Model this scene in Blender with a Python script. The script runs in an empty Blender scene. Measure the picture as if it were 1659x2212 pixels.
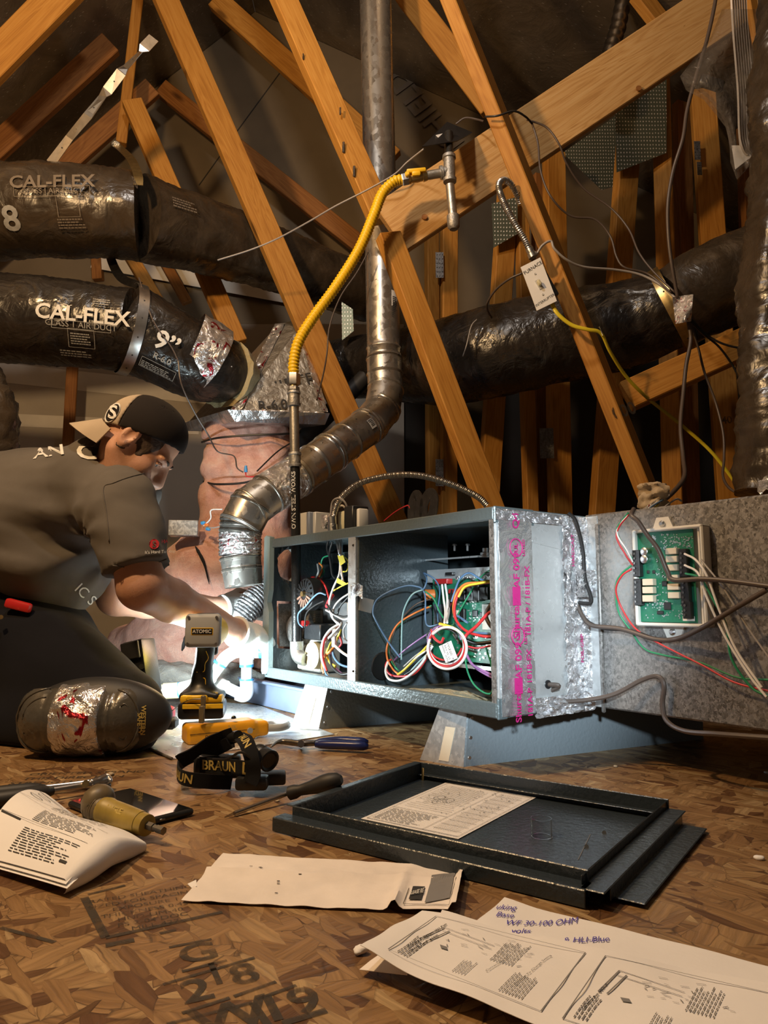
import bpy, bmesh, math, random
import numpy as np
from mathutils import Vector as V, Matrix, noise as mnoise

random.seed(7)
rng = np.random.RandomState(7)
SC = bpy.context.scene
COL = SC.collection

# ------------------------------------------------------------------ camera
F_PX, HORIZ, CAM_H = 1550.0, 1300.0, 0.30
PITCH = math.atan((HORIZ - 1106.0) / F_PX)
cd = bpy.data.cameras.new('camera')
cd.sensor_fit = 'VERTICAL'; cd.sensor_height = 36.0; cd.lens = F_PX / 2212.0 * 36.0
cd.clip_start = 0.02
cam = bpy.data.objects.new('camera', cd); COL.objects.link(cam)
cam.location = (0, 0, CAM_H); cam.rotation_euler = (math.pi / 2 + PITCH, 0, 0)
SC.camera = cam

# ------------------------------------------------------------------ world, lamps, exposure
w = bpy.data.worlds.new('attic_dark'); SC.world = w; w.use_nodes = True
w.node_tree.nodes['Background'].inputs[0].default_value = (1.0, 0.80, 0.62, 1)
w.node_tree.nodes['Background'].inputs[1].default_value = 0.035
SC.view_settings.view_transform = 'Standard'
SC.view_settings.look = 'None'
SC.view_settings.exposure = 0.0
SC.view_settings.gamma = 1.0
SC.view_settings.use_curve_mapping = False

def lamp(name, kind, loc, energy, color, size=0.05, target=None, **kw):
    d = bpy.data.lights.new(name, kind); d.energy = energy; d.color = color
    if kind == 'AREA': d.shape = 'DISK'; d.size = size
    else: d.shadow_soft_size = size
    for k, v in kw.items(): setattr(d, k, v)
    o = bpy.data.objects.new(name, d); COL.objects.link(o); o.location = loc
    if target is not None:
        o.rotation_euler = (V(target) - V(loc)).to_track_quat('-Z', 'Y').to_euler()
    return o
lamp('attic_bulb', 'POINT', (-0.95, 0.75, 1.70), 96, (1.0, 0.63, 0.30), 0.05)
lamp('second_bulb', 'POINT', (-0.42, 0.95, 2.25), 38, (1.0, 0.90, 0.81), 0.06)
lamp('work_light_beam', 'AREA', (-0.500, 1.69, 0.15), 9.5, (0.80, 0.96, 1.0), 0.09, target=(-0.15, 2.0, 0.30))
lamp('photographer_torch', 'SPOT', (0.08, -0.05, 0.52), 175, (0.80, 0.93, 1.0), 0.03, target=(0.26, 1.33, 0.26), spot_size=math.radians(25), spot_blend=0.9)

# ------------------------------------------------------------------ geometry helpers
_c, _s = math.cos(PITCH), math.sin(PITCH)
FWD, UPV, RGT, CAM = V((0, _c, _s)), V((0, -_s, _c)), V((1, 0, 0)), V((0, 0, CAM_H))
def ray(px, py): return FWD + RGT * ((px - 829.5) / F_PX) + UPV * ((1106.0 - py) / F_PX)
def q(px, py, Y):                     # point of the place seen at a pixel, at distance Y
    d = ray(px, py); return CAM + d * (Y / d.y)
def qz(px, py, z=0.0):                # ... lying on a horizontal plane
    d = ray(px, py); return CAM + d * ((z - CAM_H) / d.z)
def qp(px, py, p, n):                 # ... lying on any plane
    d = ray(px, py); p, n = V(p), V(n); return CAM + d * ((p - CAM).dot(n) / d.dot(n))

WM = {}                               # world matrix of every object
def place(o, M, parent):
    WM[o.name] = M.copy()
    if parent is not None:
        o.parent = parent
        o.matrix_basis = WM[parent.name].inverted() @ M
    else: o.matrix_basis = M
def tag(o, label=None, cat=None, group=None, kind=None):
    if label: o['label'] = label
    if cat: o['category'] = cat
    if group: o['group'] = group
    if kind: o['kind'] = kind
    return o
def thing(name, label, cat, loc=(0, 0, 0), group=None):
    o = bpy.data.objects.new(name, None); COL.objects.link(o); o.empty_display_size = 0.05
    place(o, Matrix.Translation(V(loc)), None)
    return tag(o, label, cat, group)
I4 = Matrix.Identity(4)
def ob(name, vf, mat, parent=None, M=None, smooth=40, label=None, cat=None, group=None, kind=None, world=True):
    """one mesh object. vf=(verts, faces); world=True: verts are world coords, re-based on origin of M or of the parent"""
    verts, faces = vf
    me = bpy.data.meshes.new(name)
    verts = np.asarray([tuple(v) for v in verts], dtype=float) if not isinstance(verts, np.ndarray) else verts
    if M is None:
        base = WM[parent.name].translation if parent is not None else V(tuple((verts.min(0) + verts.max(0)) / 2 * np.array([1, 1, 0]) + np.array([0, 0, verts[:, 2].min()])))
        M = Matrix.Translation(base)
        if world: verts = verts - np.array(base)
    me.from_pydata(verts.tolist(), [], [tuple(int(i) for i in f) for f in faces])
    me.validate(); me.update()
    if mat is not None: me.materials.append(mat if not isinstance(mat, str) else MT[mat])
    if smooth:
        me.shade_smooth()
        if smooth < 180: me.set_sharp_from_angle(angle=math.radians(smooth))
    o = bpy.data.objects.new(name, me); COL.objects.link(o)
    place(o, M, parent)
    return tag(o, label, cat, group, kind)
def fix_normals(vf):
    bm = bmesh.new(); vs = [bm.verts.new(tuple(v)) for v in vf[0]]
    for f in vf[1]:
        try: bm.faces.new([vs[i] for i in f])
        except ValueError: pass
    bmesh.ops.recalc_face_normals(bm, faces=bm.faces)
    bm.verts.index_update()
    r = ([v.co.copy() for v in bm.verts], [[v.index for v in f.verts] for f in bm.faces]); bm.free(); return r
def join(*parts):
    vs, fs = [], []
    for v, f in parts:
        n = len(vs); vs += [V(tuple(p)) for p in v]; fs += [[i + n for i in g] for g in f]
    return vs, fs
def xf(vf, M): return [M @ V(tuple(p)) for p in vf[0]], vf[1]
_boxcache = {}
def box(sx, sy, sz, bev=0.0, seg=1):
    k = (round(sx, 5), round(sy, 5), round(sz, 5), bev, seg)
    if k in _boxcache: return _boxcache[k]
    bm = bmesh.new(); bmesh.ops.create_cube(bm, size=1.0)
    bmesh.ops.scale(bm, vec=(sx, sy, sz), verts=bm.verts)
    if bev: bmesh.ops.bevel(bm, geom=list(bm.edges), offset=min(bev, .49 * min(sx, sy, sz)), segments=seg, affect='EDGES', profile=.5)
    bm.verts.index_update()
    r = ([v.co.copy() for v in bm.verts], [[v.index for v in f.verts] for f in bm.faces]); bm.free()
    _boxcache[k] = r; return r
def frame(x, z):                      # rotation matrix from an x axis and an approximate z axis
    x = V(x).normalized(); z = V(z); z = (z - x * z.dot(x)).normalized(); y = z.cross(x)
    return Matrix((x, y, z)).transposed().to_4x4()
def at(p, R=None): return Matrix.Translation(V(p)) @ (R if R is not None else I4)
def boxat(c, size, x=(1, 0, 0), z=(0, 0, 1), bev=0.0, seg=1): return xf(box(*size, bev, seg), at(c, frame(x, z)))
def hexa(b4, t4):                     # box from four bottom and four top points
    return fix_normals(([V(p) for p in b4] + [V(p) for p in t4],
            [[3, 2, 1, 0], [4, 5, 6, 7], [0, 1, 5, 4], [1, 2, 6, 5], [2, 3, 7, 6], [3, 0, 4, 7]]))
def slab(poly, n, th):                # extrude a polygon along -n by th
    n = V(n).normalized(); k = len(poly); a = [V(p) for p in poly]; b = [p - n * th for p in a]
    return fix_normals((a + b, [list(range(k)), list(range(2 * k - 1, k - 1, -1))] + [[i, (i + 1) % k, k + (i + 1) % k, k + i] for i in range(k)]))
def spline(pts, per=8):
    P = [V(p) for p in pts]
    if len(P) < 3: return P
    Q = [P[0] * 2 - P[1]] + P + [P[-1] * 2 - P[-2]]; out = []
    for i in range(1, len(Q) - 2):
        a, b, c, d = Q[i - 1:i + 3]
        for k in range(per):
            t = k / per
            out.append(.5 * ((2 * b) + (c - a) * t + (2 * a - 5 * b + 4 * c - d) * t * t + (3 * b - a - 3 * c + d) * t ** 3))
    return out + [P[-1]]
def resample(P, n):
    L = [0.0]
    for a, b in zip(P, P[1:]): L.append(L[-1] + (b - a).length)
    out = []; j = 0
    for i in range(n):
        s = L[-1] * i / (n - 1)
        while j < len(P) - 2 and L[j + 1] < s: j += 1
        d = L[j + 1] - L[j]; out.append(P[j].lerp(P[j + 1], 0 if d < 1e-9 else (s - L[j]) / d))
    return out
def tube(P, r, n=8, cap=True, disp=None, flat=1.0, start=None):
    """sweep a circle; r number or per-point list; disp(i, a) adds to the radius"""
    P = [V(p) for p in P]; m = len(P); R = r if isinstance(r, (list, tuple, np.ndarray)) else [r] * m
    T = [(P[min(i + 1, m - 1)] - P[max(i - 1, 0)]).normalized() for i in range(m)]
    u = V(start) if start is not None else (V((0, 0, 1)) if abs(T[0].z) < .9 else V((1, 0, 0)))
    vs, fs = [], []
    for i in range(m):
        u = (u - T[i] * u.dot(T[i])).normalized(); v = T[i].cross(u)
        for k in range(n):
            a = 2 * math.pi * k / n; rr = R[i] + (disp(i, a) if disp else 0)
            vs.append(P[i] + (u * math.cos(a) + v * math.sin(a) * flat) * rr)
    for i in range(m - 1):
        for k in range(n):
            fs.append([i * n + k, i * n + (k + 1) % n, (i + 1) * n + (k + 1) % n, (i + 1) * n + k])
    if cap: fs += [list(range(n - 1, -1, -1)), list(range((m - 1) * n, m * n))]
    return vs, fs
def lathe(p0, p1, prof, n=20, caps=True):
    """prof: (distance along p0->p1, radius)"""
    p0, p1 = V(p0), V(p1); d = (p1 - p0).normalized()
    u = (V((0, 0, 1)) if abs(d.z) < .9 else V((1, 0, 0))); u = (u - d * u.dot(d)).normalized(); v = d.cross(u)
    vs, fs = [], []
    for s, r in prof:
        for k in range(n):
            a = 2 * math.pi * k / n; vs.append(p0 + d * s + (u * math.cos(a) + v * math.sin(a)) * r)
    m = len(prof)
    for i in range(m - 1):
        for k in range(n): fs.append([i * n + k, i * n + (k + 1) % n, (i + 1) * n + (k + 1) % n, (i + 1) * n + k])
    if caps: fs += [list(range(n - 1, -1, -1)), list(range((m - 1) * n, m * n))]
    return vs, fs
def cyl(p0, p1, r, n=16, r2=None):
    L = (V(p1) - V(p0)).length; return lathe(p0, p1, [(0, r), (L, r if r2 is None else r2)], n)
def sheet(S, nu, nv, th=0.0):
    """grid surface S(u, v) -> point; th>0 gives it thickness below"""
    vs = [V(S(i / nu, j / nv)) for j in range(nv + 1) for i in range(nu + 1)]; W = nu + 1
    fs = [[j * W + i, j * W + i + 1, (j + 1) * W + i + 1, (j + 1) * W + i] for j in range(nv) for i in range(nu)]
    if th:
        N = [V((0, 0, 0)) for _ in vs]
        for f in fs:
            nn = (vs[f[1]] - vs[f[0]]).cross(vs[f[3]] - vs[f[0]])
            for i in f: N[i] += nn
        k = len(vs); vs = vs + [p - (n.normalized() if n.length > 0 else V((0, 0, 1))) * th for p, n in zip(vs, N)]
        low = [[i + k for i in reversed(f)] for f in fs]
        rim = [i for i in range(W)] + [j * W + nu for j in range(1, nv + 1)] + [nv * W + i for i in range(nu - 1, -1, -1)] + [j * W for j in range(nv - 1, 0, -1)]
        side = [[rim[(i + 1) % len(rim)], rim[i], rim[i] + k, rim[(i + 1) % len(rim)] + k] for i in range(len(rim))]
        fs = fs + low + side
    return vs, fs
_tx = {}
def text2d(s, size=1.0, align='LEFT', bold=False):
    k = (s, align, bold)
    if k not in _tx:
        c = bpy.data.curves.new('print', 'FONT'); c.body = s; c.size = 1.0; c.align_x = align; c.align_y = 'CENTER'; c.resolution_u = 3
        if bold: c.offset = 0.022
        o = bpy.data.objects.new('print', c); me = o.to_mesh()
        _tx[k] = ([v.co.copy() for v in me.vertices], [list(p.vertices) for p in me.polygons])
        o.to_mesh_clear(); bpy.data.objects.remove(o); bpy.data.curves.remove(c)
    v, f = _tx[k]; return [p * size for p in v], f
def print_on(s, org, right, up, size, align='CENTER', bold=False, off=.0008, sx=1.0):
    """lettering lying on a plane"""
    r, u = V(right).normalized(), V(up); u = (u - r * u.dot(r)).normalized(); n = r.cross(u)
    v, f = text2d(s, size, align, bold); return [V(org) + r * p.x * sx + u * p.y + n * off for p in v], f
def print_round(s, org, axis, out, r, size, align='CENTER', bold=False):
    """lettering wrapped round a cylinder"""
    d = V(axis).normalized(); o = V(out); o = (o - d * o.dot(d)).normalized(); u = o.cross(d)
    v, f = text2d(s, size, align, bold)
    return [V(org) + d * p.x + (o * math.cos(p.y / r) + u * math.sin(p.y / r)) * r for p in v], f
def dashes(S, lines, off=.0008):
    """rows of word-sized ink strokes on a surface S(u, v): lines of (u0, v0, u1, v1, thickness)"""
    vs, fs = [], []
    for (u0, v0, u1, v1, th) in lines:
        k = len(vs); du, dv = u1 - u0, v1 - v0; L = math.hypot(du, dv); nu, nv = -dv / L * th / 2, du / L * th / 2
        for a, b in ((u0 - nu, v0 - nv), (u1 - nu, v1 - nv), (u1 + nu, v1 + nv), (u0 + nu, v0 + nv)):
            p = V(S(a, b)); e = 1e-3
            n = (V(S(a + e, b)) - p).cross(V(S(a, b + e)) - p)
            n = n.normalized() if n.length > 0 else V((0, 0, 1))
            vs.append(p + n * off)
        fs.append([k, k + 1, k + 2, k + 3])
    return vs, fs
def para(u0, v0, u1, n, dv, th, seed=0, ragged=.25, dirn='u'):
    r = random.Random(seed); out = []
    for i in range(n):
        v = v0 + i * dv; u = u0; end = u0 + (u1 - u0) * (1 - r.random() * ragged)
        while u < end:
            wl = (u1 - u0) * r.uniform(.05, .16); e = min(u + wl, end)
            out.append((u, v, e, v, th) if dirn == 'u' else (v, u, v, e, th)); u = e + (u1 - u0) * .025
    return out

# signed-distance modelling (bodies, cloth, lumps) meshed with surface nets
def sd_cone(P, a, b, ra, rb):
    a, b = np.array(a), np.array(b); d = b - a; t = np.clip(((P - a) @ d) / (d @ d), 0, 1)
    return np.linalg.norm(P - a - t[:, None] * d, axis=1) - (ra + (rb - ra) * t)
def sd_ell(P, c, r, R=None):
    Q = P - np.array(c)
    if R is not None: Q = Q @ np.array(R)          # columns of R are the ellipsoid axes
    r = np.array(r, dtype=float); k0 = np.linalg.norm(Q / r, axis=1); k1 = np.linalg.norm(Q / (r * r), axis=1)
    return k0 * (k0 - 1) / np.maximum(k1, 1e-9)
def sd_box(P, c, h, rad=0.0, R=None):
    Q = P - np.array(c)
    if R is not None: Q = Q @ np.array(R)
    d = np.abs(Q) - (np.array(h) - rad); return np.linalg.norm(np.maximum(d, 0), axis=1) + np.minimum(d.max(1), 0) - rad
def smin(a, b, k):
    h = np.clip(.5 + .5 * (b - a) / k, 0, 1); return b * (1 - h) + a * h - k * h * (1 - h)
def smax(a, b, k): return -smin(-a, -b, k)
def sdf_mesh(f, lo, hi, h, relax=0):
    lo, hi = np.array(lo, float), np.array(hi, float); n = np.ceil((hi - lo) / h).astype(int) + 1
    ax = [lo[i] + h * np.arange(n[i]) for i in range(3)]
    K = 8; nb = [-(-int(m) // K) for m in n]; D = np.empty(n)                # coarse blocks first, fine only near the surface
    bi = np.stack(np.meshgrid(*[np.arange(m) for m in nb], indexing='ij'), -1).reshape(-1, 3)
    cv = f(lo + (bi * K + (K - 1) / 2) * h); near = np.abs(cv) < K * h * 1.3
    for b_, v_ in zip(bi[~near], cv[~near]): D[tuple(slice(x * K, x * K + K) for x in b_)] = v_
    nbk = bi[near]; loc = np.stack(np.meshgrid(*[np.arange(K)] * 3, indexing='ij'), -1).reshape(-1, 3)
    for c0_ in range(0, len(nbk), 400):
        idx_ = (nbk[c0_:c0_ + 400, None, :] * K + loc[None]).reshape(-1, 3); idx_ = idx_[(idx_ < n).all(1)]
        D[idx_[:, 0], idx_[:, 1], idx_[:, 2]] = f(lo + idx_ * h)
    S = D < 0; idx = -np.ones(n - 1, int); c = n - 1
    acc = np.zeros(tuple(c) + (3,)); cnt = np.zeros(c)
    offs = [(0, 0, 0), (1, 0, 0), (0, 1, 0), (0, 0, 1), (1, 1, 0), (1, 0, 1), (0, 1, 1), (1, 1, 1)]
    sl = lambda o: tuple(slice(o[i], o[i] + c[i]) for i in range(3))
    for a in offs:
        for k in range(3):
            if a[k]: continue
            b = list(a); b[k] = 1
            da, db = D[sl(a)], D[sl(b)]; m = (da < 0) != (db < 0)
            t = np.where(m, da / np.where(m, da - db, 1), 0)
            p = np.zeros(tuple(c) + (3,)); p[...] = a; p[..., k] += t
            acc[m] += p[m]; cnt[m] += 1
    act = cnt > 0; idx[act] = np.arange(act.sum())
    I = np.argwhere(act); vs = lo + (I + acc[act] / cnt[act][:, None]) * h; fs = []
    for k in range(3):
        a, b = (k + 1) % 3, (k + 2) % 3
        s0 = [slice(None)] * 3; s1 = [slice(None)] * 3; s0[k] = slice(0, n[k] - 1); s1[k] = slice(1, n[k])
        E = S[tuple(s0)] != S[tuple(s1)]; J = np.argwhere(E)
        J = J[(J[:, a] > 0) & (J[:, b] > 0) & (J[:, a] < n[a] - 1) & (J[:, b] < n[b] - 1)]
        if not len(J): continue
        def cell(da, db):
            K = J.copy(); K[:, a] -= da; K[:, b] -= db; return idx[K[:, 0], K[:, 1], K[:, 2]]
        Q = np.stack([cell(1, 1), cell(0, 1), cell(0, 0), cell(1, 0)], 1)
        inside = S[J[:, 0], J[:, 1], J[:, 2]]; Q[~inside] = Q[~inside][:, ::-1]; fs.append(Q)
    fs = np.concatenate(fs)
    for _ in range(relax):
        A = np.zeros_like(vs); Nn = np.zeros(len(vs))
        for i in range(4):
            x, y = fs[:, i], fs[:, (i + 1) % 4]
            np.add.at(A, x, vs[y]); np.add.at(A, y, vs[x]); np.add.at(Nn, x, 1); np.add.at(Nn, y, 1)
        vs = vs * .5 + .5 * A / np.maximum(Nn, 1)[:, None]
    return vs, fs
def fbm(P, s, seed=0.0, oct=3):
    out = np.zeros(len(P)); amp = 1.0
    for o in range(oct):
        Q = P * s * 2 ** o + seed * 7.31 + o * 3.7
        out += amp * (np.sin(Q[:, 0] * 1.7 + 1.3 * np.sin(Q[:, 1] * 1.1 + .7 * Q[:, 2])) * np.sin(Q[:, 1] * 1.9 + 1.2 * np.sin(Q[:, 2] * 1.3)) + np.sin(Q[:, 2] * 2.1 + 1.4 * np.sin(Q[:, 0] * 1.2 + Q[:, 1]))) * .5
        amp *= .5
    return out
# ------------------------------------------------------------------ materials
MT = {}
class NT:
    def __init__(s, name):
        s.m = bpy.data.materials.new(name); s.m.use_nodes = True; s.t = s.m.node_tree; s.b = s.t.nodes['Principled BSDF']; MT[name] = s.m
    def n(s, typ, ins=None, **kw):
        x = s.t.nodes.new(typ)
        for k, v in kw.items(): setattr(x, k, v)
        for k, v in (ins or {}).items(): s.set(x, k, v)
        return x
    def set(s, x, k, v):
        i = x.inputs[k]
        if isinstance(v, bpy.types.NodeSocket): s.t.links.new(v, i)
        elif isinstance(v, bpy.types.Node): s.t.links.new(v.outputs[0], i)
        else: i.default_value = (*v, 1) if isinstance(v, (tuple, list)) and len(v) == 3 and i.type == 'RGBA' else v
    def obj(s, scale=(1, 1, 1), rot=(0, 0, 0), loc=(0, 0, 0), src='Object'):
        tc = s.n('ShaderNodeTexCoord'); return s.n('ShaderNodeMapping', {'Vector': tc.outputs[src], 'Scale': scale, 'Rotation': rot, 'Location': loc}).outputs[0]
    def noise(s, vec, scale, detail=4, rough=.55, dist=0.0): return s.n('ShaderNodeTexNoise', {'Vector': vec, 'Scale': scale, 'Detail': detail, 'Roughness': rough, 'Distortion': dist})
    def ramp(s, fac, stops, interp='LINEAR'):
        r = s.n('ShaderNodeValToRGB', {'Fac': fac}); r.color_ramp.interpolation = interp
        e = r.color_ramp.elements
        while len(e) < len(stops): e.new(0.5)
        for el, (p, c) in zip(e, stops): el.position = p; el.color = (*c, 1) if len(c) == 3 else c
        return r.outputs[0]
    def mix(s, f, a, b, mode='MIX'):
        x = s.n('ShaderNodeMix', data_type='RGBA', blend_type=mode); s.set(x, 0, f); s.set(x, 6, a); s.set(x, 7, b); return x.outputs[2]
    def math(s, op, a, b=0.0, c=0.0):
        x = s.n('ShaderNodeMath', operation=op); s.set(x, 0, a); s.set(x, 1, b); s.set(x, 2, c); return x.outputs[0]
    def bump(s, h, strength=.3, dist=.01, normal=None):
        x = s.n('ShaderNodeBump', {'Height': h, 'Strength': strength, 'Distance': dist})
        if normal is not None: s.set(x, 'Normal', normal)
        s.set(s.b, 'Normal', x.outputs[0]); return x.outputs[0]
    def out(s, **kw):
        for k, v in kw.items(): s.set(s.b, {'col': 'Base Color', 'rough': 'Roughness', 'metal': 'Metallic', 'spec': 'Specular IOR Level', 'trans': 'Transmission Weight', 'ior': 'IOR', 'emc': 'Emission Color', 'ems': 'Emission Strength', 'coat': 'Coat Weight', 'sheen': 'Sheen Weight', 'sss': 'Subsurface Weight', 'alpha': 'Alpha'}[k], v)
        return s.m
def sc(c, k): return tuple(min(1, x * k) for x in c)
def mat(name, col, rough=.5, metal=0.0, var=.12, vs=12, bump=0.0, bs=60, **kw):
    t = NT(name); v = t.obj()
    if var:
        nz = t.noise(v, vs, 5); c = t.ramp(nz.outputs[0], [(.3, sc(col, 1 - var)), (.7, sc(col, 1 + var))])
        t.out(col=c)
    else: t.out(col=col)
    t.out(rough=rough, metal=metal, **kw)
    if bump: t.bump(t.noise(v, bs, 6).outputs[0], bump, .01)
    return t.m
def wood(name, a, b, c, scale=1.0):
    t = NT(name); tc = t.n('ShaderNodeTexCoord'); oi = t.n('ShaderNodeObjectInfo')
    off = t.n('ShaderNodeVectorMath', {0: tc.outputs['Object'], 1: t.n('ShaderNodeCombineXYZ', {'X': t.math('MULTIPLY', oi.outputs['Random'], 37.0), 'Y': t.math('MULTIPLY', oi.outputs['Random'], 11.0), 'Z': oi.outputs['Random']}).outputs[0]}, operation='ADD').outputs[0]
    st = t.n('ShaderNodeMapping', {'Vector': off, 'Scale': (1.1 * scale, 9 * scale, 9 * scale)}).outputs[0]
    warp = t.noise(st, 1.3, 3, .5, .6)
    g = t.math('SINE', t.math('MULTIPLY', warp.outputs[0], 75.0))
    fine = t.noise(t.n('ShaderNodeMapping', {'Vector': off, 'Scale': (6, 220, 220)}).outputs[0], 1.0, 3)
    f = t.math('MULTIPLY_ADD', g, .12, t.math('MULTIPLY', fine.outputs[0], .95))
    col = t.ramp(f, [(.12, a), (.45, b), (.8, c)])
    big = t.noise(off, 3.5, 3); col = t.mix(t.math('MULTIPLY', big.outputs[0], .5), col, t.mix(1.0, col, (.62, .5, .42), 'MULTIPLY'))
    # knots
    vo = t.n('ShaderNodeTexVoronoi', {'Vector': t.n('ShaderNodeMapping', {'Vector': off, 'Scale': (2.2, 7, 7)}).outputs[0], 'Scale': 1.0})
    k = t.ramp(vo.outputs['Distance'], [(.05, (1, 1, 1)), (.13, (0, 0, 0))]); col = t.mix(k, col, sc(a, .45))
    tone = t.ramp(oi.outputs['Random'], [(0, (.78, .76, .74)), (1, (1.0, 1.0, 1.0))]); col = t.mix(1.0, col, tone, 'MULTIPLY')
    t.out(col=col, rough=.62, spec=.25); t.bump(f, .12, .004); return t.m
wood('wood_old', (.40, .175, .030), (.55, .265, .050), (.63, .33, .075))
wood('wood_new', (.50, .27, .09), (.72, .45, .18), (.80, .55, .26))
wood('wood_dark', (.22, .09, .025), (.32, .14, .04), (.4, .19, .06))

def osb():
    t = NT('osb'); v0 = t.obj()
    stops = [(.12, (.075, .040, .018)), (.32, (.17, .092, .040)), (.5, (.285, .168, .074)), (.72, (.39, .25, .118)), (.95, (.54, .39, .22))]
    wpn = t.noise(v0, 16, 3); v = t.n('ShaderNodeVectorMath', {0: v0, 1: t.n('ShaderNodeVectorMath', {0: wpn.outputs[1], 'Scale': .014}, operation='SCALE').outputs[0]}, operation='ADD').outputs[0]
    val = None; gr = None; ed = None
    for k, (ang, sx, sy, th) in enumerate(((.3, 13, 34, 0), (1.25, 14, 38, .45), (-.55, 15, 42, .5), (2.2, 17, 50, .55), (.85, 20, 80, .62))):
        vr = t.n('ShaderNodeVectorRotate', {'Vector': v, 'Angle': ang}, rotation_type='Z_AXIS').outputs[0]
        st = t.n('ShaderNodeMapping', {'Vector': vr, 'Location': (k * 3.3, k * 1.7, 0), 'Scale': (sx, sy, 0)}).outputs[0]
        fl_ = t.n('ShaderNodeTexVoronoi', {'Vector': st, 'Scale': 1.0}, feature='F1')
        de = t.n('ShaderNodeTexVoronoi', {'Vector': st, 'Scale': 1.0}, feature='DISTANCE_TO_EDGE').outputs['Distance']
        c = t.n('ShaderNodeSeparateColor', {0: fl_.outputs['Color']})
        g = t.noise(t.n('ShaderNodeMapping', {'Vector': vr, 'Scale': (10, 190, 1)}).outputs[0], 1.0, 4).outputs[0]
        if val is None: val, gr, ed = c.outputs[0], g, de
        else:
            sel = t.math('GREATER_THAN', c.outputs[1], th)
            mx = lambda a, b: t.n('ShaderNodeMix', {0: sel, 2: a, 3: b}).outputs[0]
            val, gr, ed = mx(val, c.outputs[0]), mx(gr, g), mx(ed, de)
    col = t.ramp(val, [(0, (.13, .062, .027)), (.13, (.165, .085, .036)), (.2, (.27, .155, .066)), (.6, (.325, .195, .088)), (.88, (.38, .245, .115)), (1, (.48, .34, .18))])
    col = t.mix(1.0, col, t.ramp(gr, [(.3, (.62, .60, .58)), (.7, (1.15, 1.15, 1.15))]), 'MULTIPLY')
    ln = t.ramp(ed, [(.0, (.8, .8, .8)), (.035, (0, 0, 0))]); col = t.mix(t.math('MULTIPLY', ln, t.ramp(t.noise(v0, 14, 2).outputs[0], [(.42, (0, 0, 0)), (.58, (1, 1, 1))])), col, (.045, .022, .010))
    dirt = t.noise(v0, 2.6, 5, .6); col = t.mix(t.ramp(dirt.outputs[0], [(.42, (0, 0, 0)), (.72, (.8, .8, .8))]), col, t.mix(1.0, col, (.58, .52, .46), 'MULTIPLY'))
    sp = t.noise(v0, 45, 4, .7); col = t.mix(t.ramp(sp.outputs[0], [(.62, (0, 0, 0)), (.75, (.5, .5, .5))]), col, (.12, .06, .03))
    t.out(col=col, rough=t.math('MULTIPLY_ADD', gr, .3, .30), spec=.38)
    t.bump(t.math('ADD', t.math('MULTIPLY', val, .6), t.math('MULTIPLY', gr, .8)), .45, .003)
osb()
def foil_mat(name, col, rough=.22, scale=14, strength=.7, metal=.8, red=None, dist=.02, stretch=(1, 1, 1)):
    t = NT(name); v = t.obj(stretch)
    wv = t.noise(v, scale, 5, .6, 1.5)
    vo = t.n('ShaderNodeTexVoronoi', {'Vector': v, 'Scale': scale * 2.2}, feature='SMOOTH_F1')
    h = t.math('ADD', wv.outputs[0], t.math('MULTIPLY', vo.outputs[0], .4))
    c = t.ramp(wv.outputs[0], [(.3, sc(col, .8)), (.7, col)])
    if red is not None:
        rn = t.noise(v, scale * .9, 2, .5, 2.5); c = t.mix(t.ramp(rn.outputs[0], [(.60, (0, 0, 0)), (.64, (1, 1, 1))]), c, red)
    t.out(col=c, rough=rough, metal=metal); t.bump(h, strength, dist); return t.m
foil_mat('foil_tape', (.82, .83, .85), .24, 12, .4, .85)
foil_mat('foil_tape_red', (.80, .78, .78), .2, 16, .8, red=(.32, .02, .03))
foil_mat('foil_tape_small', (.80, .78, .78), .22, 55, .6, red=(.42, .02, .03))
foil_mat('foil_crumple', (.82, .82, .84), .14, 30, 1.0)
foil_mat('foil_board', (.40, .37, .32), .42, 22, .35)
def galv(name, a, b, scale, rough=.42, metal=.62):
    t = NT(name); v = t.obj((1, 1, .8))
    vo = t.n('ShaderNodeTexVoronoi', {'Vector': t.n('ShaderNodeVectorMath', {0: v, 1: t.n('ShaderNodeVectorMath', {0: t.noise(v, scale * 1.2, 3).outputs[1], 'Scale': .012}, operation='SCALE').outputs[0]}, operation='ADD').outputs[0], 'Scale': scale})
    r = t.n('ShaderNodeSeparateColor', {0: vo.outputs['Color']}).outputs[0]
    nz = t.noise(v, 4, 5); f = t.math('MULTIPLY_ADD', r, .45, t.math('MULTIPLY', nz.outputs[0], .6))
    t.out(col=t.ramp(f, [(.2, a), (.8, b)]), metal=metal, rough=t.math('MULTIPLY_ADD', r, .22, rough - .1)); t.bump(r, .04, .002); return t.m
galv('galvanised', (.11, .105, .10), (.36, .35, .34), 260, .46)
galv('galvanised_clean', (.58, .60, .61), (.64, .66, .67), 160, .36)
galv('flue_metal', (.45, .43, .40), (.475, .455, .42), 60, .32, .85)
def black_duct(name, base, wr=1.0):
    t = NT(name); v = t.obj((1, 1, 1)); v2 = t.obj((9, 30, 9))
    a = t.noise(v, 7, 4, .5, 1.6); b = t.noise(v, 22, 3, .5, 1.5)
    h = t.math('ADD', t.math('MULTIPLY', a.outputs[0], 1.0), t.math('MULTIPLY', b.outputs[0], .22))
    t.out(col=t.ramp(a.outputs[0], [(.3, sc(base, .7)), (.75, sc(base, 1.6))]), rough=t.ramp(b.outputs[0], [(.3, (.2, .2, .2)), (.7, (.42, .42, .42))]), spec=.6)
    t.bump(h, .42 * wr, .03)
black_duct('duct_plastic', (.017, .014, .012))
black_duct('duct_dusty', (.036, .026, .017), .7)
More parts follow.
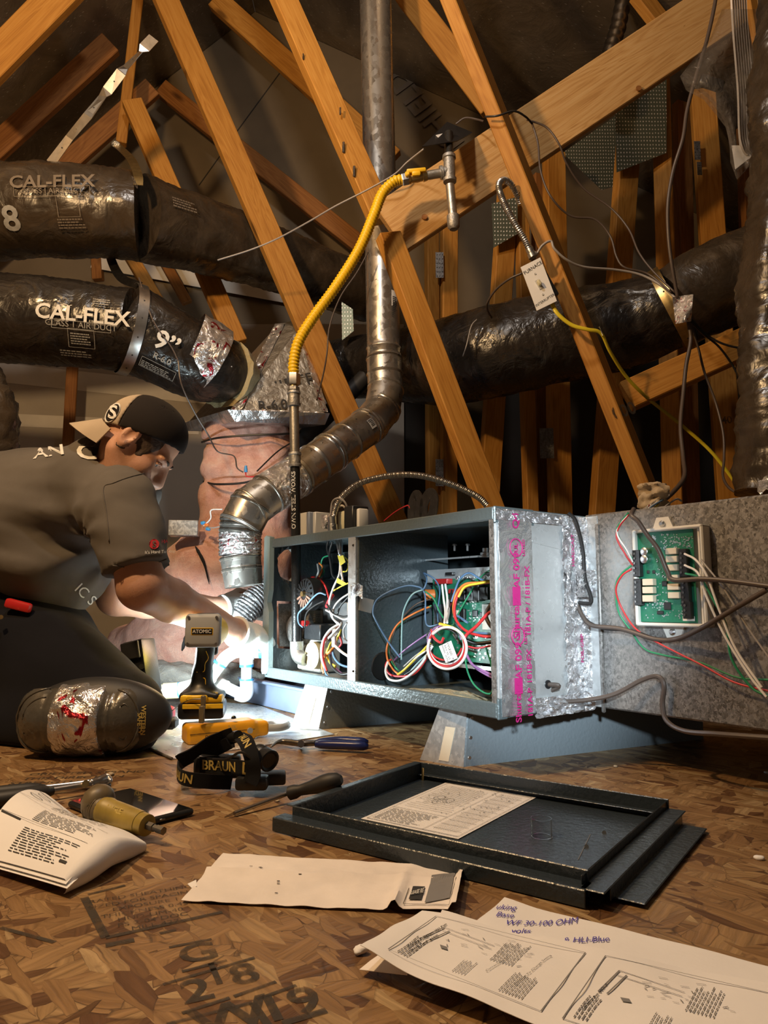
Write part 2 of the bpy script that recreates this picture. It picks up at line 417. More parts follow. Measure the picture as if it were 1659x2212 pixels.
def radiant():
    t = NT('radiant_foil'); v = t.obj()
    n = t.noise(v, 5, 6, .6, .8); d = t.n('ShaderNodeTexVoronoi', {'Vector': t.obj((22, 70, 70)), 'Scale': 1.0}, feature='F1')
    dots = t.ramp(d.outputs['Distance'], [(.10, (1, 1, 1)), (.16, (0, 0, 0))])
    col = t.ramp(n.outputs[0], [(.3, (.17, .135, .095)), (.7, (.30, .245, .18))]); col = t.mix(t.math('MULTIPLY', dots, .6), col, (.55, .5, .42))
    t.out(col=col, metal=.75, rough=.42); t.bump(t.math('ADD', n.outputs[0], t.math('MULTIPLY', dots, -.06)), .5, .03)
radiant()
def perforated():
    t = NT('perforated_foil'); d = t.n('ShaderNodeTexVoronoi', {'Vector': t.obj((85, 0, 60)), 'Scale': 1.0, 'Randomness': 0.1}, feature='F1')
    dots = t.ramp(d.outputs['Distance'], [(.15, (1, 1, 1)), (.24, (0, 0, 0))])
    t.out(col=t.mix(dots, (.14, .16, .12), (.8, .76, .7)), metal=.7, rough=.4); t.bump(dots, .3, .004)
perforated()
def insul(name, a, b, c):
    t = NT(name); v = t.obj(); n = t.noise(v, 16, 6, .65, 1.0); f = t.noise(v, 130, 4, .7, 2)
    x = t.math('MULTIPLY_ADD', f.outputs[0], .3, t.math('MULTIPLY', n.outputs[0], .75))
    t.out(col=t.ramp(x, [(.3, a), (.52, b), (.75, c)]), rough=.95, spec=.1, sheen=.3); t.bump(x, .8, .02)
insul('insulation_pink', (.56, .24, .18), (.76, .42, .33), (.86, .60, .48))
insul('insulation_grey', (.2, .19, .17), (.36, .35, .32), (.52, .5, .46))
insul('insulation_yellow', (.30, .22, .08), (.42, .32, .14), (.5, .42, .24))
def fabric(name, col, weave=900, bump=.15, var=.14):
    t = NT(name); v = t.obj(); n = t.noise(v, 7, 5); wv = t.noise(v, weave, 2)
    t.out(col=t.ramp(n.outputs[0], [(.3, sc(col, 1 - var)), (.7, sc(col, 1 + var))]), rough=.9, spec=.15, sheen=.04); t.bump(wv.outputs[0], bump, .002)
fabric('shirt_cloth', (.105, .095, .085)); fabric('pants_cloth', (.006, .0065, .010)); fabric('cap_black', (.014, .011, .010), 1400); fabric('cap_tan', (.36, .29, .21))
fabric('glove_knit', (.62, .62, .60), 500, .5); fabric('strap_black', (.012, .013, .016), 1500, .3)
def skin():
    t = NT('skin'); v = t.obj(); n = t.noise(v, 18, 5); f = t.noise(v, 320, 3)
    t.out(col=t.ramp(n.outputs[0], [(.3, (.43, .225, .15)), (.7, (.54, .305, .21))]), rough=.48, sss=.06, spec=.4); t.bump(f.outputs[0], .18, .002)
skin()
def hammer(name, col, rough=.32):
    t = NT(name); v = t.obj(); n = t.noise(v, 150, 3, .5); t.out(col=col, rough=rough, spec=.5, metal=.15); t.bump(n.outputs[0], .35, .003)
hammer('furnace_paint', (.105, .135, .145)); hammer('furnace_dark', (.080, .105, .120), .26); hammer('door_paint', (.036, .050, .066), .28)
hammer('stand_paint', (.20, .235, .26), .36)
hammer('furnace_paint_lit', (.26, .34, .345), .4)  # same furnace paint, lightened: the lit look is put into the colour
mat('drywall', (.38, .35, .31), .9, var=.10, vs=3, bump=.05)
mat('drywall_mud', (.62, .60, .56), .9, var=.10, vs=5)
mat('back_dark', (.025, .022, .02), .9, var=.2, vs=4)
mat('gable_board', (.19, .15, .10), .6, metal=.35, var=.15, vs=3, bump=.1, bs=9)
mat('paper', (.86, .86, .88), .7, var=.03, vs=9, bump=.12, bs=22)
mat('paper_dirty', (.83, .78, .75), .75, var=.09, vs=14, bump=.2, bs=26)
mat('paper_tan', (.42, .33, .22), .8, bump=.4, bs=40)
mat('ink', (.03, .03, .032), .7, var=0); mat('ink_grey', (.22, .22, .23), .7, var=0); mat('ink_blue', (.08, .06, .45), .6, var=0)
t = NT('ink_osb'); t.out(col=(.045, .035, .025), rough=.6, alpha=t.math('MULTIPLY', t.ramp(t.noise(t.obj(), 40, 4, .7).outputs[0], [(.36, (.45, .45, .45)), (.58, (1, 1, 1))]), .85)); mat('ink_faint', (.11, .10, .09), .6, var=0)
mat('print_white', (.66, .66, .64), .6, var=.08, vs=30); mat('print_grey', (.27, .265, .25), .6, var=.2, vs=60); mat('print_brown', (.16, .13, .10), .5, var=0)
mat('magenta', (.46, .02, .17), .4, var=0); mat('red_ink', (.5, .03, .04), .5, var=0); mat('yellow_ink', (.72, .56, .06), .55, var=0); mat('gold_ink', (.55, .42, .12), .5, var=.1)
mat('yellow_tube', (.80, .50, .012), .38, var=.06); mat('yellow_plastic', (.86, .40, .012), .42, var=.06, vs=20, bump=.05, bs=400)
mat('yellow_drill', (.85, .52, .02), .42, var=.04); mat('yellow_wire', (.72, .58, .03), .4, var=.05); mat('yellow_old', (.33, .24, .05), .45, var=.25, vs=30)
mat('black_plastic', (.014, .015, .017), .38, var=.2, vs=40, bump=.06, bs=300); mat('grey_plastic', (.36, .38, .40), .5, var=.08); mat('black_rubber', (.02, .02, .022), .55, var=.2)
mat('bronze_plastic', (.13, .10, .055), .45, var=.2, vs=40)
mat('pad_shell', (.075, .07, .06), .22, var=.25, vs=20, bump=.15, bs=90, coat=.4)
mat('blue_grip', (.012, .022, .13), .3, var=.1); mat('red_plastic', (.5, .02, .02), .35, var=.1); mat('pan_blue', (.16, .20, .30), .45, var=.1)
mat('steel', (.55, .55, .56), .28, 1.0, var=.12, vs=40); mat('steel_dark', (.20, .19, .18), .35, 1.0, var=.25, vs=40); mat('brass', (.58, .44, .20), .35, 1.0, var=.2, vs=60)
mat('iron_grey', (.36, .35, .33), .5, .8, var=.2, vs=70, bump=.25, bs=140); mat('pipe_black', (.018, .018, .018), .32, .2, var=.3, vs=50, bump=.15, bs=200); mat('pipe_galv', (.44, .42, .38), .42, .9, var=.22, vs=60, bump=.1, bs=200)
mat('conduit', (.50, .48, .45), .3, 1.0, var=.15, vs=90)
mat('zinc', (.62, .63, .64), .33, 1.0, var=.12, vs=50)
mat('pvc', (.80, .82, .80), .32, var=.04); mat('pvc_yellowed', (.72, .66, .44), .4, var=.06); mat('pvc_blue', (.06, .30, .62), .35, var=.1)
mat('pcb_green', (.012, .17, .095), .38, var=.12, vs=80, bump=.1, bs=300); mat('chip_black', (.012, .012, .013), .4, var=0); mat('relay_tan', (.68, .60, .46), .5, var=.05); mat('solder', (.72, .74, .74), .3, .9, var=.1)
mat('white_plastic', (.72, .71, .67), .45, var=.04); mat('cream_plastic', (.62, .58, .38), .5, var=.05); mat('white_paint', (.86, .86, .85), .5, var=.02)
for nm, c in dict(wire_black=(.016, .015, .015), wire_brown=(.075, .055, .045), wire_white=(.74, .72, .70), wire_red=(.52, .03, .035), wire_green=(.02, .24, .11), wire_blue=(.10, .19, .33), wire_teal=(.25, .42, .44), wire_orange=(.72, .20, .04), wire_yellow=(.75, .58, .05), wire_purple=(.27, .13, .33), wire_grey=(.33, .31, .30)).items(): mat(nm, c, .42, var=.06)
mat('screen', (.012, .012, .014), .07, var=0, coat=1.0)
mat('hair', (.055, .036, .027), .85, var=.35, vs=160, bump=.25, bs=260); mat('stubble', (.24, .125, .085), .6, var=.2, vs=120)
mat('eye_white', (.30, .24, .21), .4, var=0)
mat('grey_label', (.55, .55, .53), .5, var=.05); mat('dust', (.42, .35, .25), .95, var=.2, bump=.5); mat('terracotta', (.26, .13, .09), .6, var=.1)
mat('blinds_white', (.72, .66, .60), .55, var=.06)
t = NT('clear_plastic'); t.out(col=(.95, .95, .95), rough=.05, trans=1.0, ior=1.45)
t = NT('bag_plastic'); v = t.obj(); t.out(col=(.17, .15, .13), rough=.10, alpha=.2); t.bump(t.noise(v, 26, 5, .6, 1.4).outputs[0], .7, .02)
t = NT('lamp_lens'); t.out(col=(.9, .95, 1), emc=(.85, .96, 1), ems=8.0)
t = NT('led_white'); t.out(col=(.9, .95, 1), rough=.1)
# ------------------------------------------------------------------ the shell of the attic
def struct(name, vf, m, parent=None, **kw):
    return ob(name, vf, m, parent, kind='structure' if parent is None else None, **kw)
floor = struct('floor', boxat((0, 1.1, -.01), (6.8, 5.4, .02)), 'osb')
RX, RZ, BY = -.7, 3.48, 3.5                      # ridge, back wall
def roofz(x): return RZ - .50 * (x - RX) if x > RX else RZ + .86 * (x - RX)
def roof(name, x0, x1):
    d = V((x1 - x0, 0, roofz(x1) - roofz(x0))); L = d.length
    c = V(((x0 + x1) / 2, 1.3, (roofz(x0) + roofz(x1)) / 2)); n = V((-d.z, 0, d.x)); n = n if n.z > 0 else -n
    return struct(name, box(L, 4.6, .02), 'radiant_foil', M=at(c + n.normalized() * .012, frame(d, n)))
roof('ceiling_right', RX, 3.6); roof('ceiling_left', -3.6, RX)
wb = struct('wall_back', boxat((-1.35, BY + .01, .85), (2.9, .02, 1.7)), 'drywall')
for (a, b, hw) in (((-40, 800), (520, 860), 22), ((200, 560), (640, 640), 20), ((-20, 905), (430, 925), 14)):
    p0, p1 = q(*a, BY - .002), q(*b, BY - .002); d = p1 - p0; k = V((-d.z, 0, d.x)).normalized() * hw * BY / F_PX
    ob('joint_compound', slab([p0 - k, p1 - k, p1 + k, p0 + k], (0, -1, 0), .0015), 'drywall_mud', wb)
wg = struct('wall_gable', slab([(RX - (RZ - 1.55) / .86, BY + .03, 1.55), (RX + (RZ - 1.55) / .5, BY + .03, 1.55), (RX, BY + .03, RZ)], (0, -1, 0), .02), 'gable_board')
for a, b in (((500, 300), (610, 150)), ((430, 400), (480, 330))):
    p0, p1 = q(*a, BY + .029), q(*b, BY + .029); d = (p1 - p0).normalized(); k = V((-d.z, 0, d.x)) * .003
    ob('board_joint', slab([p0 - k, p1 - k, p1 + k, p0 + k], (0, -1, 0), .001), 'back_dark', wg)
struct('wall_right', boxat((1.8, BY + .04, .8), (3.6, .02, 1.8)), 'back_dark')  # near-black colour stands in for the darkness behind the studs
ob('foil_print', print_on('ISHIELD', q(918, 238, BY + .02), (-.62, 0, .78), (-.78, 0, -.62), .16, bold=True), 'print_brown', wg)

# ------------------------------------------------------------------ lumber
def lumber(label, a, b, w, t, hint=(.35, -1, 0), m='wood_old', name='truss_web', cat='lumber', group='roof truss lumber'):
    p, r = q(*a), q(*b); d = r - p
    if b[1] > 1085: r = p + d * ((p.z - .002) / -d.z); d = r - p          # stands on the floor behind the furnace
    if a[1] < 0 and name == 'truss_web':                                # reaches the roof
        while p.z < roofz(p.x) - .12: p = p - d.normalized() * .05
        d = r - p
    for _ in range(40):
        if p.z > roofz(p.x) - .07 and d.length > .2: p = p + d.normalized() * .02
        if r.z > roofz(r.x) - .07 and d.length > .2: r = r - d.normalized() * .02
        d = r - p
    vf = box(d.length, w, t, .003)
    return ob(name, vf, m, None, M=at((p + r) / 2, frame(d, hint)), smooth=0, label=label, cat=cat, group=group)
web1 = lumber('long diagonal orange wood web left of the flue pipe, passing behind the furnace', (352, -15, 2.6), (838, 1100, 2.6), .095, .042)
web2u = lumber('diagonal wood web crossing the top of the flue pipe, ending at the pale beam', (607, -15, 2.26), (826, 478, 2.26), .085, .045)
web2 = lumber('lower diagonal wood web below the pale beam, running down behind the furnace', (838, 508, 2.1), (1060, 1100, 2.1), .075, .042, (.45, -1, 0))
web3 = lumber('diagonal wood web carrying the white switch box, crossing the pale beam', (969, -15, 1.97), (1410, 1092, 1.97), .089, .044, (.85, -.55, 0))
beamL = lumber('thick pale new wood beam sloping up to the top right behind the gas tee', (842, 497, 2.14), (1620, -22, 2.14), .175, .04, (.05, -1, -.12), 'wood_new', 'brace_beam')
lumber('rafter in the upper middle sloping down to the flue pipe', (450, -15, 3.25), (850, 346, 3.2), .10, .05, (.2, -1, -.4), name='rafter')
lumber('short rafter right of the flue pipe at the top edge', (876, -15, 2.62), (1062, 232, 2.62), .095, .05, (-.3, -1, -.4), name='rafter')
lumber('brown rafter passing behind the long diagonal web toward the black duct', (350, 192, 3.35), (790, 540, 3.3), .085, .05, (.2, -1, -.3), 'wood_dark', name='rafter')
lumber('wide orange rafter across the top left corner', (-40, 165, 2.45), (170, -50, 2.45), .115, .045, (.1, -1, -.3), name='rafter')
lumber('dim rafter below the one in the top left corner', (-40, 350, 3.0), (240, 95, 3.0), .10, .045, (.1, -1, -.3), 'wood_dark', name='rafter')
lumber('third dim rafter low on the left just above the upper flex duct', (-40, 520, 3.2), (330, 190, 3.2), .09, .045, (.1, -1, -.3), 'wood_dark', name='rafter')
lumber('thin upright wood strip behind the perforated strap at upper left', (300, -15, 2.95), (262, 312, 2.95), .045, .04)
lumber('orange wood web behind the black flex ducts, reaching the foil duct transition', (285, 220, 2.85), (512, 742, 2.85), .085, .04)
lumber('slanted wood piece in front of the drywall above the lower duct', (262, 520, 3.3), (350, 668, 3.3), .06, .04)
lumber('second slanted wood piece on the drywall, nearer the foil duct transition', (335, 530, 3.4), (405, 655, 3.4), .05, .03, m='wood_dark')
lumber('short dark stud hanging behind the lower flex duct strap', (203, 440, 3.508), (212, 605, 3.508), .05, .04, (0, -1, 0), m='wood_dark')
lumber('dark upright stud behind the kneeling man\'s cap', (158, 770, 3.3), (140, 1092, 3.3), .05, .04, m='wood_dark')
ST = 2.72
lumber('back stud just right of the flue pipe above the black duct', (932, 470, ST), (936, 1110, ST), .05, .04)
stA = lumber('back stud beside the lower diagonal web, with a toothed plate', (970, 430, ST), (967, 1110, ST), .065, .04)
stB = lumber('leaning back stud with perforated foil on top, behind the flexible conduit loop', (1098, 400, ST), (1052, 1110, ST), .08, .04)
lumber('narrow back stud left of the stud with the toothed plate', (1124, 390, ST), (1147, 1110, ST), .05, .04)
stC = lumber('back stud with a toothed metal plate under the large black duct', (1196, 330, ST), (1210, 1110, ST), .085, .045)
lumber('dark board standing in for the shaded side of the plated stud', (1165, 380, 2.8), (1170, 1110, 2.8), .06, .04, m='wood_dark')  # no stud of its own: shaded stud side painted as dark wood
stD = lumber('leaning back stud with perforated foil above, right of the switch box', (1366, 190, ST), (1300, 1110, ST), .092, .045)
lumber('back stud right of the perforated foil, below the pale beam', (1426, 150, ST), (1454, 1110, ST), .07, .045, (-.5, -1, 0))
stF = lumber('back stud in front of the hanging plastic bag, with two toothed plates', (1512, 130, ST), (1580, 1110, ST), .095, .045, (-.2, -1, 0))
lumber('dark board standing in for the shaded side of a stud by the plastic bag', (1470, 150, 2.82), (1492, 1110, 2.82), .07, .04, m='wood_dark')  # added board, its dark wood colour plays the neighbouring stud's shaded side
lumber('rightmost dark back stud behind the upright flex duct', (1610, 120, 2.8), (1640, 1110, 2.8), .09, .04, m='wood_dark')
lumber('low sloping wood brace under the large black duct at right', (1352, 858, 2.02), (1690, 705, 2.02), .088, .04, (.2, -1, .3), name='brace')
lumber('short wood block at the top beside the grey vent hose', (1372, -20, 2.45), (1448, 78, 2.45), .075, .04, name='rafter')
lumber('thin wood strip at the top right beside the hanging blinds', (1618, -20, 1.9), (1640, 110, 1.9), .03, .02, name='wood_strip')
def plate(px0, py0, px1, py1, Y, parent):
    a, b, c = q(px0, py0, Y), q(px1, py0, Y), q(px0, py1, Y); w_, h_ = (b - a).length, (c - a).length
    parts = [boxat((b + c) / 2, (w_, .0015, h_))]
    for i in range(6):
        for j in range(3):
            parts.append(boxat(c.lerp(a, (i + .5) / 6) + (b - a) * ((j + .5) / 3) + V((0, -.002, 0)), (w_ * .12, .004, h_ * .05)))
    ob('toothed_plate', join(*parts), 'galvanised', parent)
plate(941, 545, 958, 600, ST - .045, stA); plate(941, 992, 958, 1050, ST - .045, stA); plate(1166, 925, 1196, 990, ST - .05, stC)
plate(1500, 305, 1513, 345, ST - .06, stF); plate(1506, 350, 1516, 378, ST - .06, stF)
for quad, par in ((((1328, 195), (1440, 150), (1440, 330), (1332, 372)), stD), (((1062, 440), (1118, 425), (1118, 505), (1066, 535)), stB)):
    ob('foil_flap', slab([q(x, y, ST - .07) for x, y in quad], (0, -1, 0), .002), 'perforated_foil', par)
tag(ob('foil_skirt', slab([q(x, y, 2.95) for x, y in ((1215, 330), (1330, 250), (1335, 400), (1300, 410))], (0, -1, 0), .002), 'perforated_foil'), 'triangle of perforated foil showing between back studs below the pale beam', 'foil')
tag(ob('foil_scrap', slab([q(x, y, 2.75) for x, y in ((738, 652), (762, 668), (764, 715), (739, 735))], (0, -1, 0), .002), 'perforated_foil'), 'small perforated foil scrap left of the flue pipe', 'foil')
nl = (web3.matrix_basis.to_3x3() @ V((0, 0, 1)))
ob('lumber_stamp', print_on('000', q(1348, 888, 1.935), (.42, .1, .15), (-.3, 0, 1), .05, bold=True), 'ink_osb', web3)
ob('lumber_stamp', print_on('40', q(1570, 908, ST - .055), (1, 0, .1), (0, 0, 1), .04, bold=True), 'ink_osb', stF)
# dark knots and gouges on the upper web
for (x, y, s) in ((735, 240, 1), (742, 318, 1.4), (765, 370, 1.4), (655, 122, .8)):
    ob('gouge', boxat(q(x, y, 2.222), (.006 * s, .006, .028 * s), z=(.35, 0, 1), bev=.002), 'ink_osb', web2u)
for (x, y) in ((917, 468), (1380, 190), (1475, 52)):
    c = q(x, y, 2.1185); ob('knot', cyl(c + V((0, .004, 0)), c + V((0, -.0003, 0)), .009, 14), 'wood_dark', beamL)
# ------------------------------------------------------------------ flexible ducts
def cyl_hit(px, py, c, d, r):
    """point of a cylinder's near side seen at a pixel: (axis point, outward normal)"""
    c, d = V(c), V(d).normalized(); rd = ray(px, py).normalized(); o = CAM - c
    a = rd - d * rd.dot(d); b = o - d * o.dot(d); A, B, C = a.dot(a), 2 * a.dot(b), b.dot(b) - r * r
    disc = max(B * B - 4 * A * C, 0); t = (-B - math.sqrt(disc)) / (2 * A); h = CAM + rd * t; ap = c + d * (h - c).dot(d)
    return ap, (h - ap).normalized()
def duct(name, label, pts, r, m, seed, ribs=.0012, amp=.008, cap=True, n=44, group='black flexible ducts', step=.012):
    P = spline([q(*p) for p in pts], 10); L = sum((b - a).length for a, b in zip(P, P[1:])); k = max(12, int(L / step)); P = resample(P, k)
    rr = np.interp(np.linspace(0, 1, k), np.linspace(0, 1, len(r)), r)
    def disp(i, a):
        s = i * step
        x = mnoise.noise(V((s * 9 + seed, math.cos(a) * 1.6, math.sin(a) * 1.6))) * amp
        x += mnoise.noise(V((s * 34 + seed * 3, math.cos(a) * 2.4, math.sin(a) * 2.4))) * amp * .5
        return x + ribs * math.sin(s / .026 * 2 * math.pi + a)
    t = thing(name, label, 'duct', P[len(P) // 2] - V((0, 0, rr.mean())), group)
    ob('duct_sleeve', tube(P, list(rr), n, cap, disp, start=(0, 0, 1)), m, t, smooth=70)
    return t
def duct_text(t, s, px, py, a, b, r, size, m='print_grey', bold=True, sx=1):
    a, b = q(*a), q(*b); ap, o = cyl_hit(px, py, a, b - a, r)
    ob('lettering', print_round(s, ap, b - a, o, r, size, 'CENTER', bold), m, t, smooth=0)
def duct_rect(t, px, py, a, b, r, w_, h_, lw=.0015, m='print_grey'):
    a, b = q(*a), q(*b); d = (b - a).normalized(); ap, o = cyl_hit(px, py, a, d, r); u = o.cross(d); parts = []
    def S(x, y): return ap + d * x + (o * math.cos(y / r) + u * math.sin(y / r)) * r
    for x0, y0, x1, y1 in ((-w_, -h_, w_, -h_), (-w_, h_, w_, h_), (-w_, -h_, -w_, h_), (w_, -h_, w_, h_)):
        parts.append(dashes(lambda u_, v_: S(u_, v_), [(x0, y0, x1, y1, lw)], 0))
    ob('print_frame', join(*parts), m, t, smooth=0)
def duct_lines(t, px, py, a, b, r, w_, h_, n, m='print_grey', seed=1):
    a, b = q(*a), q(*b); d = (b - a).normalized(); ap, o = cyl_hit(px, py, a, d, r); u = o.cross(d)
    S = lambda x, y: ap + d * x + (o * math.cos(y / r) + u * math.sin(y / r)) * r
    ob('small_print', dashes(S, para(-w_, -h_, w_, n, 2 * h_ / n, h_ / n * .9, seed), 0), m, t, smooth=0)

d1 = duct('flex_duct', 'upper left black flex duct, dusty, with faint white lettering', [(-160, 468, 2.35), (0, 458, 2.35), (150, 455, 2.37), (300, 468, 2.42)], [.156, .158, .156, .150], 'duct_dusty', 1.2)
duct_text(d1, 'CAL-FLEX', 112, 392, (0, 458, 2.35), (150, 455, 2.37), .168, .062, 'print_brown')
duct_text(d1, 'CLASS I AIR DUCT', 112, 412, (0, 458, 2.35), (150, 455, 2.37), .168, .024, 'print_brown', False)
duct_rect(d1, 112, 412, (0, 458, 2.35), (150, 455, 2.37), .168, .12, .016, m='print_brown')
duct_rect(d1, 145, 440, (0, 458, 2.35), (150, 455, 2.37), .168, .035, .04, m='print_brown')
duct_text(d1, '8', 24, 475, (0, 458, 2.35), (150, 455, 2.37), .167, .11, 'print_grey')
duct_lines(d1, 155, 480, (0, 458, 2.35), (150, 455, 2.37), .167, .045, .018, 4, 'print_brown')
d1b = duct('flex_duct', 'narrower black duct running on from the upper left duct behind the diagonal web', [(300, 470, 2.45), (420, 505, 2.62), (600, 562, 2.85), (800, 640, 3.1)], [.150, .138, .125, .12], 'duct_dusty', 4.7)
duct_text(d1b, '8', 292, 395, (290, 467, 2.41), (300, 470, 2.45), .165, .05, 'print_brown')
duct_lines(d1b, 400, 440, (300, 470, 2.45), (420, 505, 2.62), .155, .05, .02, 4, 'print_brown')
d2 = duct('flex_duct', 'lower left black flex duct with white lettering, left of the metal strap', [(-170, 676, 2.28), (0, 686, 2.28), (140, 698, 2.3), (282, 714, 2.33)], [.150, .147, .146, .138], 'duct_plastic', 9.1)
A2, B2 = (0, 686, 2.28), (282, 714, 2.33)
duct_text(d2, 'CAL-FLEX', 178, 681, A2, B2, .1565, .066, 'print_white'); duct_text(d2, 'CLASS 1 AIR DUCT', 175, 703, A2, B2, .1565, .026, 'print_grey', False)
duct_rect(d2, 175, 704, A2, B2, .1565, .09, .013); duct_rect(d2, 175, 732, A2, B2, .1565, .04, .03)
duct_lines(d2, 175, 730, A2, B2, .1565, .032, .02, 5, 'print_grey', 3); duct_lines(d2, 165, 762, A2, B2, .1565, .05, .014, 3, 'print_grey', 4)
duct_lines(d2, 222, 650, A2, B2, .1565, .03, .012, 3, 'print_grey', 5)
d2b = duct('flex_duct', 'short black duct right of the strap marked 9 inch, joined to the foil duct transition', [(280, 708, 2.33), (345, 742, 2.36), (430, 785, 2.42), (500, 812, 2.52)], [.146, .138, .128, .11], 'duct_plastic', 13.0)
A3, B3 = (290, 714, 2.34), (430, 785, 2.42)
duct_text(d2b, '9\u201d', 360, 742, A3, B3, .157, .085, 'print_white'); duct_text(d2b, 'R-6.0', 350, 776, A3, B3, .157, .028, 'print_grey'); duct_lines(d2b, 340, 798, A3, B3, .157, .055, .012, 4, 'print_grey', 8)
duct_rect(d2b, 340, 797, A3, B3, .157, .058, .018)
A4, B4 = (400, 770, 2.4), (500, 812, 2.52)
duct_text(d2b, 'CA', 484, 775, A4, B4, .136, .05, 'print_white'); duct_rect(d2b, 478, 792, A4, B4, .136, .012, .012)
# red printed foil tape band round the short duct
P = resample(spline([q(405, 757, 2.395), q(430, 770, 2.415), (q(452, 785, 2.44))], 6), 8)
ob('tape_band', tube(P, .138, 44, False, lambda i, a: mnoise.noise(V((i * .5, math.cos(a) * 4, math.sin(a) * 4))) * .006), 'foil_tape_red', d2b, smooth=60, label='crinkled foil tape with red print')
ob('insulation_ring', tube([q(484, 806, 2.48), q(512, 818, 2.55)], [.125, .10], 40, True, lambda i, a: mnoise.noise(V((3, math.cos(a) * 5, math.sin(a) * 5))) * .012), 'insulation_yellow', d2b, smooth=70)
d3 = duct('flex_duct', 'large black insulated duct hanging in front of the back studs at right', [(690, 800, 2.98), (820, 790, 2.85), (940, 785, 2.6), (1060, 762, 2.42), (1220, 728, 2.34), (1360, 700, 2.28), (1452, 668, 2.22)], [.12, .13, .15, .157, .155, .150, .132], 'duct_plastic', 21.0, ribs=0)
d3b = duct('flex_duct', 'black duct continuing right of the strap toward the upright duct', [(1456, 668, 2.22), (1520, 630, 2.2), (1600, 598, 2.18), (1720, 560, 2.16)], [.130, .142, .14, .14], 'duct_dusty', 27.0, ribs=0)
d5 = duct('flex_duct', 'upright black wrinkled duct at the right edge of the attic', [(1735, -60, 1.62), (1712, 150, 1.62), (1716, 330, 1.6), (1706, 520, 1.6), (1692, 700, 1.6), (1698, 880, 1.58), (1684, 1000, 1.58), (1680, 1068, 1.58)], [.092, .095, .09, .094, .098, .094, .1, .085], 'duct_dusty', 33.0, ribs=.002, amp=.016, step=.01)
ob('tape_scrap', sheet(lambda u, v: q(1636 + 40 * u, 1032 + 30 * v + 6 * math.sin(9 * u), 1.478 - .02 * v * u), 8, 4, .001), 'foil_crumple', d5)
tag(ob('plastic_vent_pipe', tube([q(635, 968, 2.72), q(812, 792, 2.78)], .034, 20), 'black_rubber'), 'dark plastic pipe slanting behind the flue elbow', 'pipe')
tag(ob('crumpled_duct', tube(resample([q(-60, 790, 1.9), q(-12, 900, 1.85), q(-22, 1010, 1.85)], 26), .062, 24, True, lambda i, a: mnoise.noise(V((i * .6, math.cos(a) * 2, math.sin(a) * 2))) * .014), 'duct_dusty', smooth=70), 'crumpled dark duct at the left edge behind the man', 'duct')

# perforated hanger strap
def ribbon(pts, w_, nrm, th=.001):
    vs = []; P = [V(p) for p in pts]; m = len(P)
    for i, p in enumerate(P):
        t = (P[min(i + 1, m - 1)] - P[max(i - 1, 0)]).normalized(); n = V(nrm[i] if isinstance(nrm, list) else nrm); s = n.cross(t).normalized() * w_ / 2
        n = t.cross(s).normalized() * th; vs += [p - s + n, p + s + n, p + s - n, p - s - n]
    fs = []
    for i in range(m - 1):
        for k in range(4): fs.append([i * 4 + k, i * 4 + (k + 1) % 4, i * 4 + 4 + (k + 1) % 4, i * 4 + 4 + k])
    return fix_normals((vs, fs + [[0, 1, 2, 3], [m * 4 - 4, m * 4 - 3, m * 4 - 2, m * 4 - 1]]))
def holes(t, P, nrm, r=.0028):
    for p, n in zip(P, nrm): ob('strap_hole', cyl(V(p) + V(n).normalized() * .0018, V(p) - V(n).normalized() * .0018, r, 8), 'ink', t)
t = thing('hanger_strap', 'long kinked perforated metal strap hanging at upper left', 'strap', q(112, 350, 2.3))
sp = [q(110, 352, 2.3), q(150, 298, 2.3), q(190, 250, 2.28), q(222, 208, 2.3), q(232, 196, 2.3), q(262, 156, 2.28), q(272, 145, 2.29), q(304, 112, 2.27), q(312, 103, 2.28), q(332, 82, 2.3)]
ns = [(.1, -1, .2), (.2, -1, .5), (-.1, -1, -.1), (-.3, -1, .1), (.5, -1, .2), (.5, -1, .3), (-.5, -1, .1), (-.5, -1, .55), (.5, -1, 0), (.3, -1, -.2)]
ob('strap', ribbon(sp, .036, ns), 'zinc', t, smooth=0)
holes(t, [sp[0].lerp(sp[1], .6), sp[1].lerp(sp[2], .4), sp[2].lerp(sp[3], .4), sp[4].lerp(sp[5], .5), sp[6].lerp(sp[7], .5)], [(0, -1, .2)] * 5)
t = thing('hanger_strap', 'short curled strap end draped over the upper left flex duct', 'strap', q(300, 400, 2.22))
ob('strap', ribbon(spline([q(247, 308, 2.5), q(262, 322, 2.42), q(284, 345, 2.32), q(298, 378, 2.26), q(299, 400, 2.245)], 4), .03, (0.2, -1, .5)), 'brass', t, smooth=50)
ob('tape_scrap', boxat(q(250, 312, 2.46), (.03, .03, .025), (1, .3, .2), bev=.01), 'foil_crumple', t)
def ring_strap(t, c, d, r, w_, a0, a1, m):
    c, d = V(c), V(d).normalized(); o = V((0, -1, 0)); o = (o - d * o.dot(d)).normalized(); u = o.cross(d)
    P = [c + (o * math.cos(a0 + (a1 - a0) * i / 30) + u * math.sin(a0 + (a1 - a0) * i / 30)) * r for i in range(31)]
    nn = [(p - c).normalized() for p in P]; ob('strap', ribbon(P, w_, nn), m, t, smooth=50); return P, nn
t = thing('hanger_strap', 'metal strap wrapped round the lower left flex duct', 'strap', q(282, 800, 2.2))
P, nn = ring_strap(t, q(282, 712, 2.325), q(300, 718, 2.34) - q(264, 707, 2.31), .154, .034, -2.6, 1.5, 'zinc')
ob('strap_tail', ribbon(spline([P[-1], q(262, 600, 2.4), q(240, 560, 2.5), q(236, 525, 2.6)], 5), .032, (0, -1, .2)), 'steel_dark', t, smooth=50); holes(t, [P[i] for i in (10, 13, 16, 19, 22, 25)], [nn[i] for i in (10, 13, 16, 19, 22, 25)])
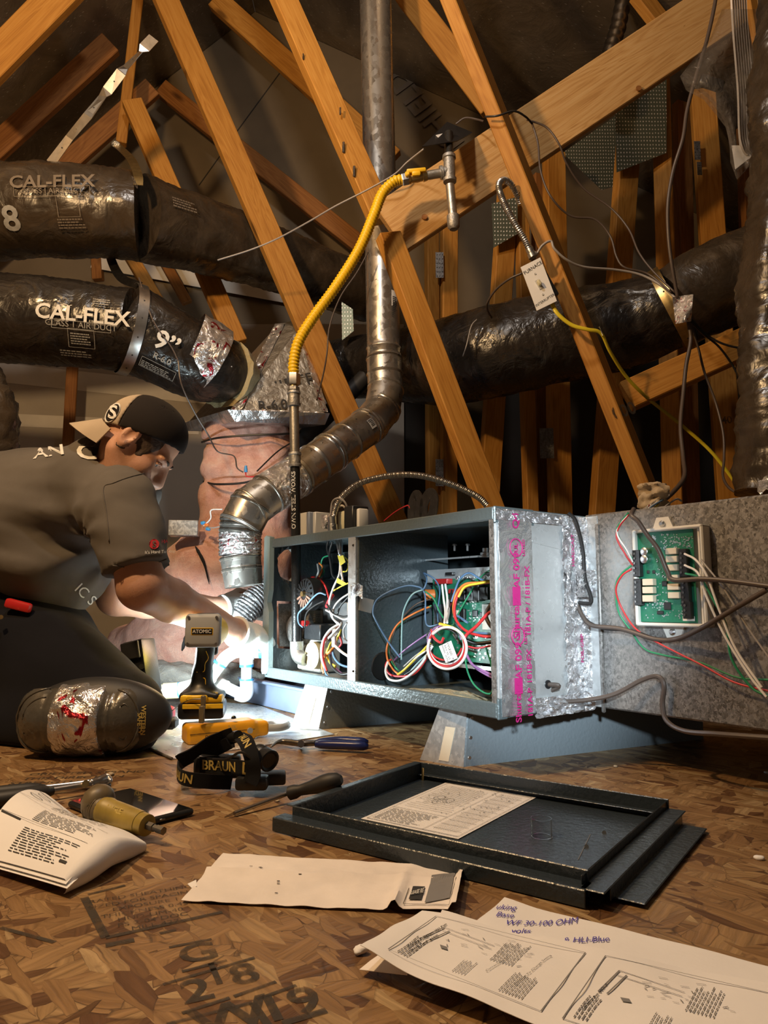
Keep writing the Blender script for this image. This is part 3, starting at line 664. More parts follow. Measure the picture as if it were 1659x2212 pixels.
t = thing('hanger_strap', 'perforated metal strap holding the large black duct at right', 'strap', q(1455, 770, 2.1))
P, nn = ring_strap(t, q(1453, 668, 2.22), q(1480, 652, 2.2) - q(1426, 682, 2.24), .143, .034, -2.2, 2.4, 'brass'); holes(t, [P[i] for i in (8, 12, 16, 20)], [nn[i] for i in (8, 12, 16, 20)])

# ------------------------------------------------------------------ flue pipe
flue = thing('flue_pipe', 'galvanised round flue pipe bending down to an open end above the furnace', 'pipe', q(525, 1265, 2.0))
def section(a, b, ra, rb=None, beads=(), m='flue_metal', caps=False, name='pipe_section', disp=None, n=36, **kw):
    rb = ra if rb is None else rb; L = (b - a).length; prof = []
    for i in range(25):
        s = i / 24; r = ra + (rb - ra) * s
        prof.append((s * L, r))
    for bd in beads:
        for ds, dr in ((-.006, 0), (-.003, .0025), (0, .0035), (.003, .0025), (.006, 0)): prof.append((bd * L + ds, ra + (rb - ra) * bd + dr))
    prof.sort(); prof = [(min(max(s, 0), L), r) for s, r in prof]
    if disp: return ob(name, tube([a.lerp(b, s / L) for s, r in prof], [r for s, r in prof], 48, caps, disp), m, flue, smooth=60, **kw)
    return ob(name, lathe(a, b, prof, n, caps), m, flue, smooth=60, **kw)
fp = [q(809, -90, 2.42), q(829.5, 770, 2.42), q(833, 842, 2.41), q(826, 884, 2.38), q(798, 918, 2.33), q(716, 976, 2.2), q(640, 1030, 2.1), q(578, 1068, 2.04), q(541, 1096, 2.01), q(522, 1132, 2.0), q(519, 1152, 2.0), q(519, 1200, 2.0), q(527, 1266, 2.0)]
section(fp[0], fp[1] + V((0, 0, -.02)), .0585, beads=(.97,))
section(fp[1], fp[2] + V((0, 0, -.012)), .061, beads=(.08, .5))
def gore(i, j, r, e=.16, **kw): d = fp[j] - fp[i]; section(fp[i] - d * e, fp[j] + d * e, r, beads=(.12, .88), **kw)
gore(2, 3, .0615); gore(3, 4, .062)
section(fp[4] + (fp[4] - fp[5]) * .12, fp[5] + (fp[5] - fp[4]) * .1, .062, .0605, beads=(.14, .2, .62, .9))
section(fp[5] + (fp[5] - fp[6]) * .1, fp[6] + (fp[6] - fp[5]) * .12, .0625, .061, beads=(.08, .16, .5, .86, .93))
section(fp[6], fp[7], .0628, .062, m='foil_crumple', name='tape_wrap', disp=lambda i, a: mnoise.noise(V((i * .3, math.cos(a) * 3, math.sin(a) * 3))) * .0022, label='shiny foil tape wrap')
gore(7, 8, .0605, .2); gore(8, 9, .0610, .25)
section(fp[9] + V((0, 0, .01)), fp[10] + V((0, 0, -.004)), .0585, beads=(.35, .8))
section(fp[10], fp[11], .0575, .0575, m='foil_tape_small', name='tape_wrap', disp=lambda i, a: mnoise.noise(V((i * .5, math.cos(a) * 5, math.sin(a) * 5))) * .006, label='crinkled foil tape with red print')
section(fp[11], fp[12], .0565, .052, beads=(.08, .45))
for k, (i, j, f) in enumerate(((5, 6, .62), (5, 6, .3), (4, 5, .4), (4, 5, .72), (1, 2, .5))):
    p = fp[i].lerp(fp[j], f); d = (fp[j] - fp[i]).normalized(); o = V((-.2, -1, .35)); o = (o - d * o.dot(d)).normalized()
    ob('rivet', cyl(p + o * .060, p + o * .0655, .0028, 8), 'zinc', flue)
ap = fp[4].lerp(fp[5], .25); d = (fp[5] - fp[4]).normalized(); o = V((.2, -1, -.12)); o = (o - d * o.dot(d)).normalized(); u = o.cross(d)
S = lambda x, y: ap + d * x + (o * math.cos(y / .0645) + u * math.sin(y / .0645)) * .0645
ob('label_sticker', sheet(lambda a, b: S((a - .5) * .026, (b - .5) * .034), 3, 6), 'grey_label', flue); ob('label_print', dashes(S, para(-.01, -.012, .01, 5, .005, .003, 3), .0006), 'ink', flue)
o2 = V((.75, -.7, 0)).normalized(); u2 = V((0, 0, 1)); ap2 = q(826, 668, 2.42)
S2 = lambda x, y: ap2 + u2 * y + (o2 * math.cos(x / .0592) + u2.cross(o2) * math.sin(x / .0592)) * .0592
ob('label_sticker', sheet(lambda a, b: S2((a - .5) * .03, (b - .5) * .1), 6, 3), 'white_paint', flue); ob('label_print', dashes(S2, para(-.011, -.045, .011, 12, .0065, .004, 5), .0006), 'ink', flue)
tag(ob('flex_connector', tube(resample([q(518, 1336, 2.04), q(545, 1302, 2.06), q(590, 1262, 2.1)], 60), .036, 30, False, lambda i, a: .0025 * (1 if i % 4 < 2 else -1)), 'foil_crumple', smooth=30), 'corrugated silver connector held in the gloved hand by the furnace', 'hose')
tag(ob('grey_vent_hose', tube(resample([q(1358, -60, 2.5), q(1335, 60, 2.5), q(1312, 130, 2.48), q(1282, 190, 2.42)], 60), .03, 24, True, lambda i, a: .0016 * (1 if i % 4 < 2 else -1)), 'steel_dark', smooth=30), 'dark ribbed vent hose above the pale beam', 'hose')

# ------------------------------------------------------------------ foil duct transition and pink insulated riser
cap = thing('duct_transition', 'foil faced tapered duct board piece with black lettering on the pink riser', 'duct', q(520, 905, 2.6))
FL, FR, BL = q(508, 893, 2.44), q(702, 900, 2.55), q(404, 915, 2.78); BR = BL + FR - FL
T1, T2 = q(622, 688, 2.64), q(640, 690, 2.9); T0, T3 = q(606, 700, 2.66), q(600, 702, 2.86)
ob('duct_board', hexa([FL, FR, BR, BL], [T0, q(648, 705, 2.62), T2, T3]), 'foil_board', cap, smooth=0)
n_f = (FR - FL).cross(T0 - FL).normalized()
if n_f.y > 0: n_f = -n_f
rd = (FR - FL).normalized()
ob('lettering', print_on('QUIETR', qp(612, 838, FL, n_f), rd + V((0, 0, .32)), (0, 0, 1), .075, off=.013), 'ink', cap); ob('lettering', print_on('R-6.0', qp(588, 878, FL, n_f), rd + V((0, 0, .12)), (0, 0, 1), .05, bold=True, off=.013), 'ink', cap)
def tape_line(a, b, n_, w_, m, par, seed, amp=.006, name='tape_seam'):
    a, b, n_ = V(a), V(b), V(n_).normalized(); s = n_.cross(b - a).normalized()
    return ob(name, sheet(lambda u, v: a.lerp(b, u) + s * (v - .5) * w_ + n_ * (.004 + amp * mnoise.noise(V((u * 20 + seed, v * 5, seed)))), 40, 5, .001), m, par, smooth=60)
tape_line(FL, T0, n_f + V((-.6, 0, 0)), .045, 'foil_tape_red', cap, 1); tape_line(FL, FR, n_f + V((0, 0, -.1)), .035, 'foil_tape_red', cap, 2); tape_line(q(700, 890, 2.54), q(648, 705, 2.62), n_f + V((.5, 0, 0)), .03, 'foil_tape_red', cap, 3)
ob('rim', hexa([p + V((0, 0, -.03)) for p in (FL, FR, BR, BL)], [FL + V((-.02, -.03, .005)), FR + V((.02, -.03, .005)), BR + V((.02, .02, .005)), BL + V((-.03, .02, .005))]), 'foil_tape', cap, smooth=0)

def pink(P):
    c = q(538, 1000, 2.68)
    x0, y0 = c.x, c.y
    def lay(pz, py_px, hw): return None
    zt = q(540, 908, 2.68).z
    d = sd_box(P, (x0, y0, zt / 2), (.168, .15, zt / 2), .09)
    for z_, k in ((q(0, 945, 2.55).z, .02), (q(0, 1042, 2.55).z, .022)):
        d = d + k * np.exp(-((P[:, 2] - z_ - .10 * (P[:, 0] - x0) * (1 if z_ > .8 else -1.0)) / .016) ** 2)
    d = smin(d, sd_ell(P, q(455, 1235, 2.45), (.16, .15, .15)), .04)
    d = smin(d, sd_ell(P, q(410, 1385, 2.42), (.23, .14, .135)), .04)
    d = smin(d, sd_ell(P, q(540, 1390, 2.5), (.14, .14, .13)), .04)
    d = smin(d, sd_ell(P, q(300, 1415, 2.5), (.13, .13, .12)), .03)
    return d + .010 * fbm(P, 14, 1) + .004 * fbm(P, 45, 2, 2)
pr = thing('insulated_riser', 'pink fibreglass wrapped duct riser behind the furnace', 'duct', q(538, 1480, 2.68))
lo, hi = q(180, 1480, 2.3), q(660, 890, 2.9)
ob('insulation', sdf_mesh(pink, (-1.2, 2.2, -.02), (-.2, 2.95, 1.02), .0135, 1), 'insulation_pink', pr, smooth=180)
for pts in ([(436, 955, 2.60), (470, 946, 2.50), (540, 940, 2.485), (600, 938, 2.50), (648, 935, 2.60)], [(440, 1040, 2.60), (470, 1046, 2.50), (540, 1040, 2.485), (600, 1010, 2.485), (645, 985, 2.6)]):
    ob('twine', tube(spline([q(*p) for p in pts], 6), .004, 6), 'wire_black', pr)
for pts in ([(422, 1180, 2.30), (440, 1215, 2.29), (452, 1262, 2.3)], [(402, 1370, 2.29), (395, 1400, 2.285), (385, 1440, 2.3)]):
    ob('tear', tube(spline([q(*p) for p in pts], 6), [.002, .004, .006, .005, .006, .006, .005, .004, .003, .003, .003, .002, .001], 6), 'wire_black', pr)
def fluff(P): return sd_ell(P, q(400, 1462, 2.3), (.24, .12, .05)) + .012 * fbm(P, 22, 5) + .006 * fbm(P, 60, 3, 2)
tag(ob('loose_insulation', sdf_mesh(fluff, (-1.0, 2.1, -.02), (-.3, 2.5, .16), .01), 'insulation_grey', smooth=180), 'grey loose insulation heaped on the floor under the pink duct', 'insulation', kind='stuff')
t = thing('actuator_box', 'small galvanised box with coloured wire nuts on the pink duct', 'electrical box', q(395, 1160, 2.3))
c = q(398, 1142, 2.31); ob('box', boxat(c, (.092, .06, .05), (1, .15, 0), bev=.002), 'galvanised_clean', t)
for i, (x, y, m) in enumerate(((436, 1130, 'pvc_blue'), (444, 1134, 'wire_orange'), (447, 1142, 'pvc_blue'))): ob('wire_nut', lathe(q(x, y, 2.29), q(x + 9, y - 3 + i * 3, 2.28), [(0, .006), (.01, .005), (.014, .003)], 10), m, t)
for pts, m in (([(440, 1136, 2.29), (455, 1120, 2.28), (456, 1102, 2.27), (480, 1100, 2.25)], 'wire_white'), ([(447, 1138, 2.29), (460, 1140, 2.28), (482, 1136, 2.25)], 'wire_grey')): ob('wire', tube(spline([q(*p) for p in pts], 6), .0022, 6), m, t)
t = thing('wire_splice', 'blue wire nut splice hanging on the pink riser', 'wire', q(530, 1045, 2.36))
ob('wire_nut', lathe(q(531, 1006, 2.36), q(531, 1022, 2.36), [(0, .004), (.014, .006), (.022, .006)], 10), 'pvc_blue', t)
for pts, m in (([(531, 1016, 2.36), (532, 1028, 2.36), (545, 1030, 2.35), (565, 1026, 2.33)], 'wire_red'), ([(385, 780, 2.2), (392, 830, 2.2), (420, 890, 2.25), (450, 940, 2.3), (470, 975, 2.36), (505, 985, 2.36), (512, 1010, 2.36), (525, 1020, 2.36)], 'wire_brown'), ([(300, 600, 2.25), (330, 690, 2.2), (370, 750, 2.2), (385, 780, 2.2)], 'wire_brown'), ([(555, 1018, 2.35), (600, 975, 2.4), (640, 950, 2.45)], 'wire_black'), ([(500, 1112, 2.2), (497, 1085, 2.22), (510, 1060, 2.25)], 'wire_grey')):
    ob('wire', tube(spline([q(*p) for p in pts], 8), .0025, 6), m, t)

# ------------------------------------------------------------------ gas line
gas = thing('gas_line', 'gas line with yellow corrugated connector and shut-off valve', 'pipe', q(640, 1395, 1.95))
P = resample(spline([q(*p) for p in ((872, 388, 2.0), (852, 392, 2.0), (826, 418, 2.0), (806, 468, 1.99), (775, 540, 1.98), (725, 620, 1.97), (675, 688, 1.96), (645, 738, 1.95), (635, 780, 1.95), (634, 812, 1.95))], 10), 300)
ob('yellow_connector', tube(P, .0148, 14, True, lambda i, a: .0016 * math.sin(i * 2 * math.pi / 4.3)), 'yellow_tube', gas, smooth=80)
def hexnut(a, b, r, m): ob('fitting', lathe(a, b, [(0, r * .94), ((b - a).length * .12, r), ((b - a).length * .88, r), ((b - a).length, r * .94)], 6), m, gas, smooth=20)
G = lambda px, py, Y=1.95: q(px, py, Y)
hexnut(G(634, 808), G(634, 832), .0195, 'zinc'); ob('fitting', cyl(G(634, 830), G(634.5, 848), .0125), 'brass', gas); hexnut(G(634, 836), G(634, 844), .017, 'iron_grey')
ob('fitting', lathe(G(634.5, 846), G(635, 880), [(0, .0185), (.006, .0195), (.007, .0165), (.034, .0165), (.035, .0195), (.042, .0185)], 20), 'iron_grey', gas)
ob('pipe_galvanised', cyl(G(635, 878), G(637, 985), .0133, 20), 'pipe_galv', gas)
ob('fitting', lathe(G(637, 978), G(637.5, 1010), [(0, .0175), (.006, .0185), (.008, .0158), (.032, .0158), (.034, .0185), (.04, .0175)], 20), 'iron_grey', gas)
ob('pipe_black', cyl(G(637.5, 1006), G(641, 1392), .0133, 20), 'pipe_black', gas)
pa, pb = G(637.5, 1006), G(641, 1392); ap, o = cyl_hit(634, 1080, pa, pb - pa, .0137)
ob('pipe_lettering', print_round('OWN STEEL WORKS', ap, pa - pb, o, .0137, .017, 'CENTER', True), 'print_white', gas); 
ob('elbow', tube(spline([G(641, 1385), G(642, 1408), G(648, 1420, 1.94), G(660, 1424, 1.93)], 6), .0185, 18), 'iron_grey', gas)
ob('tee', lathe(G(970, 336, 2.0), G(972, 402, 2.0), [(0, .0195), (.01, .0205), (.012, .0165), (.034, .0175), (.05, .0175), (.073, .0165), (.075, .0205), (.085, .0195)], 20), 'iron_grey', gas)
ob('tee', lathe(G(971, 370, 2.0), G(948, 374, 2.0), [(0, .016), (.018, .016), (.02, .02), (.029, .0195)], 20), 'iron_grey', gas)
ob('drip_leg', cyl(G(972, 400, 2.0), G(979, 475, 2.0), .0135, 18), 'pipe_galv', gas)
ob('end_cap', lathe(G(978.5, 466, 2.0), G(980.5, 500, 2.0), [(0, .0185), (.01, .019), (.035, .018), (.043, .012), (.0435, .002)], 20), 'iron_grey', gas)
ob('nipple', cyl(G(970, 340, 2.0), G(969, 288, 2.02), .0133, 16), 'pipe_black', gas)
ob('nipple', cyl(G(952, 374, 2.0), G(918, 380, 2.0), .0133, 16), 'pipe_galv', gas)
ob('valve_body', lathe(G(922, 379, 2.0), G(872, 388, 2.0), [(0, .015), (.012, .017), (.014, .014), (.03, .0155), (.048, .014), (.05, .0165), (.066, .0165)], 12), 'brass', gas, smooth=30)
hexnut(G(882, 386, 2.0), G(868, 389, 2.0), .019, 'zinc')
hdl = join(boxat(G(899, 369, 1.985), (.058, .02, .012), (1, 0, .1), (0, -.3, 1), bev=.004, seg=2), boxat(G(899, 376, 1.985), (.026, .022, .014), (1, 0, .1), (0, -.3, 1), bev=.005, seg=2), boxat(G(880, 378, 1.985), (.014, .02, .014), (1, 0, .1), bev=.003))
ob('valve_handle', hdl, 'yellow_drill', gas)
t = thing('pipe_bracket', 'dark metal plate with a white sticker above the gas tee', 'bracket', G(968, 290, 2.05))
pl = [q(912, 316, 1.95), q(966, 263, 2.07), q(1022, 286, 2.1), q(988, 304, 2.0)]; n_ = (pl[1] - pl[0]).cross(pl[2] - pl[0]).normalized(); n_ = n_ if n_.dot(CAM - pl[0]) > 0 else -n_
ob('plate', slab(pl, n_, .003), 'black_plastic', t); e = (pl[1] - pl[0]).normalized(); c = qp(962, 294, pl[0], n_); f = n_.cross(e)
ob('sticker', boxat(c + n_ * .0012, (.075, .022, .001), e * .8 + (pl[2] - pl[1]).normalized() * .35, n_), 'white_paint', t); ob('sticker_print', print_on('Geca', c + n_ * .002, e * .8 + (pl[2] - pl[1]).normalized() * .35, n_.cross(e), .014, bold=True), 'ink', t)
ob('thin_wire', tube(spline([q(985, 268, 2.08), q(1005, 255, 2.07), q(1030, 258, 2.06), q(1045, 262, 2.04)], 6), .003, 6), 'wire_brown', t)
# ------------------------------------------------------------------ furnace lying on its side
from mathutils.geometry import tessellate_polygon
FA, FB = q(575, 1300, 1.97), q(1072, 1300, 1.27); FA.z = FB.z = 0
FE = (FB - FA).normalized(); FN = V((-FE.y, FE.x, 0)); FLEN = (FB - FA).length          # along the cabinet, into the cabinet
if FN.y < 0: FN = -FN
ZB, ZT, FD, ZU = .100, .469, .50, V((0, 0, 1))
def FP(s, t, z): return FA + FE * s + FN * t + ZU * z
def fx(px, py, t=0.0): return qp(px, py, FP(0, t, 0), FN)                # pixel -> point on the plane t
def fbox(s0, s1, t0, t1, z0, z1, bev=0.0): return boxat(FP((s0 + s1) / 2, (t0 + t1) / 2, (z0 + z1) / 2), (s1 - s0, t1 - t0, z1 - z0), FE, ZU, bev)
def fs(px, t=0.0): return (fx(px, 1300, t) - FA).dot(FE)
furn = thing('furnace', 'grey-blue furnace lying on its side with its doors off and wiring exposed', 'furnace', FP(.4, .25, ZB))
ob('cabinet_panel', join(fbox(.0, FLEN, 0, FD, ZT - .006, ZT), fbox(.035, FLEN, -.004, .004, ZT - .024, ZT, .002)), 'furnace_paint', furn, smooth=20)
ob('cabinet_panel', join(fbox(.0, FLEN, 0, FD, ZB, ZB + .006), fbox(.02, FLEN, -.004, .004, ZB, ZB + .027, .002)), 'furnace_paint', furn, smooth=20)
def holed(outer, holes_, n_, th):
    polys = [outer] + holes_; flat = [V(p) for pl_ in polys for p in pl_]; tris = tessellate_polygon([[V(p) for p in pl_] for pl_ in polys])
    k = len(flat); n_ = V(n_).normalized(); vs = flat + [p - n_ * th for p in flat]; fs_ = [list(t_) for t_ in tris] + [[i + k for i in reversed(t_)] for t_ in tris]; o = 0
    for pl_ in polys:
        m_ = len(pl_); fs_ += [[o + i, o + (i + 1) % m_, k + o + (i + 1) % m_, k + o + i] for i in range(m_)]; o += m_
    return fix_normals((vs, fs_))
def le(px, py): return qp(px, py, FP(.003, 0, 0), FE)                 # on the left end panel
rh = random.Random(4)
hole1 = [le(619 + 21 * math.cos(a) * rh.uniform(.88, 1.08), 1221 + 33 * math.sin(a) * rh.uniform(.9, 1.08)) for a in [2 * math.pi * i / 14 for i in range(14)]]
hole2 = [le(598, 1298), le(640, 1300), le(640, 1403), le(598, 1400)]
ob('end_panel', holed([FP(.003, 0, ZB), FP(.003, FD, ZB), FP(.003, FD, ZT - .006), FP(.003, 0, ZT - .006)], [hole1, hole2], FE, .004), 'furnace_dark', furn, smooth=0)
for i in range(14):      # bent metal tabs round the torn opening
    a, b = hole1[i], hole1[(i + 1) % 14]; c = (a + b) / 2; cen = sum(hole1, V()) / 14
    if rh.random() < .75: ob('torn_tab', slab([a, b, c + (c - cen) * rh.uniform(.15, .4) + FE * rh.uniform(.006, .016)], FE, .001), 'zinc', furn, smooth=0)
ob('knockout_plate', slab([qp(x, y, FP(-.012, 0, 0), FE) for x, y in ((602, 1304), (642, 1304), (642, 1398), (604, 1396))], FE, .002), 'galvanised', furn, smooth=0)
ob('blower_dome', lathe(FP(.03, .10, .225), FP(.03, .05, .225), [(0, .055), (.02, .05), (.035, .035), (.042, .01)], 24), 'galvanised', furn)
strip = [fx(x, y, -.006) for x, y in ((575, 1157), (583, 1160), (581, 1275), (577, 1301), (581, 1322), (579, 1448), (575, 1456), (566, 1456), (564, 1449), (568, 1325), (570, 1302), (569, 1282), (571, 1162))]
ob('corner_flange', slab(strip, -FN, .014), 'furnace_paint_lit', furn, smooth=0)
ob('end_stile', fbox(FLEN - .012, FLEN, -.003, .03, ZB + .02, ZT - .02), 'galvanised', furn, smooth=0)
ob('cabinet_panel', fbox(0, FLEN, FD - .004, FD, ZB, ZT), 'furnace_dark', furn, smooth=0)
sP0, sP1 = fs(754), fs(770)
post = ob('post', join(fbox(sP0, sP1, -.003, .0, ZB + .02, ZT - .02), fbox(sP1 - .003, sP1, 0, .03, ZB + .02, ZT - .02)), 'galvanised_clean', furn, smooth=0)
for y in (1178, 1450): ob('screw_hole', cyl(fx(763, y, -.0032), fx(763, y, -.0045), .0028, 10), 'ink', post)
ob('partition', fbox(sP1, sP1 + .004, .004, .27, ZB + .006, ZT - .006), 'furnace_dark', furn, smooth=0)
ob('vestibule_panel', fbox(.004, sP1, .27, .274, ZB + .006, ZT - .006), 'furnace_paint', furn, smooth=0)
ob('vestibule_bracket', fbox(fs(650, .2), sP1, .20, .26, ZT - .06, ZT - .03), 'furnace_paint', furn, smooth=0)
# --- burner compartment
ind = ob('inducer_motor', lathe(fx(657, 1283, .045), fx(657, 1283, .045) + FN * .16, [(0, .030), (.004, .041), (.012, .043), (.03, .043), (.032, .039), (.13, .039), (.135, .05), (.16, .05)], 28), 'black_plastic', furn)
mc = fx(657, 1283, .045)
for k in range(16):
    a = 2 * math.pi * k / 16; d = FE * math.cos(a) + ZU * math.sin(a)
    ob('cooling_slot', boxat(mc + d * .026 - FN * .001, (.02, .0045, .003), d, FN), 'terracotta' if math.sin(a) < -.2 else 'chip_black', ind)
ob('shaft', cyl(mc - FN * .008, mc, .007, 12), 'brass', ind)
ob('inducer_housing', join(fbox(fs(690, .2), fs(752, .2), .19, .26, .245, .345, .01), lathe(fx(735, 1300, .18), fx(735, 1300, .25), [(0, .05), (.03, .06), (.05, .06)], 20)), 'furnace_dark', furn)
ob('pressure_switch', join(fbox(fs(650, .16), fs(690, .16), .16, .2, .365, .41, .004), lathe(fx(668, 1205, .15), fx(668, 1205, .2), [(0, .02), (.01, .032), (.02, .032)], 20)), 'furnace_dark', furn)
ob('switch_connector', fbox(fs(676, .14), fs(690, .14), .13, .15, .345, .372, .002), 'red_plastic', furn)
ob('switch_disc', lathe(fx(655, 1207, .145), fx(680, 1207, .17), [(0, .02), (.004, .027), (.006, .027)], 20), 'zinc', furn)
lp = [fx(x, y, .15) for x, y in ((645, 1322), (697, 1318), (697, 1372), (645, 1372))]; ob('rating_plate', slab(lp, -FN, .002), 'zinc', furn, smooth=0)
S3 = lambda u, v: lp[3].lerp(lp[2], u).lerp(lp[0].lerp(lp[1], u), v) - FN * .0012
ob('rating_print', dashes(S3, para(.3, .12, .95, 9, .09, .03, 5), 0), 'ink_grey', furn, smooth=0)
ob('burner_box', fbox(fs(697, .14), fs(752, .14), .14, .26, .19, .30, .003), 'zinc', furn)
gv = ob('gas_valve', join(fbox(fs(648, .09), fs(690, .09), .09, .16, .115, .20, .006), fbox(fs(640, .08), fs(672, .08), .085, .14, .118, .165, .004)), 'white_plastic', furn)
gc = fx(672, 1416, .07); ob('regulator_cover', lathe(gc, gc + FN * .03, [(0, .03), (.002, .035), (.02, .036), (.03, .034)], 28), 'cream_plastic', gv)
for d in (FE, ZU): ob('cover_rib', boxat(gc - FN * .001, (.06, .003, .003), d, FN), 'grey_label', gv)
ob('valve_coil', fbox(fs(650, .075), fs(692, .075), .075, .13, .2, .242, .003), 'black_plastic', gv); ob('coil_connector', fbox(fs(653, .07), fs(663, .07), .065, .08, .236, .25, .002), 'red_plastic', gv)
ob('inlet_fitting', lathe(fx(648, 1398, .08), fx(665, 1402, .09), [(0, .013), (.012, .015), (.02, .012)], 8), 'iron_grey', gv)
ob('burner_tray', fbox(fs(645, .12), sP0, .05, .26, .108, .112), 'galvanised_clean', furn, smooth=0)
# --- blower compartment
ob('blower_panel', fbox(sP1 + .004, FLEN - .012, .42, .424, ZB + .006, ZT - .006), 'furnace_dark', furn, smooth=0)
bracket = ob('control_bracket', join(fbox(fs(930, .2), FLEN - .014, .19, .30, .345, .375), fbox(fs(905, .2), FLEN - .014, .20, .202, .398, .402)), 'galvanised_clean', furn, smooth=0)
ob('bracket_shelf', fbox(fs(940, .2), FLEN - .014, .19, .34, .155, .163), 'galvanised_clean', furn, smooth=0)
for x in (982, 1010): ob('screw', lathe(fx(x, 1190, .2), fx(x, 1184, .2), [(0, .003), (.012, .003), (.0121, .006), (.016, .005)], 8), 'zinc', furn)
ob('mount_bolt', lathe(fx(1050, 1204, .19), fx(1050, 1186, .19), [(0, .018), (.003, .018), (.004, .013), (.01, .013), (.011, .008), (.02, .008)], 12), 'zinc', furn)
pcb = ob('control_board', fbox(fs(935, .185), FLEN - .014, .185, .188, .17, .352), 'pcb_green', furn, smooth=0)
def on_pcb(px0, py0, px1, py1, h, m, name, t=.185): a = fx(px0, py1, t); b = fx(px1, py0, t); return ob(name, fbox((a - FA).dot(FE), (b - FA).dot(FE), t - h, t, a.z, b.z, .001), m, pcb, smooth=0)
for x0, y0, x1, y1, h, m, nm in ((978, 1272, 1000, 1282, .014, 'red_plastic', 'connector'), (952, 1250, 978, 1262, .018, 'red_plastic', 'connector'), (1005, 1266, 1018, 1296, .02, 'chip_black', 'relay'), (1022, 1264, 1034, 1298, .02, 'chip_black', 'relay'), (1036, 1264, 1048, 1298, .02, 'chip_black', 'relay'), (1050, 1268, 1068, 1296, .02, 'chip_black', 'relay'), (998, 1315, 1008, 1342, .008, 'chip_black', 'chip'), (1024, 1318, 1034, 1332, .006, 'chip_black', 'chip'), (1040, 1322, 1047, 1332, .006, 'chip_black', 'chip'), (1050, 1305, 1070, 1360, .012, 'white_plastic', 'transformer'), (985, 1318, 996, 1334, .01, 'relay_tan', 'fuse'), (968, 1236, 984, 1243, .01, 'chip_black', 'connector'), (1052, 1236, 1068, 1243, .01, 'chip_black', 'connector'), (940, 1305, 960, 1350, .006, 'furnace_dark', 'chip'), (1060, 1390, 1074, 1402, .01, 'relay_tan', 'relay')): on_pcb(x0, y0, x1, y1, h, m, nm)
dots = []
rp = random.Random(3)
for i in range(230):
    x, y = rp.uniform(985, 1072), rp.choice([rp.uniform(1285, 1345), rp.uniform(1372, 1428), rp.uniform(1246, 1252)]); p = fx(x, y, .184)
    dots.append(boxat(p, (rp.uniform(.002, .005), .0015, rp.uniform(.002, .004)), FE, ZU))
ob('solder_joints', join(*dots), 'solder', pcb, smooth=0, kind='stuff')
ob('choke_coil', lathe(fx(915, 1285, .15), fx(937, 1285, .17), [(0, .006), (.003, .013), (.025, .013), (.028, .006)], 14), 'wire_orange', furn)
ob('wall_grommet', lathe(fx(916, 1305, .2), fx(916, 1305, .205), [(0, .012), (.003, .014)], 18), 'zinc', furn)
ob('grommet', lathe(FP(sP1 + .006, .07, .155), FP(sP1 + .002, .07, .155), [(0, .03), (.002, .032)], 20), 'chip_black', furn)
def fsd(P): return sd_ell(P, FP(fs(960, .08), .08, ZB + .008), (.12, .05, .012), np.stack([np.array(FE), np.array(FN), np.array(ZU)], 1)) + .004 * fbm(P, 60, 4)
c_ = FP(fs(960, .08), .08, ZB); ob('insulation_scraps', sdf_mesh(fsd, (c_.x - .15, c_.y - .15, ZB), (c_.x + .15, c_.y + .15, ZB + .035), .006), 'insulation_yellow', furn, smooth=180)
ob('tuft', tube([fx(1072, 1520, .03), fx(1066, 1500, .03), fx(1071, 1492, .03)], [.006, .004, .001], 6), 'insulation_yellow', furn)
def wires(name, rows, r=.0018):
    h = bpy.data.objects.new(name, None); COL.objects.link(h); place(h, Matrix.Translation(rows[0][1][0] if isinstance(rows[0][1][0], V) else fx(*rows[0][1][0][:2], rows[0][1][0][2] if len(rows[0][1][0]) > 2 else .1)), furn)
    for row in rows:
        m, pts = row[0], row[1]; rr = row[2] if len(row) > 2 else r
        P = [fx(p[0], p[1], p[2] if len(p) > 2 else .1) for p in pts]
        ob('wire', tube(spline(P, 7), rr, 6), 'wire_' + m, h, smooth=80)
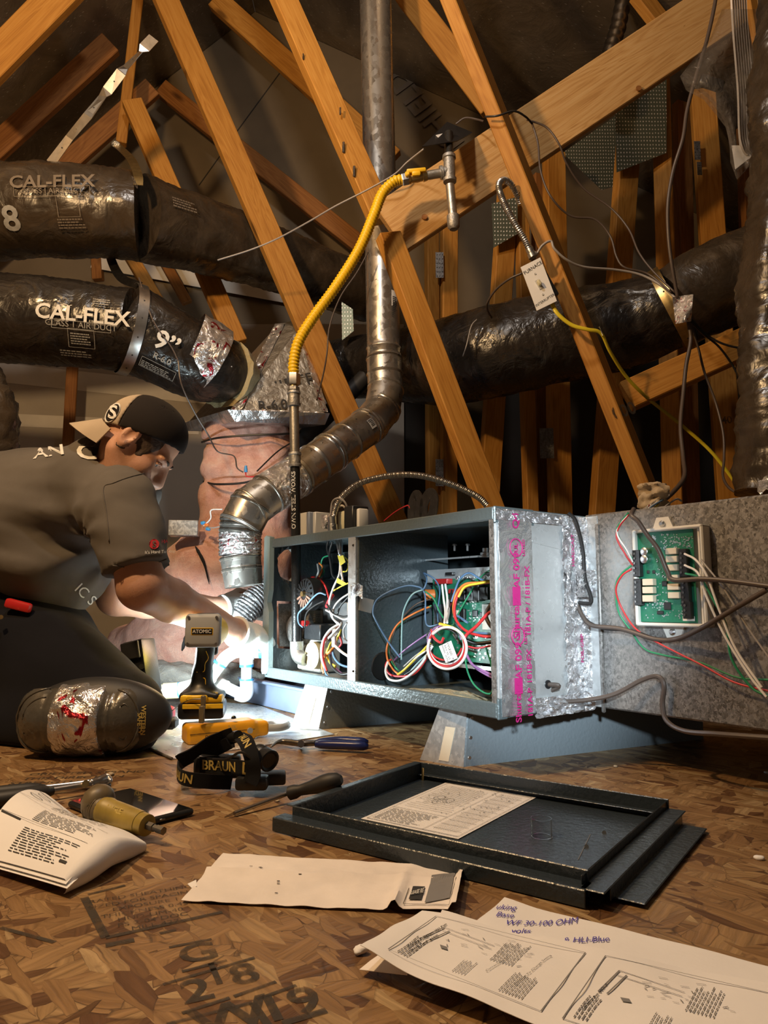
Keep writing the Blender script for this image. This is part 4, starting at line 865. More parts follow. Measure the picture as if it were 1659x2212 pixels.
wires('blower_wires', [
 ('blue', [(915, 1238, .12), (922, 1252, .11), (915, 1272, .1), (905, 1268, .09), (880, 1265, .07), (845, 1276, .04), (815, 1295, .018), (806, 1320, .012), (812, 1340, .015), (838, 1385, .04), (864, 1420, .06)]),
 ('blue', [(916, 1238, .12), (935, 1248, .13), (946, 1262, .14), (950, 1280, .15), (945, 1320, .15), (946, 1342, .13)]),
 ('blue', [(905, 1267, .1), (918, 1285, .11), (919, 1335, .1), (925, 1352, .08), (945, 1350, .08)]),
 ('teal', [(915, 1273, .1), (890, 1285, .08), (872, 1320, .07), (868, 1360, .07), (867, 1425, .07)]),
 ('green', [(918, 1277, .11), (936, 1292, .12), (948, 1318, .12), (958, 1335, .11)]),
 ('orange', [(930, 1310, .14), (895, 1325, .1), (858, 1350, .07), (838, 1390, .05), (836, 1420, .05), (848, 1445, .05), (860, 1456, .05)], .0022),
 ('brown', [(940, 1292, .15), (900, 1305, .12), (865, 1340, .08), (848, 1375, .06), (842, 1410, .06), (855, 1440, .06)]),
 ('green', [(932, 1308, .14), (880, 1335, .1), (850, 1365, .07), (841, 1400, .06), (846, 1430, .06), (862, 1450, .05)]),
 ('red', [(930, 1409, .06), (895, 1455, .04), (850, 1460, .04), (834, 1445, .04), (836, 1430, .05), (845, 1425, .06)], .0024),
 ('white', [(935, 1395, .06), (905, 1440, .04), (870, 1468, .03), (842, 1468, .03), (833, 1450, .03), (838, 1430, .04)], .0026),
 ('yellow', [(930, 1388, .06), (895, 1425, .05), (872, 1448, .05), (858, 1458, .04)], .0026),
 ('purple', [(935, 1362, .08), (900, 1385, .07), (870, 1408, .07), (850, 1428, .07)]),
 ('white', [(930, 1400, .06), (900, 1420, .05), (875, 1445, .05)]), ('teal', [(928, 1408, .06), (905, 1430, .05), (885, 1452, .05)]), ('black', [(932, 1405, .06), (900, 1440, .05), (868, 1462, .05)]), ('grey', [(935, 1392, .07), (900, 1415, .06), (872, 1440, .06)])])
ring = lambda cx, cy, rx, ry, t_, a0, a1: [(cx + rx * math.cos(a0 + (a1 - a0) * i / 12), cy + ry * math.sin(a0 + (a1 - a0) * i / 12), t_) for i in range(13)]
TAU = 2 * math.pi
wires('coiled_harness', [
 ('white', ring(966, 1400, 42, 45, .02, -2.4, 3.6), .0028), ('white', ring(964, 1394, 38, 42, .025, -1.2, 4.2), .0024), ('red', ring(965, 1397, 40, 42, .022, -.4, 4.6), .0026), ('red', ring(962, 1390, 37, 36, .03, .3, 5.0), .002),
 ('black', ring(955, 1375, 32, 18, .03, 2.4, 6.6), .0026), ('black', [(925, 1385, .03), (930, 1362, .03), (950, 1352, .03), (985, 1358, .03), (1000, 1380, .04)], .0026), ('purple', ring(960, 1385, 36, 34, .028, 2.6, 6.2)), ('green', [(940, 1365, .03), (962, 1354, .03), (978, 1350, .05), (985, 1335, .1), (1010, 1290, .14), (1040, 1245, .15), (1072, 1225, .15)]),
 ('yellow', [(950, 1348, .03), (965, 1352, .025), (985, 1360, .025), (1000, 1372, .03)], .0032), ('red', [(932, 1360, .03), (938, 1378, .02), (952, 1388, .02), (958, 1378, .02)], .0028), ('brown', [(950, 1372, .03), (935, 1362, .03), (928, 1380, .03)]),
 ('orange', [(1072, 1252, .14), (1040, 1258, .12), (1005, 1262, .1), (985, 1285, .09), (980, 1320, .08), (992, 1350, .07), (1020, 1368, .07), (1072, 1372, .08)], .0028), ('red', [(1072, 1256, .13), (1030, 1262, .11), (1000, 1272, .09), (984, 1300, .08), (984, 1335, .07), (1005, 1362, .06), (1040, 1374, .06), (1072, 1376, .07)], .0028),
 ('yellow', [(1072, 1254, .12), (1035, 1260, .1), (1004, 1268, .09), (990, 1290, .08)], .0026), ('blue', [(1010, 1345, .1), (985, 1330, .1), (988, 1350, .08), (1010, 1364, .07), (1072, 1370, .07)], .0026), ('brown', [(1072, 1293, .1), (1058, 1310, .09), (1050, 1330, .09), (1060, 1352, .09), (1074, 1362, .1)], .004), ('red', [(1074, 1318, .08), (1055, 1325, .07), (1030, 1352, .06), (1005, 1375, .05), (1008, 1395, .04)], .0032),
 ('white', [(955, 1262, .13), (958, 1290, .13), (962, 1320, .11), (960, 1345, .06)], .0024), ('white', [(962, 1262, .13), (966, 1290, .12), (966, 1320, .1), (966, 1345, .06)], .0024), ('grey', [(968, 1296, .12), (970, 1320, .1), (965, 1345, .06)], .0024), ('red', [(985, 1272, .14), (978, 1290, .13), (968, 1320, .11), (966, 1345, .07)], .0024), ('black', [(976, 1275, .14), (972, 1300, .12), (966, 1340, .08)], .0022),
 ('blue', [(1072, 1262, .15), (1040, 1252, .14), (1015, 1238, .13), (998, 1246, .12), (988, 1262, .12), (975, 1300, .11)], .0022), ('green', [(1003, 1410, .06), (1010, 1450, .05), (1025, 1480, .04), (1050, 1498, .03), (1064, 1490, .03), (1062, 1440, .06), (1050, 1400, .1)], .0018), ('purple', [(1005, 1408, .06), (1020, 1435, .05), (1045, 1450, .05), (1074, 1462, .05)], .0028), ('purple', [(1008, 1420, .06), (1030, 1445, .05), (1074, 1470, .05)], .0022), ('red', [(1005, 1395, .08), (1030, 1400, .1), (1060, 1395, .12)], .002), ('black', [(1000, 1380, .1), (1030, 1390, .12), (1074, 1385, .14)], .004), ('grey', [(985, 1375, .08), (1000, 1395, .1), (1030, 1410, .14)], .0026), ('black', [(980, 1370, .08), (995, 1390, .08), (1010, 1400, .1)], .003)])
tgp = [fx(x, y, .012) for x, y in ((948, 1396), (974, 1384), (988, 1422), (963, 1432))]; hang = ob('harness_tag', slab(tgp, -FN, .0008), 'white_paint', furn, smooth=0)
er, eu = (tgp[2] - tgp[1]).normalized(), (tgp[1] - tgp[0]).normalized(); tc_ = sum(tgp, V()) / 4
ob('tag_print', join(print_on('419SF00146', tc_ + eu * .006, er, eu, .009, off=-.0, bold=True), print_on('REV 05 23', tc_ - eu * .002, er, eu, .007), print_on('0000005  0570AJ', tc_ - eu * .009, er, eu, .006)), 'ink', hang, smooth=0)
if (er.cross(eu)).dot(FN) > 0: pass
wires('burner_wires', [
 ('white', [(735, 1205, .06), (733, 1240, .05), (720, 1270, .05), (712, 1300, .05), (716, 1330, .06), (732, 1350, .06)], .0026), ('white', [(736, 1205, .06), (738, 1235, .05), (742, 1258, .05)], .0024), ('white', [(734, 1205, .06), (736, 1230, .06), (740, 1255, .06)], .0022), ('yellow', [(740, 1200, .07), (752, 1212, .07), (750, 1232, .07), (740, 1235, .07)], .0018), ('yellow', [(756, 1258, .06), (740, 1265, .06), (720, 1276, .06)], .0018),
 ('black', [(709, 1168, .1), (707, 1185, .1), (714, 1210, .1), (718, 1240, .1), (725, 1250, .1)], .0035), ('black', [(718, 1170, .1), (712, 1195, .1), (716, 1230, .1)], .003), ('green', [(710, 1200, .12), (698, 1205, .12), (694, 1220, .12), (700, 1235, .12), (690, 1252, .12)], .0022), ('orange', [(690, 1216, .12), (697, 1226, .12), (690, 1246, .12)], .003), ('grey', [(686, 1218, .12), (688, 1235, .12), (682, 1248, .12)], .003),
 ('blue', [(704, 1285, .05), (690, 1281, .04), (675, 1292, .04), (660, 1310, .04), (645, 1325, .04), (645, 1345, .05), (654, 1355, .06)], .0022), ('black', [(700, 1298, .05), (680, 1308, .05), (662, 1325, .05), (658, 1355, .06)], .0022), ('red', [(690, 1250, .09), (702, 1265, .08), (708, 1282, .07), (712, 1300, .07)], .0024), ('red', [(720, 1285, .07), (712, 1296, .06), (706, 1310, .07)], .005), ('grey', [(754, 1282, .05), (735, 1295, .05), (722, 1312, .05), (720, 1335, .05), (735, 1348, .06)], .0028), ('black', [(752, 1290, .06), (735, 1310, .06), (728, 1330, .06)], .0024), ('black', [(706, 1305, .05), (720, 1325, .04), (740, 1332, .04), (756, 1330, .03)], .0024), ('white', [(704, 1318, .05), (722, 1328, .04), (742, 1338, .04), (756, 1334, .03)], .0022),
 ('white', [(733, 1348, .05), (712, 1362, .03), (698, 1385, .02), (694, 1415, .02), (702, 1445, .02), (712, 1465, .02)], .0032), ('red', [(732, 1350, .05), (710, 1366, .03), (699, 1390, .02), (697, 1420, .02), (706, 1450, .02)], .0032), ('white', [(736, 1350, .05), (730, 1365, .04), (716, 1380, .04)], .003), ('grey', [(738, 1345, .05), (736, 1352, .04), (718, 1370, .03), (704, 1385, .03), (700, 1400, .03)], .003),
 ('yellow', [(722, 1378, .05), (712, 1395, .04), (706, 1412, .04), (712, 1430, .03), (725, 1440, .02)], .003), ('orange', [(722, 1398, .04), (712, 1408, .03), (700, 1420, .03), (696, 1440, .02), (700, 1455, .02)], .0032), ('blue', [(718, 1402, .04), (722, 1420, .03), (735, 1435, .02), (756, 1442, .01)], .0026), ('purple', [(714, 1408, .04), (716, 1430, .03), (730, 1448, .02), (742, 1458, .01)], .0026), ('black', [(716, 1402, .04), (728, 1428, .03), (745, 1440, .02), (756, 1438, .01)], .003), ('black', [(712, 1415, .03), (718, 1440, .02), (736, 1456, .01), (756, 1455, .01)], .003), ('blue', [(700, 1440, .02), (704, 1455, .015), (712, 1464, .01)], .0026), ('white', [(724, 1395, .03), (738, 1408, .02), (756, 1420, .01)], .0034), ('grey', [(750, 1345, .08), (742, 1360, .08), (745, 1380, .08), (754, 1385, .08)], .002), ('red', [(734, 1375, .05), (738, 1390, .05), (728, 1402, .05)], .0026), ('yellow', [(736, 1360, .06), (732, 1372, .06), (724, 1390, .06)], .003)])
ob('wire_tag', slab([fx(x, y, .05) for x, y in ((729, 1200), (740, 1196), (746, 1214), (735, 1222))], -FN, .001), 'yellow_ink', furn, smooth=0)
ob('wire_tag', slab([fx(x, y, .045) for x, y in ((728, 1248), (748, 1260), (742, 1266), (726, 1258))], -FN, .001), 'yellow_ink', furn, smooth=0)
ob('zip_tie', boxat(fx(722, 1378, .04), (.012, .01, .045), FE, ZU + FE * -.2, bev=.003), 'white_plastic', furn)
ob('cable_clamp', tube(spline([fx(724, 1158, .04), fx(730, 1170, .035), (fx(733, 1185, .035)), fx(737, 1200, .04)], 5), .006, 8), 'steel', furn)
ob('cable_clamp', tube(spline([fx(730, 1158, .04), fx(736, 1172, .035), (fx(736, 1198, .035))], 5), .005, 8), 'steel', furn)
ob('foil_scrap', sheet(lambda u, v: fx(758 + 26 * u, 1262 + 28 * v + 3 * math.sin(8 * u), -.006 - .006 * math.sin(5 * u + 4 * v)), 10, 8, .001), 'foil_crumple', furn, smooth=40)
st = [qp(x, y, FP(sP1 + .0052, 0, 0), FE) for x, y in ((778, 1289), (808, 1296), (802, 1325), (775, 1318))]; ob('sticker', slab(st, FE, .001), 'grey_label', furn, smooth=0)
# --- end face with foil tape
endp = ob('end_face', fbox(FLEN, FLEN + .003, 0, FD, ZB + .002, ZT - .002), 'galvanised_clean', furn, smooth=0)
ob('corner_plate', fbox(FLEN - .002, FLEN + .004, -.004, .10, ZT - .03, ZT + .001, .002), 'furnace_paint', furn, smooth=0); ob('corner_plate', fbox(FLEN - .002, FLEN + .004, -.004, .02, ZB - .002, ZB + .035, .002), 'furnace_paint', furn, smooth=0)
def EPp(t, z, off=.004): return FP(FLEN + off, t, z)
def wrink(u, v, s, amp): return amp * (mnoise.noise(V((u * 6 + s, v * 14, s))) + .6 * mnoise.noise(V((u * 16, v * 40 + s, 2))))
tp = ob('foil_tape', sheet(lambda u, v: EPp(.004 + .086 * u, ZB + .003 + (ZT - ZB - .006) * v, .0055 + wrink(u, v, 3, .0016) * (1.6 if v < .15 else 1)), 24, 70, .0008), 'foil_tape', endp, smooth=60)
def end_text(s, t_, z_, size, m='magenta', bold=True): ob('tape_print', print_on(s, EPp(t_, z_, .0105), ZU, -FN, size, 'CENTER', bold, 0), m, tp, smooth=0)
def end_box(t0, t1, z0, z1): ob('tape_print', fbox(FLEN + .0092, FLEN + .0096, t0, t1, z0, z1), 'magenta', tp, smooth=0)
def ez(py, t_): return qp(1100 + 60 * t_ / .09, py, FP(FLEN, 0, 0), FE).z
end_text('AF 099', .043, ez(1232, .04), .022); end_text('AF 099', .043, ez(1425, .04), .022); end_text('Shurtape', .040, ez(1330, .04), .022); end_text('Shurtape', .040, ez(1512, .04), .02)
end_box(.032, .052, ez(1308, .04), ez(1268, .04)); end_box(.032, .052, ez(1496, .04), ez(1462, .04))
end_text('181A-P / 181B-FX', .070, ez(1298, .07), .017); end_text('181B-FX', .070, ez(1438, .07), .017); end_text('181A-P', .070, ez(1515, .07), .017); end_text('LISTED', .062, ez(1185, .06), .010); end_text('LISTED', .062, ez(1372, .06), .010); end_text('Q4', .043, ez(1128, .04), .022)
for py in (1185, 1372):
    c = EPp(.043, ez(py, .04), .0098); r_ = [c + (ZU * math.cos(a) - FN * math.sin(a)) * .016 for a in [TAU * i / 24 for i in range(25)]]
    ob('tape_print', tube(r_, .0011, 5, False), 'magenta', tp); end_text('UL', .043, ez(py, .04), .013)
tb = ob('foil_tape', sheet(lambda u, v: EPp(.175 + .07 * u, ZB - .004 + (ZT - ZB) * v, .006 + .03 * max(0, u - .75) + wrink(u, v, 9, .007)), 20, 90, .0008), 'foil_crumple', endp, smooth=50)
ob('tape_print', print_on('HARDCAST', EPp(.192, ez(1190, .19) , .016), ZU, -FN, .012, bold=True), 'magenta', tb); ob('tape_print', print_on('FOIL-GRIP', EPp(.21, ez(1400, .2), .016), ZU, -FN, .012, bold=True), 'magenta', tb)
ob('tape_fold', sheet(lambda u, v: EPp(-.004 + .19 * u, ZT - .004 - .02 * v, .008 + wrink(u, v, 5, .006)), 30, 6, .0008), 'foil_crumple', endp, smooth=50)
ob('tape_fold', sheet(lambda u, v: EPp(.085 + .16 * u, ZB - .006 + .035 * v, .01 + wrink(u, v, 15, .010)), 26, 8, .0008), 'foil_crumple', endp, smooth=50)
ob('patch', sheet(lambda u, v: EPp(.195 + .075 * u, ez(1290, .2) + .052 * v, .022 + .01 * u + wrink(u, v, 25, .006)), 12, 12, .0008), 'foil_crumple', endp, smooth=50)
ob('cross_crease', boxat(EPp(.13, ez(1178, .13), .0035), (.075, .004, .003), FN - ZU * .12, FE), 'galvanised_clean', endp)
ob('cable_hole', cyl(EPp(.125, ez(1478, .12), .003), EPp(.125, ez(1478, .12), .005), .008, 14), 'chip_black', endp)

# --- top side hardware
t = thing('junction_box', 'beige junction box on top of the furnace behind the gas pipe', 'electrical box', fx(680, 1150, .14)); c = fx(672, 1130, .14)
ob('box', boxat(c - ZU * .01, (.075, .06, .075), FE, ZU, .002), 'white_plastic', t); ob('box_end', boxat(c + FE * .05 - ZU * .01, (.03, .05, .07), FE, ZU, .002), 'grey_label', t); ob('tape', sheet(lambda u, v: fx(695 + 18 * u, 1112 + 30 * v, .10 - .01 * math.sin(6 * u * v)), 8, 8, .001), 'foil_crumple', t)
t = thing('transformer', 'cream and black transformer on top of the furnace', 'transformer', fx(755, 1140, .13)); c = fx(750, 1122, .12)
ob('coil_cover', boxat(c - ZU * .004, (.036, .035, .05), FE, ZU, .004, 2), 'cream_plastic', t); ob('core', boxat(c + FE * .042 - ZU * .004, (.04, .05, .066), FE, ZU, .002), 'black_plastic', t); ob('coil_cover', boxat(c + FE * .07 - ZU * .004, (.014, .03, .05), FE, ZU, .004, 2), 'white_plastic', t)
for pts, m in (([(722, 1140, .1), (724, 1105, .1), (738, 1092, .1), (748, 1100, .11)], 'wire_white'), ([(714, 1120, .09), (718, 1085, .09), (732, 1076, .09), (745, 1085, .1), (752, 1102, .11)], 'wire_grey')): ob('wire', tube(spline([fx(*p) for p in pts], 8), .0026, 8), m, t)
cp = resample(spline([fx(718, 1150, .08), fx(720, 1115, .08), fx(735, 1078, .1), fx(775, 1045, .14), fx(840, 1028, .2), fx(905, 1027, .26), fx(975, 1046, .3), fx(1030, 1072, .34), fx(1052, 1092, .36)], 10), 420)
ob('conduit', tube(cp, .0082, 12, True, lambda i, a: .0009 * math.sin(i * TAU / 3.6)), 'conduit', None, smooth=60, label='ribbed metal conduit arching over the top of the furnace', cat='conduit')
t = thing('conduit_connector', 'zinc conduit clamp on top of the furnace', 'fitting', fx(718, 1155, .08)); ob('clamp', lathe(fx(719, 1150, .075), fx(716, 1110, .075), [(0, .013), (.02, .013), (.021, .011), (.04, .012)], 10), 'zinc', t); ob('clamp_screw', cyl(fx(708, 1138, .07), fx(722, 1138, .07), .004, 8), 'steel', t)
for (x, y, w_, lab) in ((897, 1092, 20, 'narrow shiny bent metal loop on top of the furnace'), (926, 1088, 28, 'wider shiny bent metal loop on top of the furnace')):
    P = spline([fx(x - w_ * .4, y + 32, .2), fx(x - w_ * .35, y, .2), fx(x, y - 20, .2), fx(x + w_ * .4, y - 14, .2), fx(x + w_ * .35, y + 15, .2), fx(x + w_ * .1, y + 32, .2)], 5)
    ob('metal_loop', ribbon(P, .03, [FN] * len(P), .0012), 'steel_dark', None, smooth=60, label=lab, cat='bracket')
tag(ob('red_wire', tube(spline([fx(830, 1125, .2), fx(855, 1105, .2), fx(880, 1092, .2), fx(886, 1098, .2)], 6), .0018, 6), 'wire_red'), 'thin red wire lying on top of the furnace', 'wire')

# ------------------------------------------------------------------ galvanised plenum with its zone control board
TP = .245
plen = thing('plenum', 'galvanised sheet metal return plenum joined to the furnace end at right', 'duct', FP(FLEN + .3, .42, ZB))
ob('duct_body', fbox(FLEN + .004, FLEN + .75, TP, .62, ZB + .001, ZT + .001, .003), 'galvanised', plen, smooth=0)
def pf(px, py, off=0.0): return qp(px, py, FP(0, TP, 0), FN) - FN * off
ob('seam_fold', boxat((pf(1296, 1140) + pf(1300, 1530)) / 2 - FN * .002, (.008, .006, ZT - ZB - .012), FE, ZU, .002), 'galvanised', plen)
ob('seam_lap', fbox(FLEN + .004, fs(1297, TP), TP - .0015, TP, ZB + .003, ZT - .003), 'galvanised_clean', plen, smooth=0)
zb = thing('zone_board', 'green zone control circuit board in an open white tray on the plenum', 'circuit board', pf(1455, 1362))
c = pf(1460, 1246); W2, H2 = (pf(1537, 1246) - pf(1383, 1246)).length / 2, (pf(1455, 1140) - pf(1455, 1352)).length / 2
tr = ob('tray', join(boxat(c - FN * .004, (2 * W2, 2 * H2, .006), FE, -FN, .002), *[boxat(c + FE * sx * (W2 - .003) - FN * .014, (.006, 2 * H2, .024), FE, -FN, .002) for sx in (-1, 1)], *[boxat(c + ZU * sz * (H2 - .003) - FN * .014, (2 * W2, .006, .024), FE, -FN, .002) for sz in (-1, 1)], boxat(c + FE * (W2 - .012) - FN * .010, (.003, 2 * H2, .016), FE, -FN)), 'white_plastic', zb, smooth=20)
for px, py, sg in ((1434, 1132, 1), (1457, 1365, -1)):
    p = pf(px, py, .004); tb2 = ob('mount_tab', slab([p + FE * .022 - ZU * sg * .012, p + FE * .012 + ZU * sg * .012, p - FE * .012 + ZU * sg * .012, p - FE * .022 - ZU * sg * .012], -FN, .004), 'white_plastic', zb); ob('screw', lathe(p - FN * .0, p - FN * .006, [(0, .006), (.003, .006), (.006, .003)], 10), 'zinc', tb2)
cen = pf(1448, 1245, .016)
bw, bh = (pf(1512, 1246) - pf(1386, 1246)).length / 2, (pf(1445, 1146) - pf(1445, 1342)).length / 2
zp = ob('circuit_board', boxat(cen, (2 * bw, 2 * bh, .0018), FE, -FN), 'pcb_green', zb, smooth=0)
def zc(px, py, w_, h_, d_, m, nm, bev=.0008): ob(nm, boxat(pf(px, py, .017 + d_ / 2), (w_, h_, d_), FE, -FN, bev), m, zp, smooth=20)
for y in (1192, 1209, 1227, 1249, 1268, 1286): zc(1469 + (y - 1192) * .06, y, .021, .0105, .012, 'relay_tan', 'relay')
for y in (1258, 1275, 1293): zc(1419, y, .021, .0115, .012, 'relay_tan', 'relay')
for y, n_, x in ((1218, 5, 1394), (1279, 5, 1397), (1217, 5, 1495), (1280, 5, 1499), (1318, 3, 1503)):
    zc(x, y, .014, .0095 * n_, .012, 'chip_black', 'terminal_block')
    for k in range(n_):
        p = pf(x - 3, y + (k - (n_ - 1) / 2) * 10.2, .0295); ob('terminal_screw', cyl(p, p - FN * .001, .0022, 8), 'steel_dark', zp)
for y in (1193, 1209): ob('capacitor', lathe(pf(1411, y, .017), pf(1411, y, .03), [(0, .0075), (.012, .0075), (.013, .006)], 16), 'zinc', zp)
zc(1455, 1309, .013, .013, .003, 'chip_black', 'chip'); zc(1449, 1261, .010, .009, .003, 'chip_black', 'chip'); zc(1440, 1323, .012, .006, .004, 'chip_black', 'chip'); zc(1500, 1336, .022, .008, .001, 'white_paint', 'barcode_label'); zc(1413, 1236, .006, .006, .002, 'chip_black', 'chip'); zc(1425, 1236, .006, .006, .002, 'chip_black', 'chip')
dots = []
for i in range(260):
    x, y = rp.choice([(rp.uniform(1425, 1455), rp.uniform(1180, 1320)), (rp.uniform(1470, 1508), rp.uniform(1160, 1185)), (rp.uniform(1422, 1428), rp.uniform(1158, 1182)), (rp.uniform(1405, 1490), rp.uniform(1300, 1335)), (rp.uniform(1440, 1475), rp.uniform(1155, 1190))])
    dots.append(boxat(pf(x, y, .0175), (rp.uniform(.001, .003), rp.uniform(.001, .0025), .001), FE, -FN))
ob('small_components', join(*dots), 'solder', zp, smooth=0, kind='stuff')
def zw(m, pts, r=.0017, label='', cat='wire', name='zone_wire', group=None):
    P = [pf(*p[:2], p[2] if len(p) > 2 else .02) for p in pts]
    return ob(name, tube(spline(P, 9), r, 8), 'wire_' + m, None, smooth=80, label=label, cat=cat, group=group)
zw('white', [(1388, 1215, .03), (1382, 1190, .04), (1370, 1160, .05), (1372, 1140, .05), (1392, 1118, .05)], label='white wire entering the top left of the zone board')
zw('red', [(1388, 1222, .03), (1380, 1200, .04), (1368, 1165, .05), (1374, 1140, .05), (1394, 1116, .05)], label='red wire entering the top left of the zone board')
zw('green', [(1387, 1208, .03), (1378, 1185, .04), (1368, 1150, .05), (1380, 1128, .05), (1393, 1112, .05)], label='green wire entering the top left of the zone board')
zw('red', [(1386, 1230, .03), (1368, 1245, .035), (1352, 1275, .03), (1358, 1315, .02), (1388, 1358, .02), (1440, 1390, .02), (1530, 1435, .02), (1600, 1472, .02), (1680, 1492, .02)], label='long red wire looping down left of the zone board to the right edge')
zw('green', [(1386, 1222, .03), (1368, 1240, .035), (1352, 1265, .03), (1350, 1320, .02), (1370, 1360, .012), (1400, 1400, .012), (1440, 1414, .012), (1520, 1430, .012), (1600, 1462, .012), (1680, 1468, .012)], label='long green wire looping down left of the zone board to the right edge')
zw('white', [(1500, 1198, .03), (1535, 1212, .045), (1562, 1245, .05), (1590, 1320, .05), (1625, 1400, .05), (1680, 1480, .05)], .002, label='upper white wire leaving the right of the zone board')
zw('white', [(1500, 1222, .03), (1540, 1240, .045), (1562, 1290, .05), (1600, 1370, .05), (1650, 1450, .05), (1690, 1500, .05)], .002, label='lower white wire leaving the right of the zone board')
zw('green', [(1502, 1240, .03), (1540, 1250, .04), (1572, 1295, .045), (1600, 1350, .045), (1612, 1420, .045), (1650, 1480, .04), (1690, 1500, .04)], .002, label='green wire leaving the right of the zone board')
zw('grey', [(1535, 1210, .03), (1590, 1270, .04), (1640, 1350, .04), (1690, 1420, .04)], .0016, label='grey wire leaving the right of the zone board')
zw('brown', [(1412, 1105, .06), (1418, 1120, .075), (1432, 1132, .075), (1448, 1160, .07), (1468, 1190, .065), (1484, 1235, .06), (1498, 1254, .06), (1550, 1252, .055), (1610, 1256, .05), (1700, 1268, .05)], .0042, 'brown cable draped across the front of the zone board', 'cable', 'control_cable')
zw('brown', [(1265, 1300, .03), (1280, 1330, .03), (1300, 1350, .03), (1360, 1358, .025), (1430, 1380, .02), (1480, 1378, .02), (1560, 1350, .05), (1620, 1315, .05), (1690, 1275, .05)], .0042, 'brown cable running under the zone board from the foil patch', 'cable', 'control_cable')
zw('black', [(1267, 1300, .028), (1284, 1336, .028), (1320, 1356, .026), (1380, 1362, .022), (1440, 1386, .015)], .003, 'black cable beside the one running under the zone board', 'cable', 'control_cable')
bc = [EPp(.125, ez(1478, .12), .0), EPp(.135, ez(1482, .12), .02), pf(1230, 1502, .10), pf(1290, 1508, .07), pf(1350, 1498, .04), pf(1400, 1468, .02), pf(1430, 1460, .015), pf(1445, 1478, .015), pf(1442, 1520, .015), pf(1455, 1555, .02), pf(1500, 1575, .03), pf(1580, 1580, .04), pf(1700, 1588, .04)]
tag(ob('control_cable', tube(spline(bc, 9), .0042, 8), 'wire_brown'), 'brown cable coming out of a hole in the furnace end, drooping below the plenum', 'cable')
tag(ob('control_cable', tube(spline([EPp(.19, ez(1110, .19), .01), EPp(.2, ez(1130, .2), .02), EPp(.215, ez(1190, .2), .022), EPp(.215, ez(1250, .2), .025), EPp(.225, ez(1300, .2), .03), pf(1268, 1302, .03)], 8), .0036, 8), 'wire_black'), 'black cable running down the taped plenum joint under the foil patch', 'cable')

# ------------------------------------------------------------------ sheet metal stands and drain pan
G_ = V((.90, .435, 0)).normalized()
def stand(label, a0, a1, b0, b1, L):
    A0, A1, B0, B1 = qz(*a0, 0), qz(*a1, 0), qz(*b0, ZB), qz(*b1, ZB); D = G_ * L
    nE = (A1 - A0).cross(B0 - A0).normalized(); B1 = B1 - V((nE.x, nE.y, 0)) * ((B1 - A0).dot(nE) / (nE.x ** 2 + nE.y ** 2))
    mid = (A0 + A1) / 2; t = thing('sheet_metal_stand', label, 'stand', mid, 'stands under the furnace')
    ob('end_plate', fix_normals((lambda p: slab(p, (p[1] - p[0]).cross(p[2] - p[0]), .003))([A0, A1, B1, B0])), 'galvanised_clean', t, smooth=0)
    e = .004
    ob('stand_body', hexa([A0 + G_ * e, A1 + G_ * e, A1 + D, A0 + D], [B0 + G_ * e, B1 + G_ * e, B1 + D, B0 + D]), 'stand_paint', t, smooth=0)
    n_ = (A1 + D - A1).cross(B1 - A1).normalized(); n_ = n_ if n_.y < 0 else -n_
    for f in (.15, .5, .85): p = A1.lerp(B1, f) + G_ * .012; ob('rivet', lathe(p, p + n_ * .003, [(0, .004), (.002, .003)], 8), 'zinc', t)
    m1, m2 = A0.lerp(A1, .55), B0.lerp(B1, .55); ne = (A1 - A0).cross(B0 - A0).normalized(); ne = ne if ne.dot(CAM - A0) > 0 else -ne
    w_ = (A1 - A0).normalized() * .011
    ob('paper_label', slab([m1.lerp(m2, .05) - w_ + ne * .0012, m1.lerp(m2, .05) + w_ + ne * .0012, m1.lerp(m2, .66) + w_ + ne * .0012, m1.lerp(m2, .66) - w_ + ne * .0012], ne, .0008), 'paper_tan' if a0[0] < 800 else 'relay_tan', t, smooth=0)
stand('sheet metal stand under the right end of the furnace, behind the door panel', (907, 1641), (1001, 1657), (950, 1527), (996, 1536), .62)
stand('sheet metal stand under the left end of the furnace', (632, 1560), (688, 1576), (661, 1472), (692, 1482), .50)
pan = thing('drain_pan', 'blue-grey plastic drain pan under the far end of the furnace', 'pan', qz(600, 1540, 0))
c0 = qz(700, 1568, 0); E_ = -FE; pz_ = .075
def pbox(s0, s1, t0, t1, z0, z1): return boxat(c0 + E_ * ((s0 + s1) / 2) + FN * ((t0 + t1) / 2) + ZU * (z0 + z1) / 2, (s1 - s0, t1 - t0, z1 - z0), E_, ZU, .002)
ob('base', pbox(0.03, .85, .03, .62, .001, .006), 'pan_blue', pan, smooth=0)
ob('wall', pbox(0.03, .85, .03, .036, .001, pz_), 'pan_blue', pan, smooth=0); ob('wall', pbox(0.03, .85, .614, .62, .001, pz_), 'pan_blue', pan, smooth=0); ob('wall', pbox(.844, .85, .03, .62, .001, pz_), 'pan_blue', pan, smooth=0)
ob('rim', pbox(.03, .86, .012, .036, pz_ - .008, pz_), 'pan_blue', pan, smooth=0)
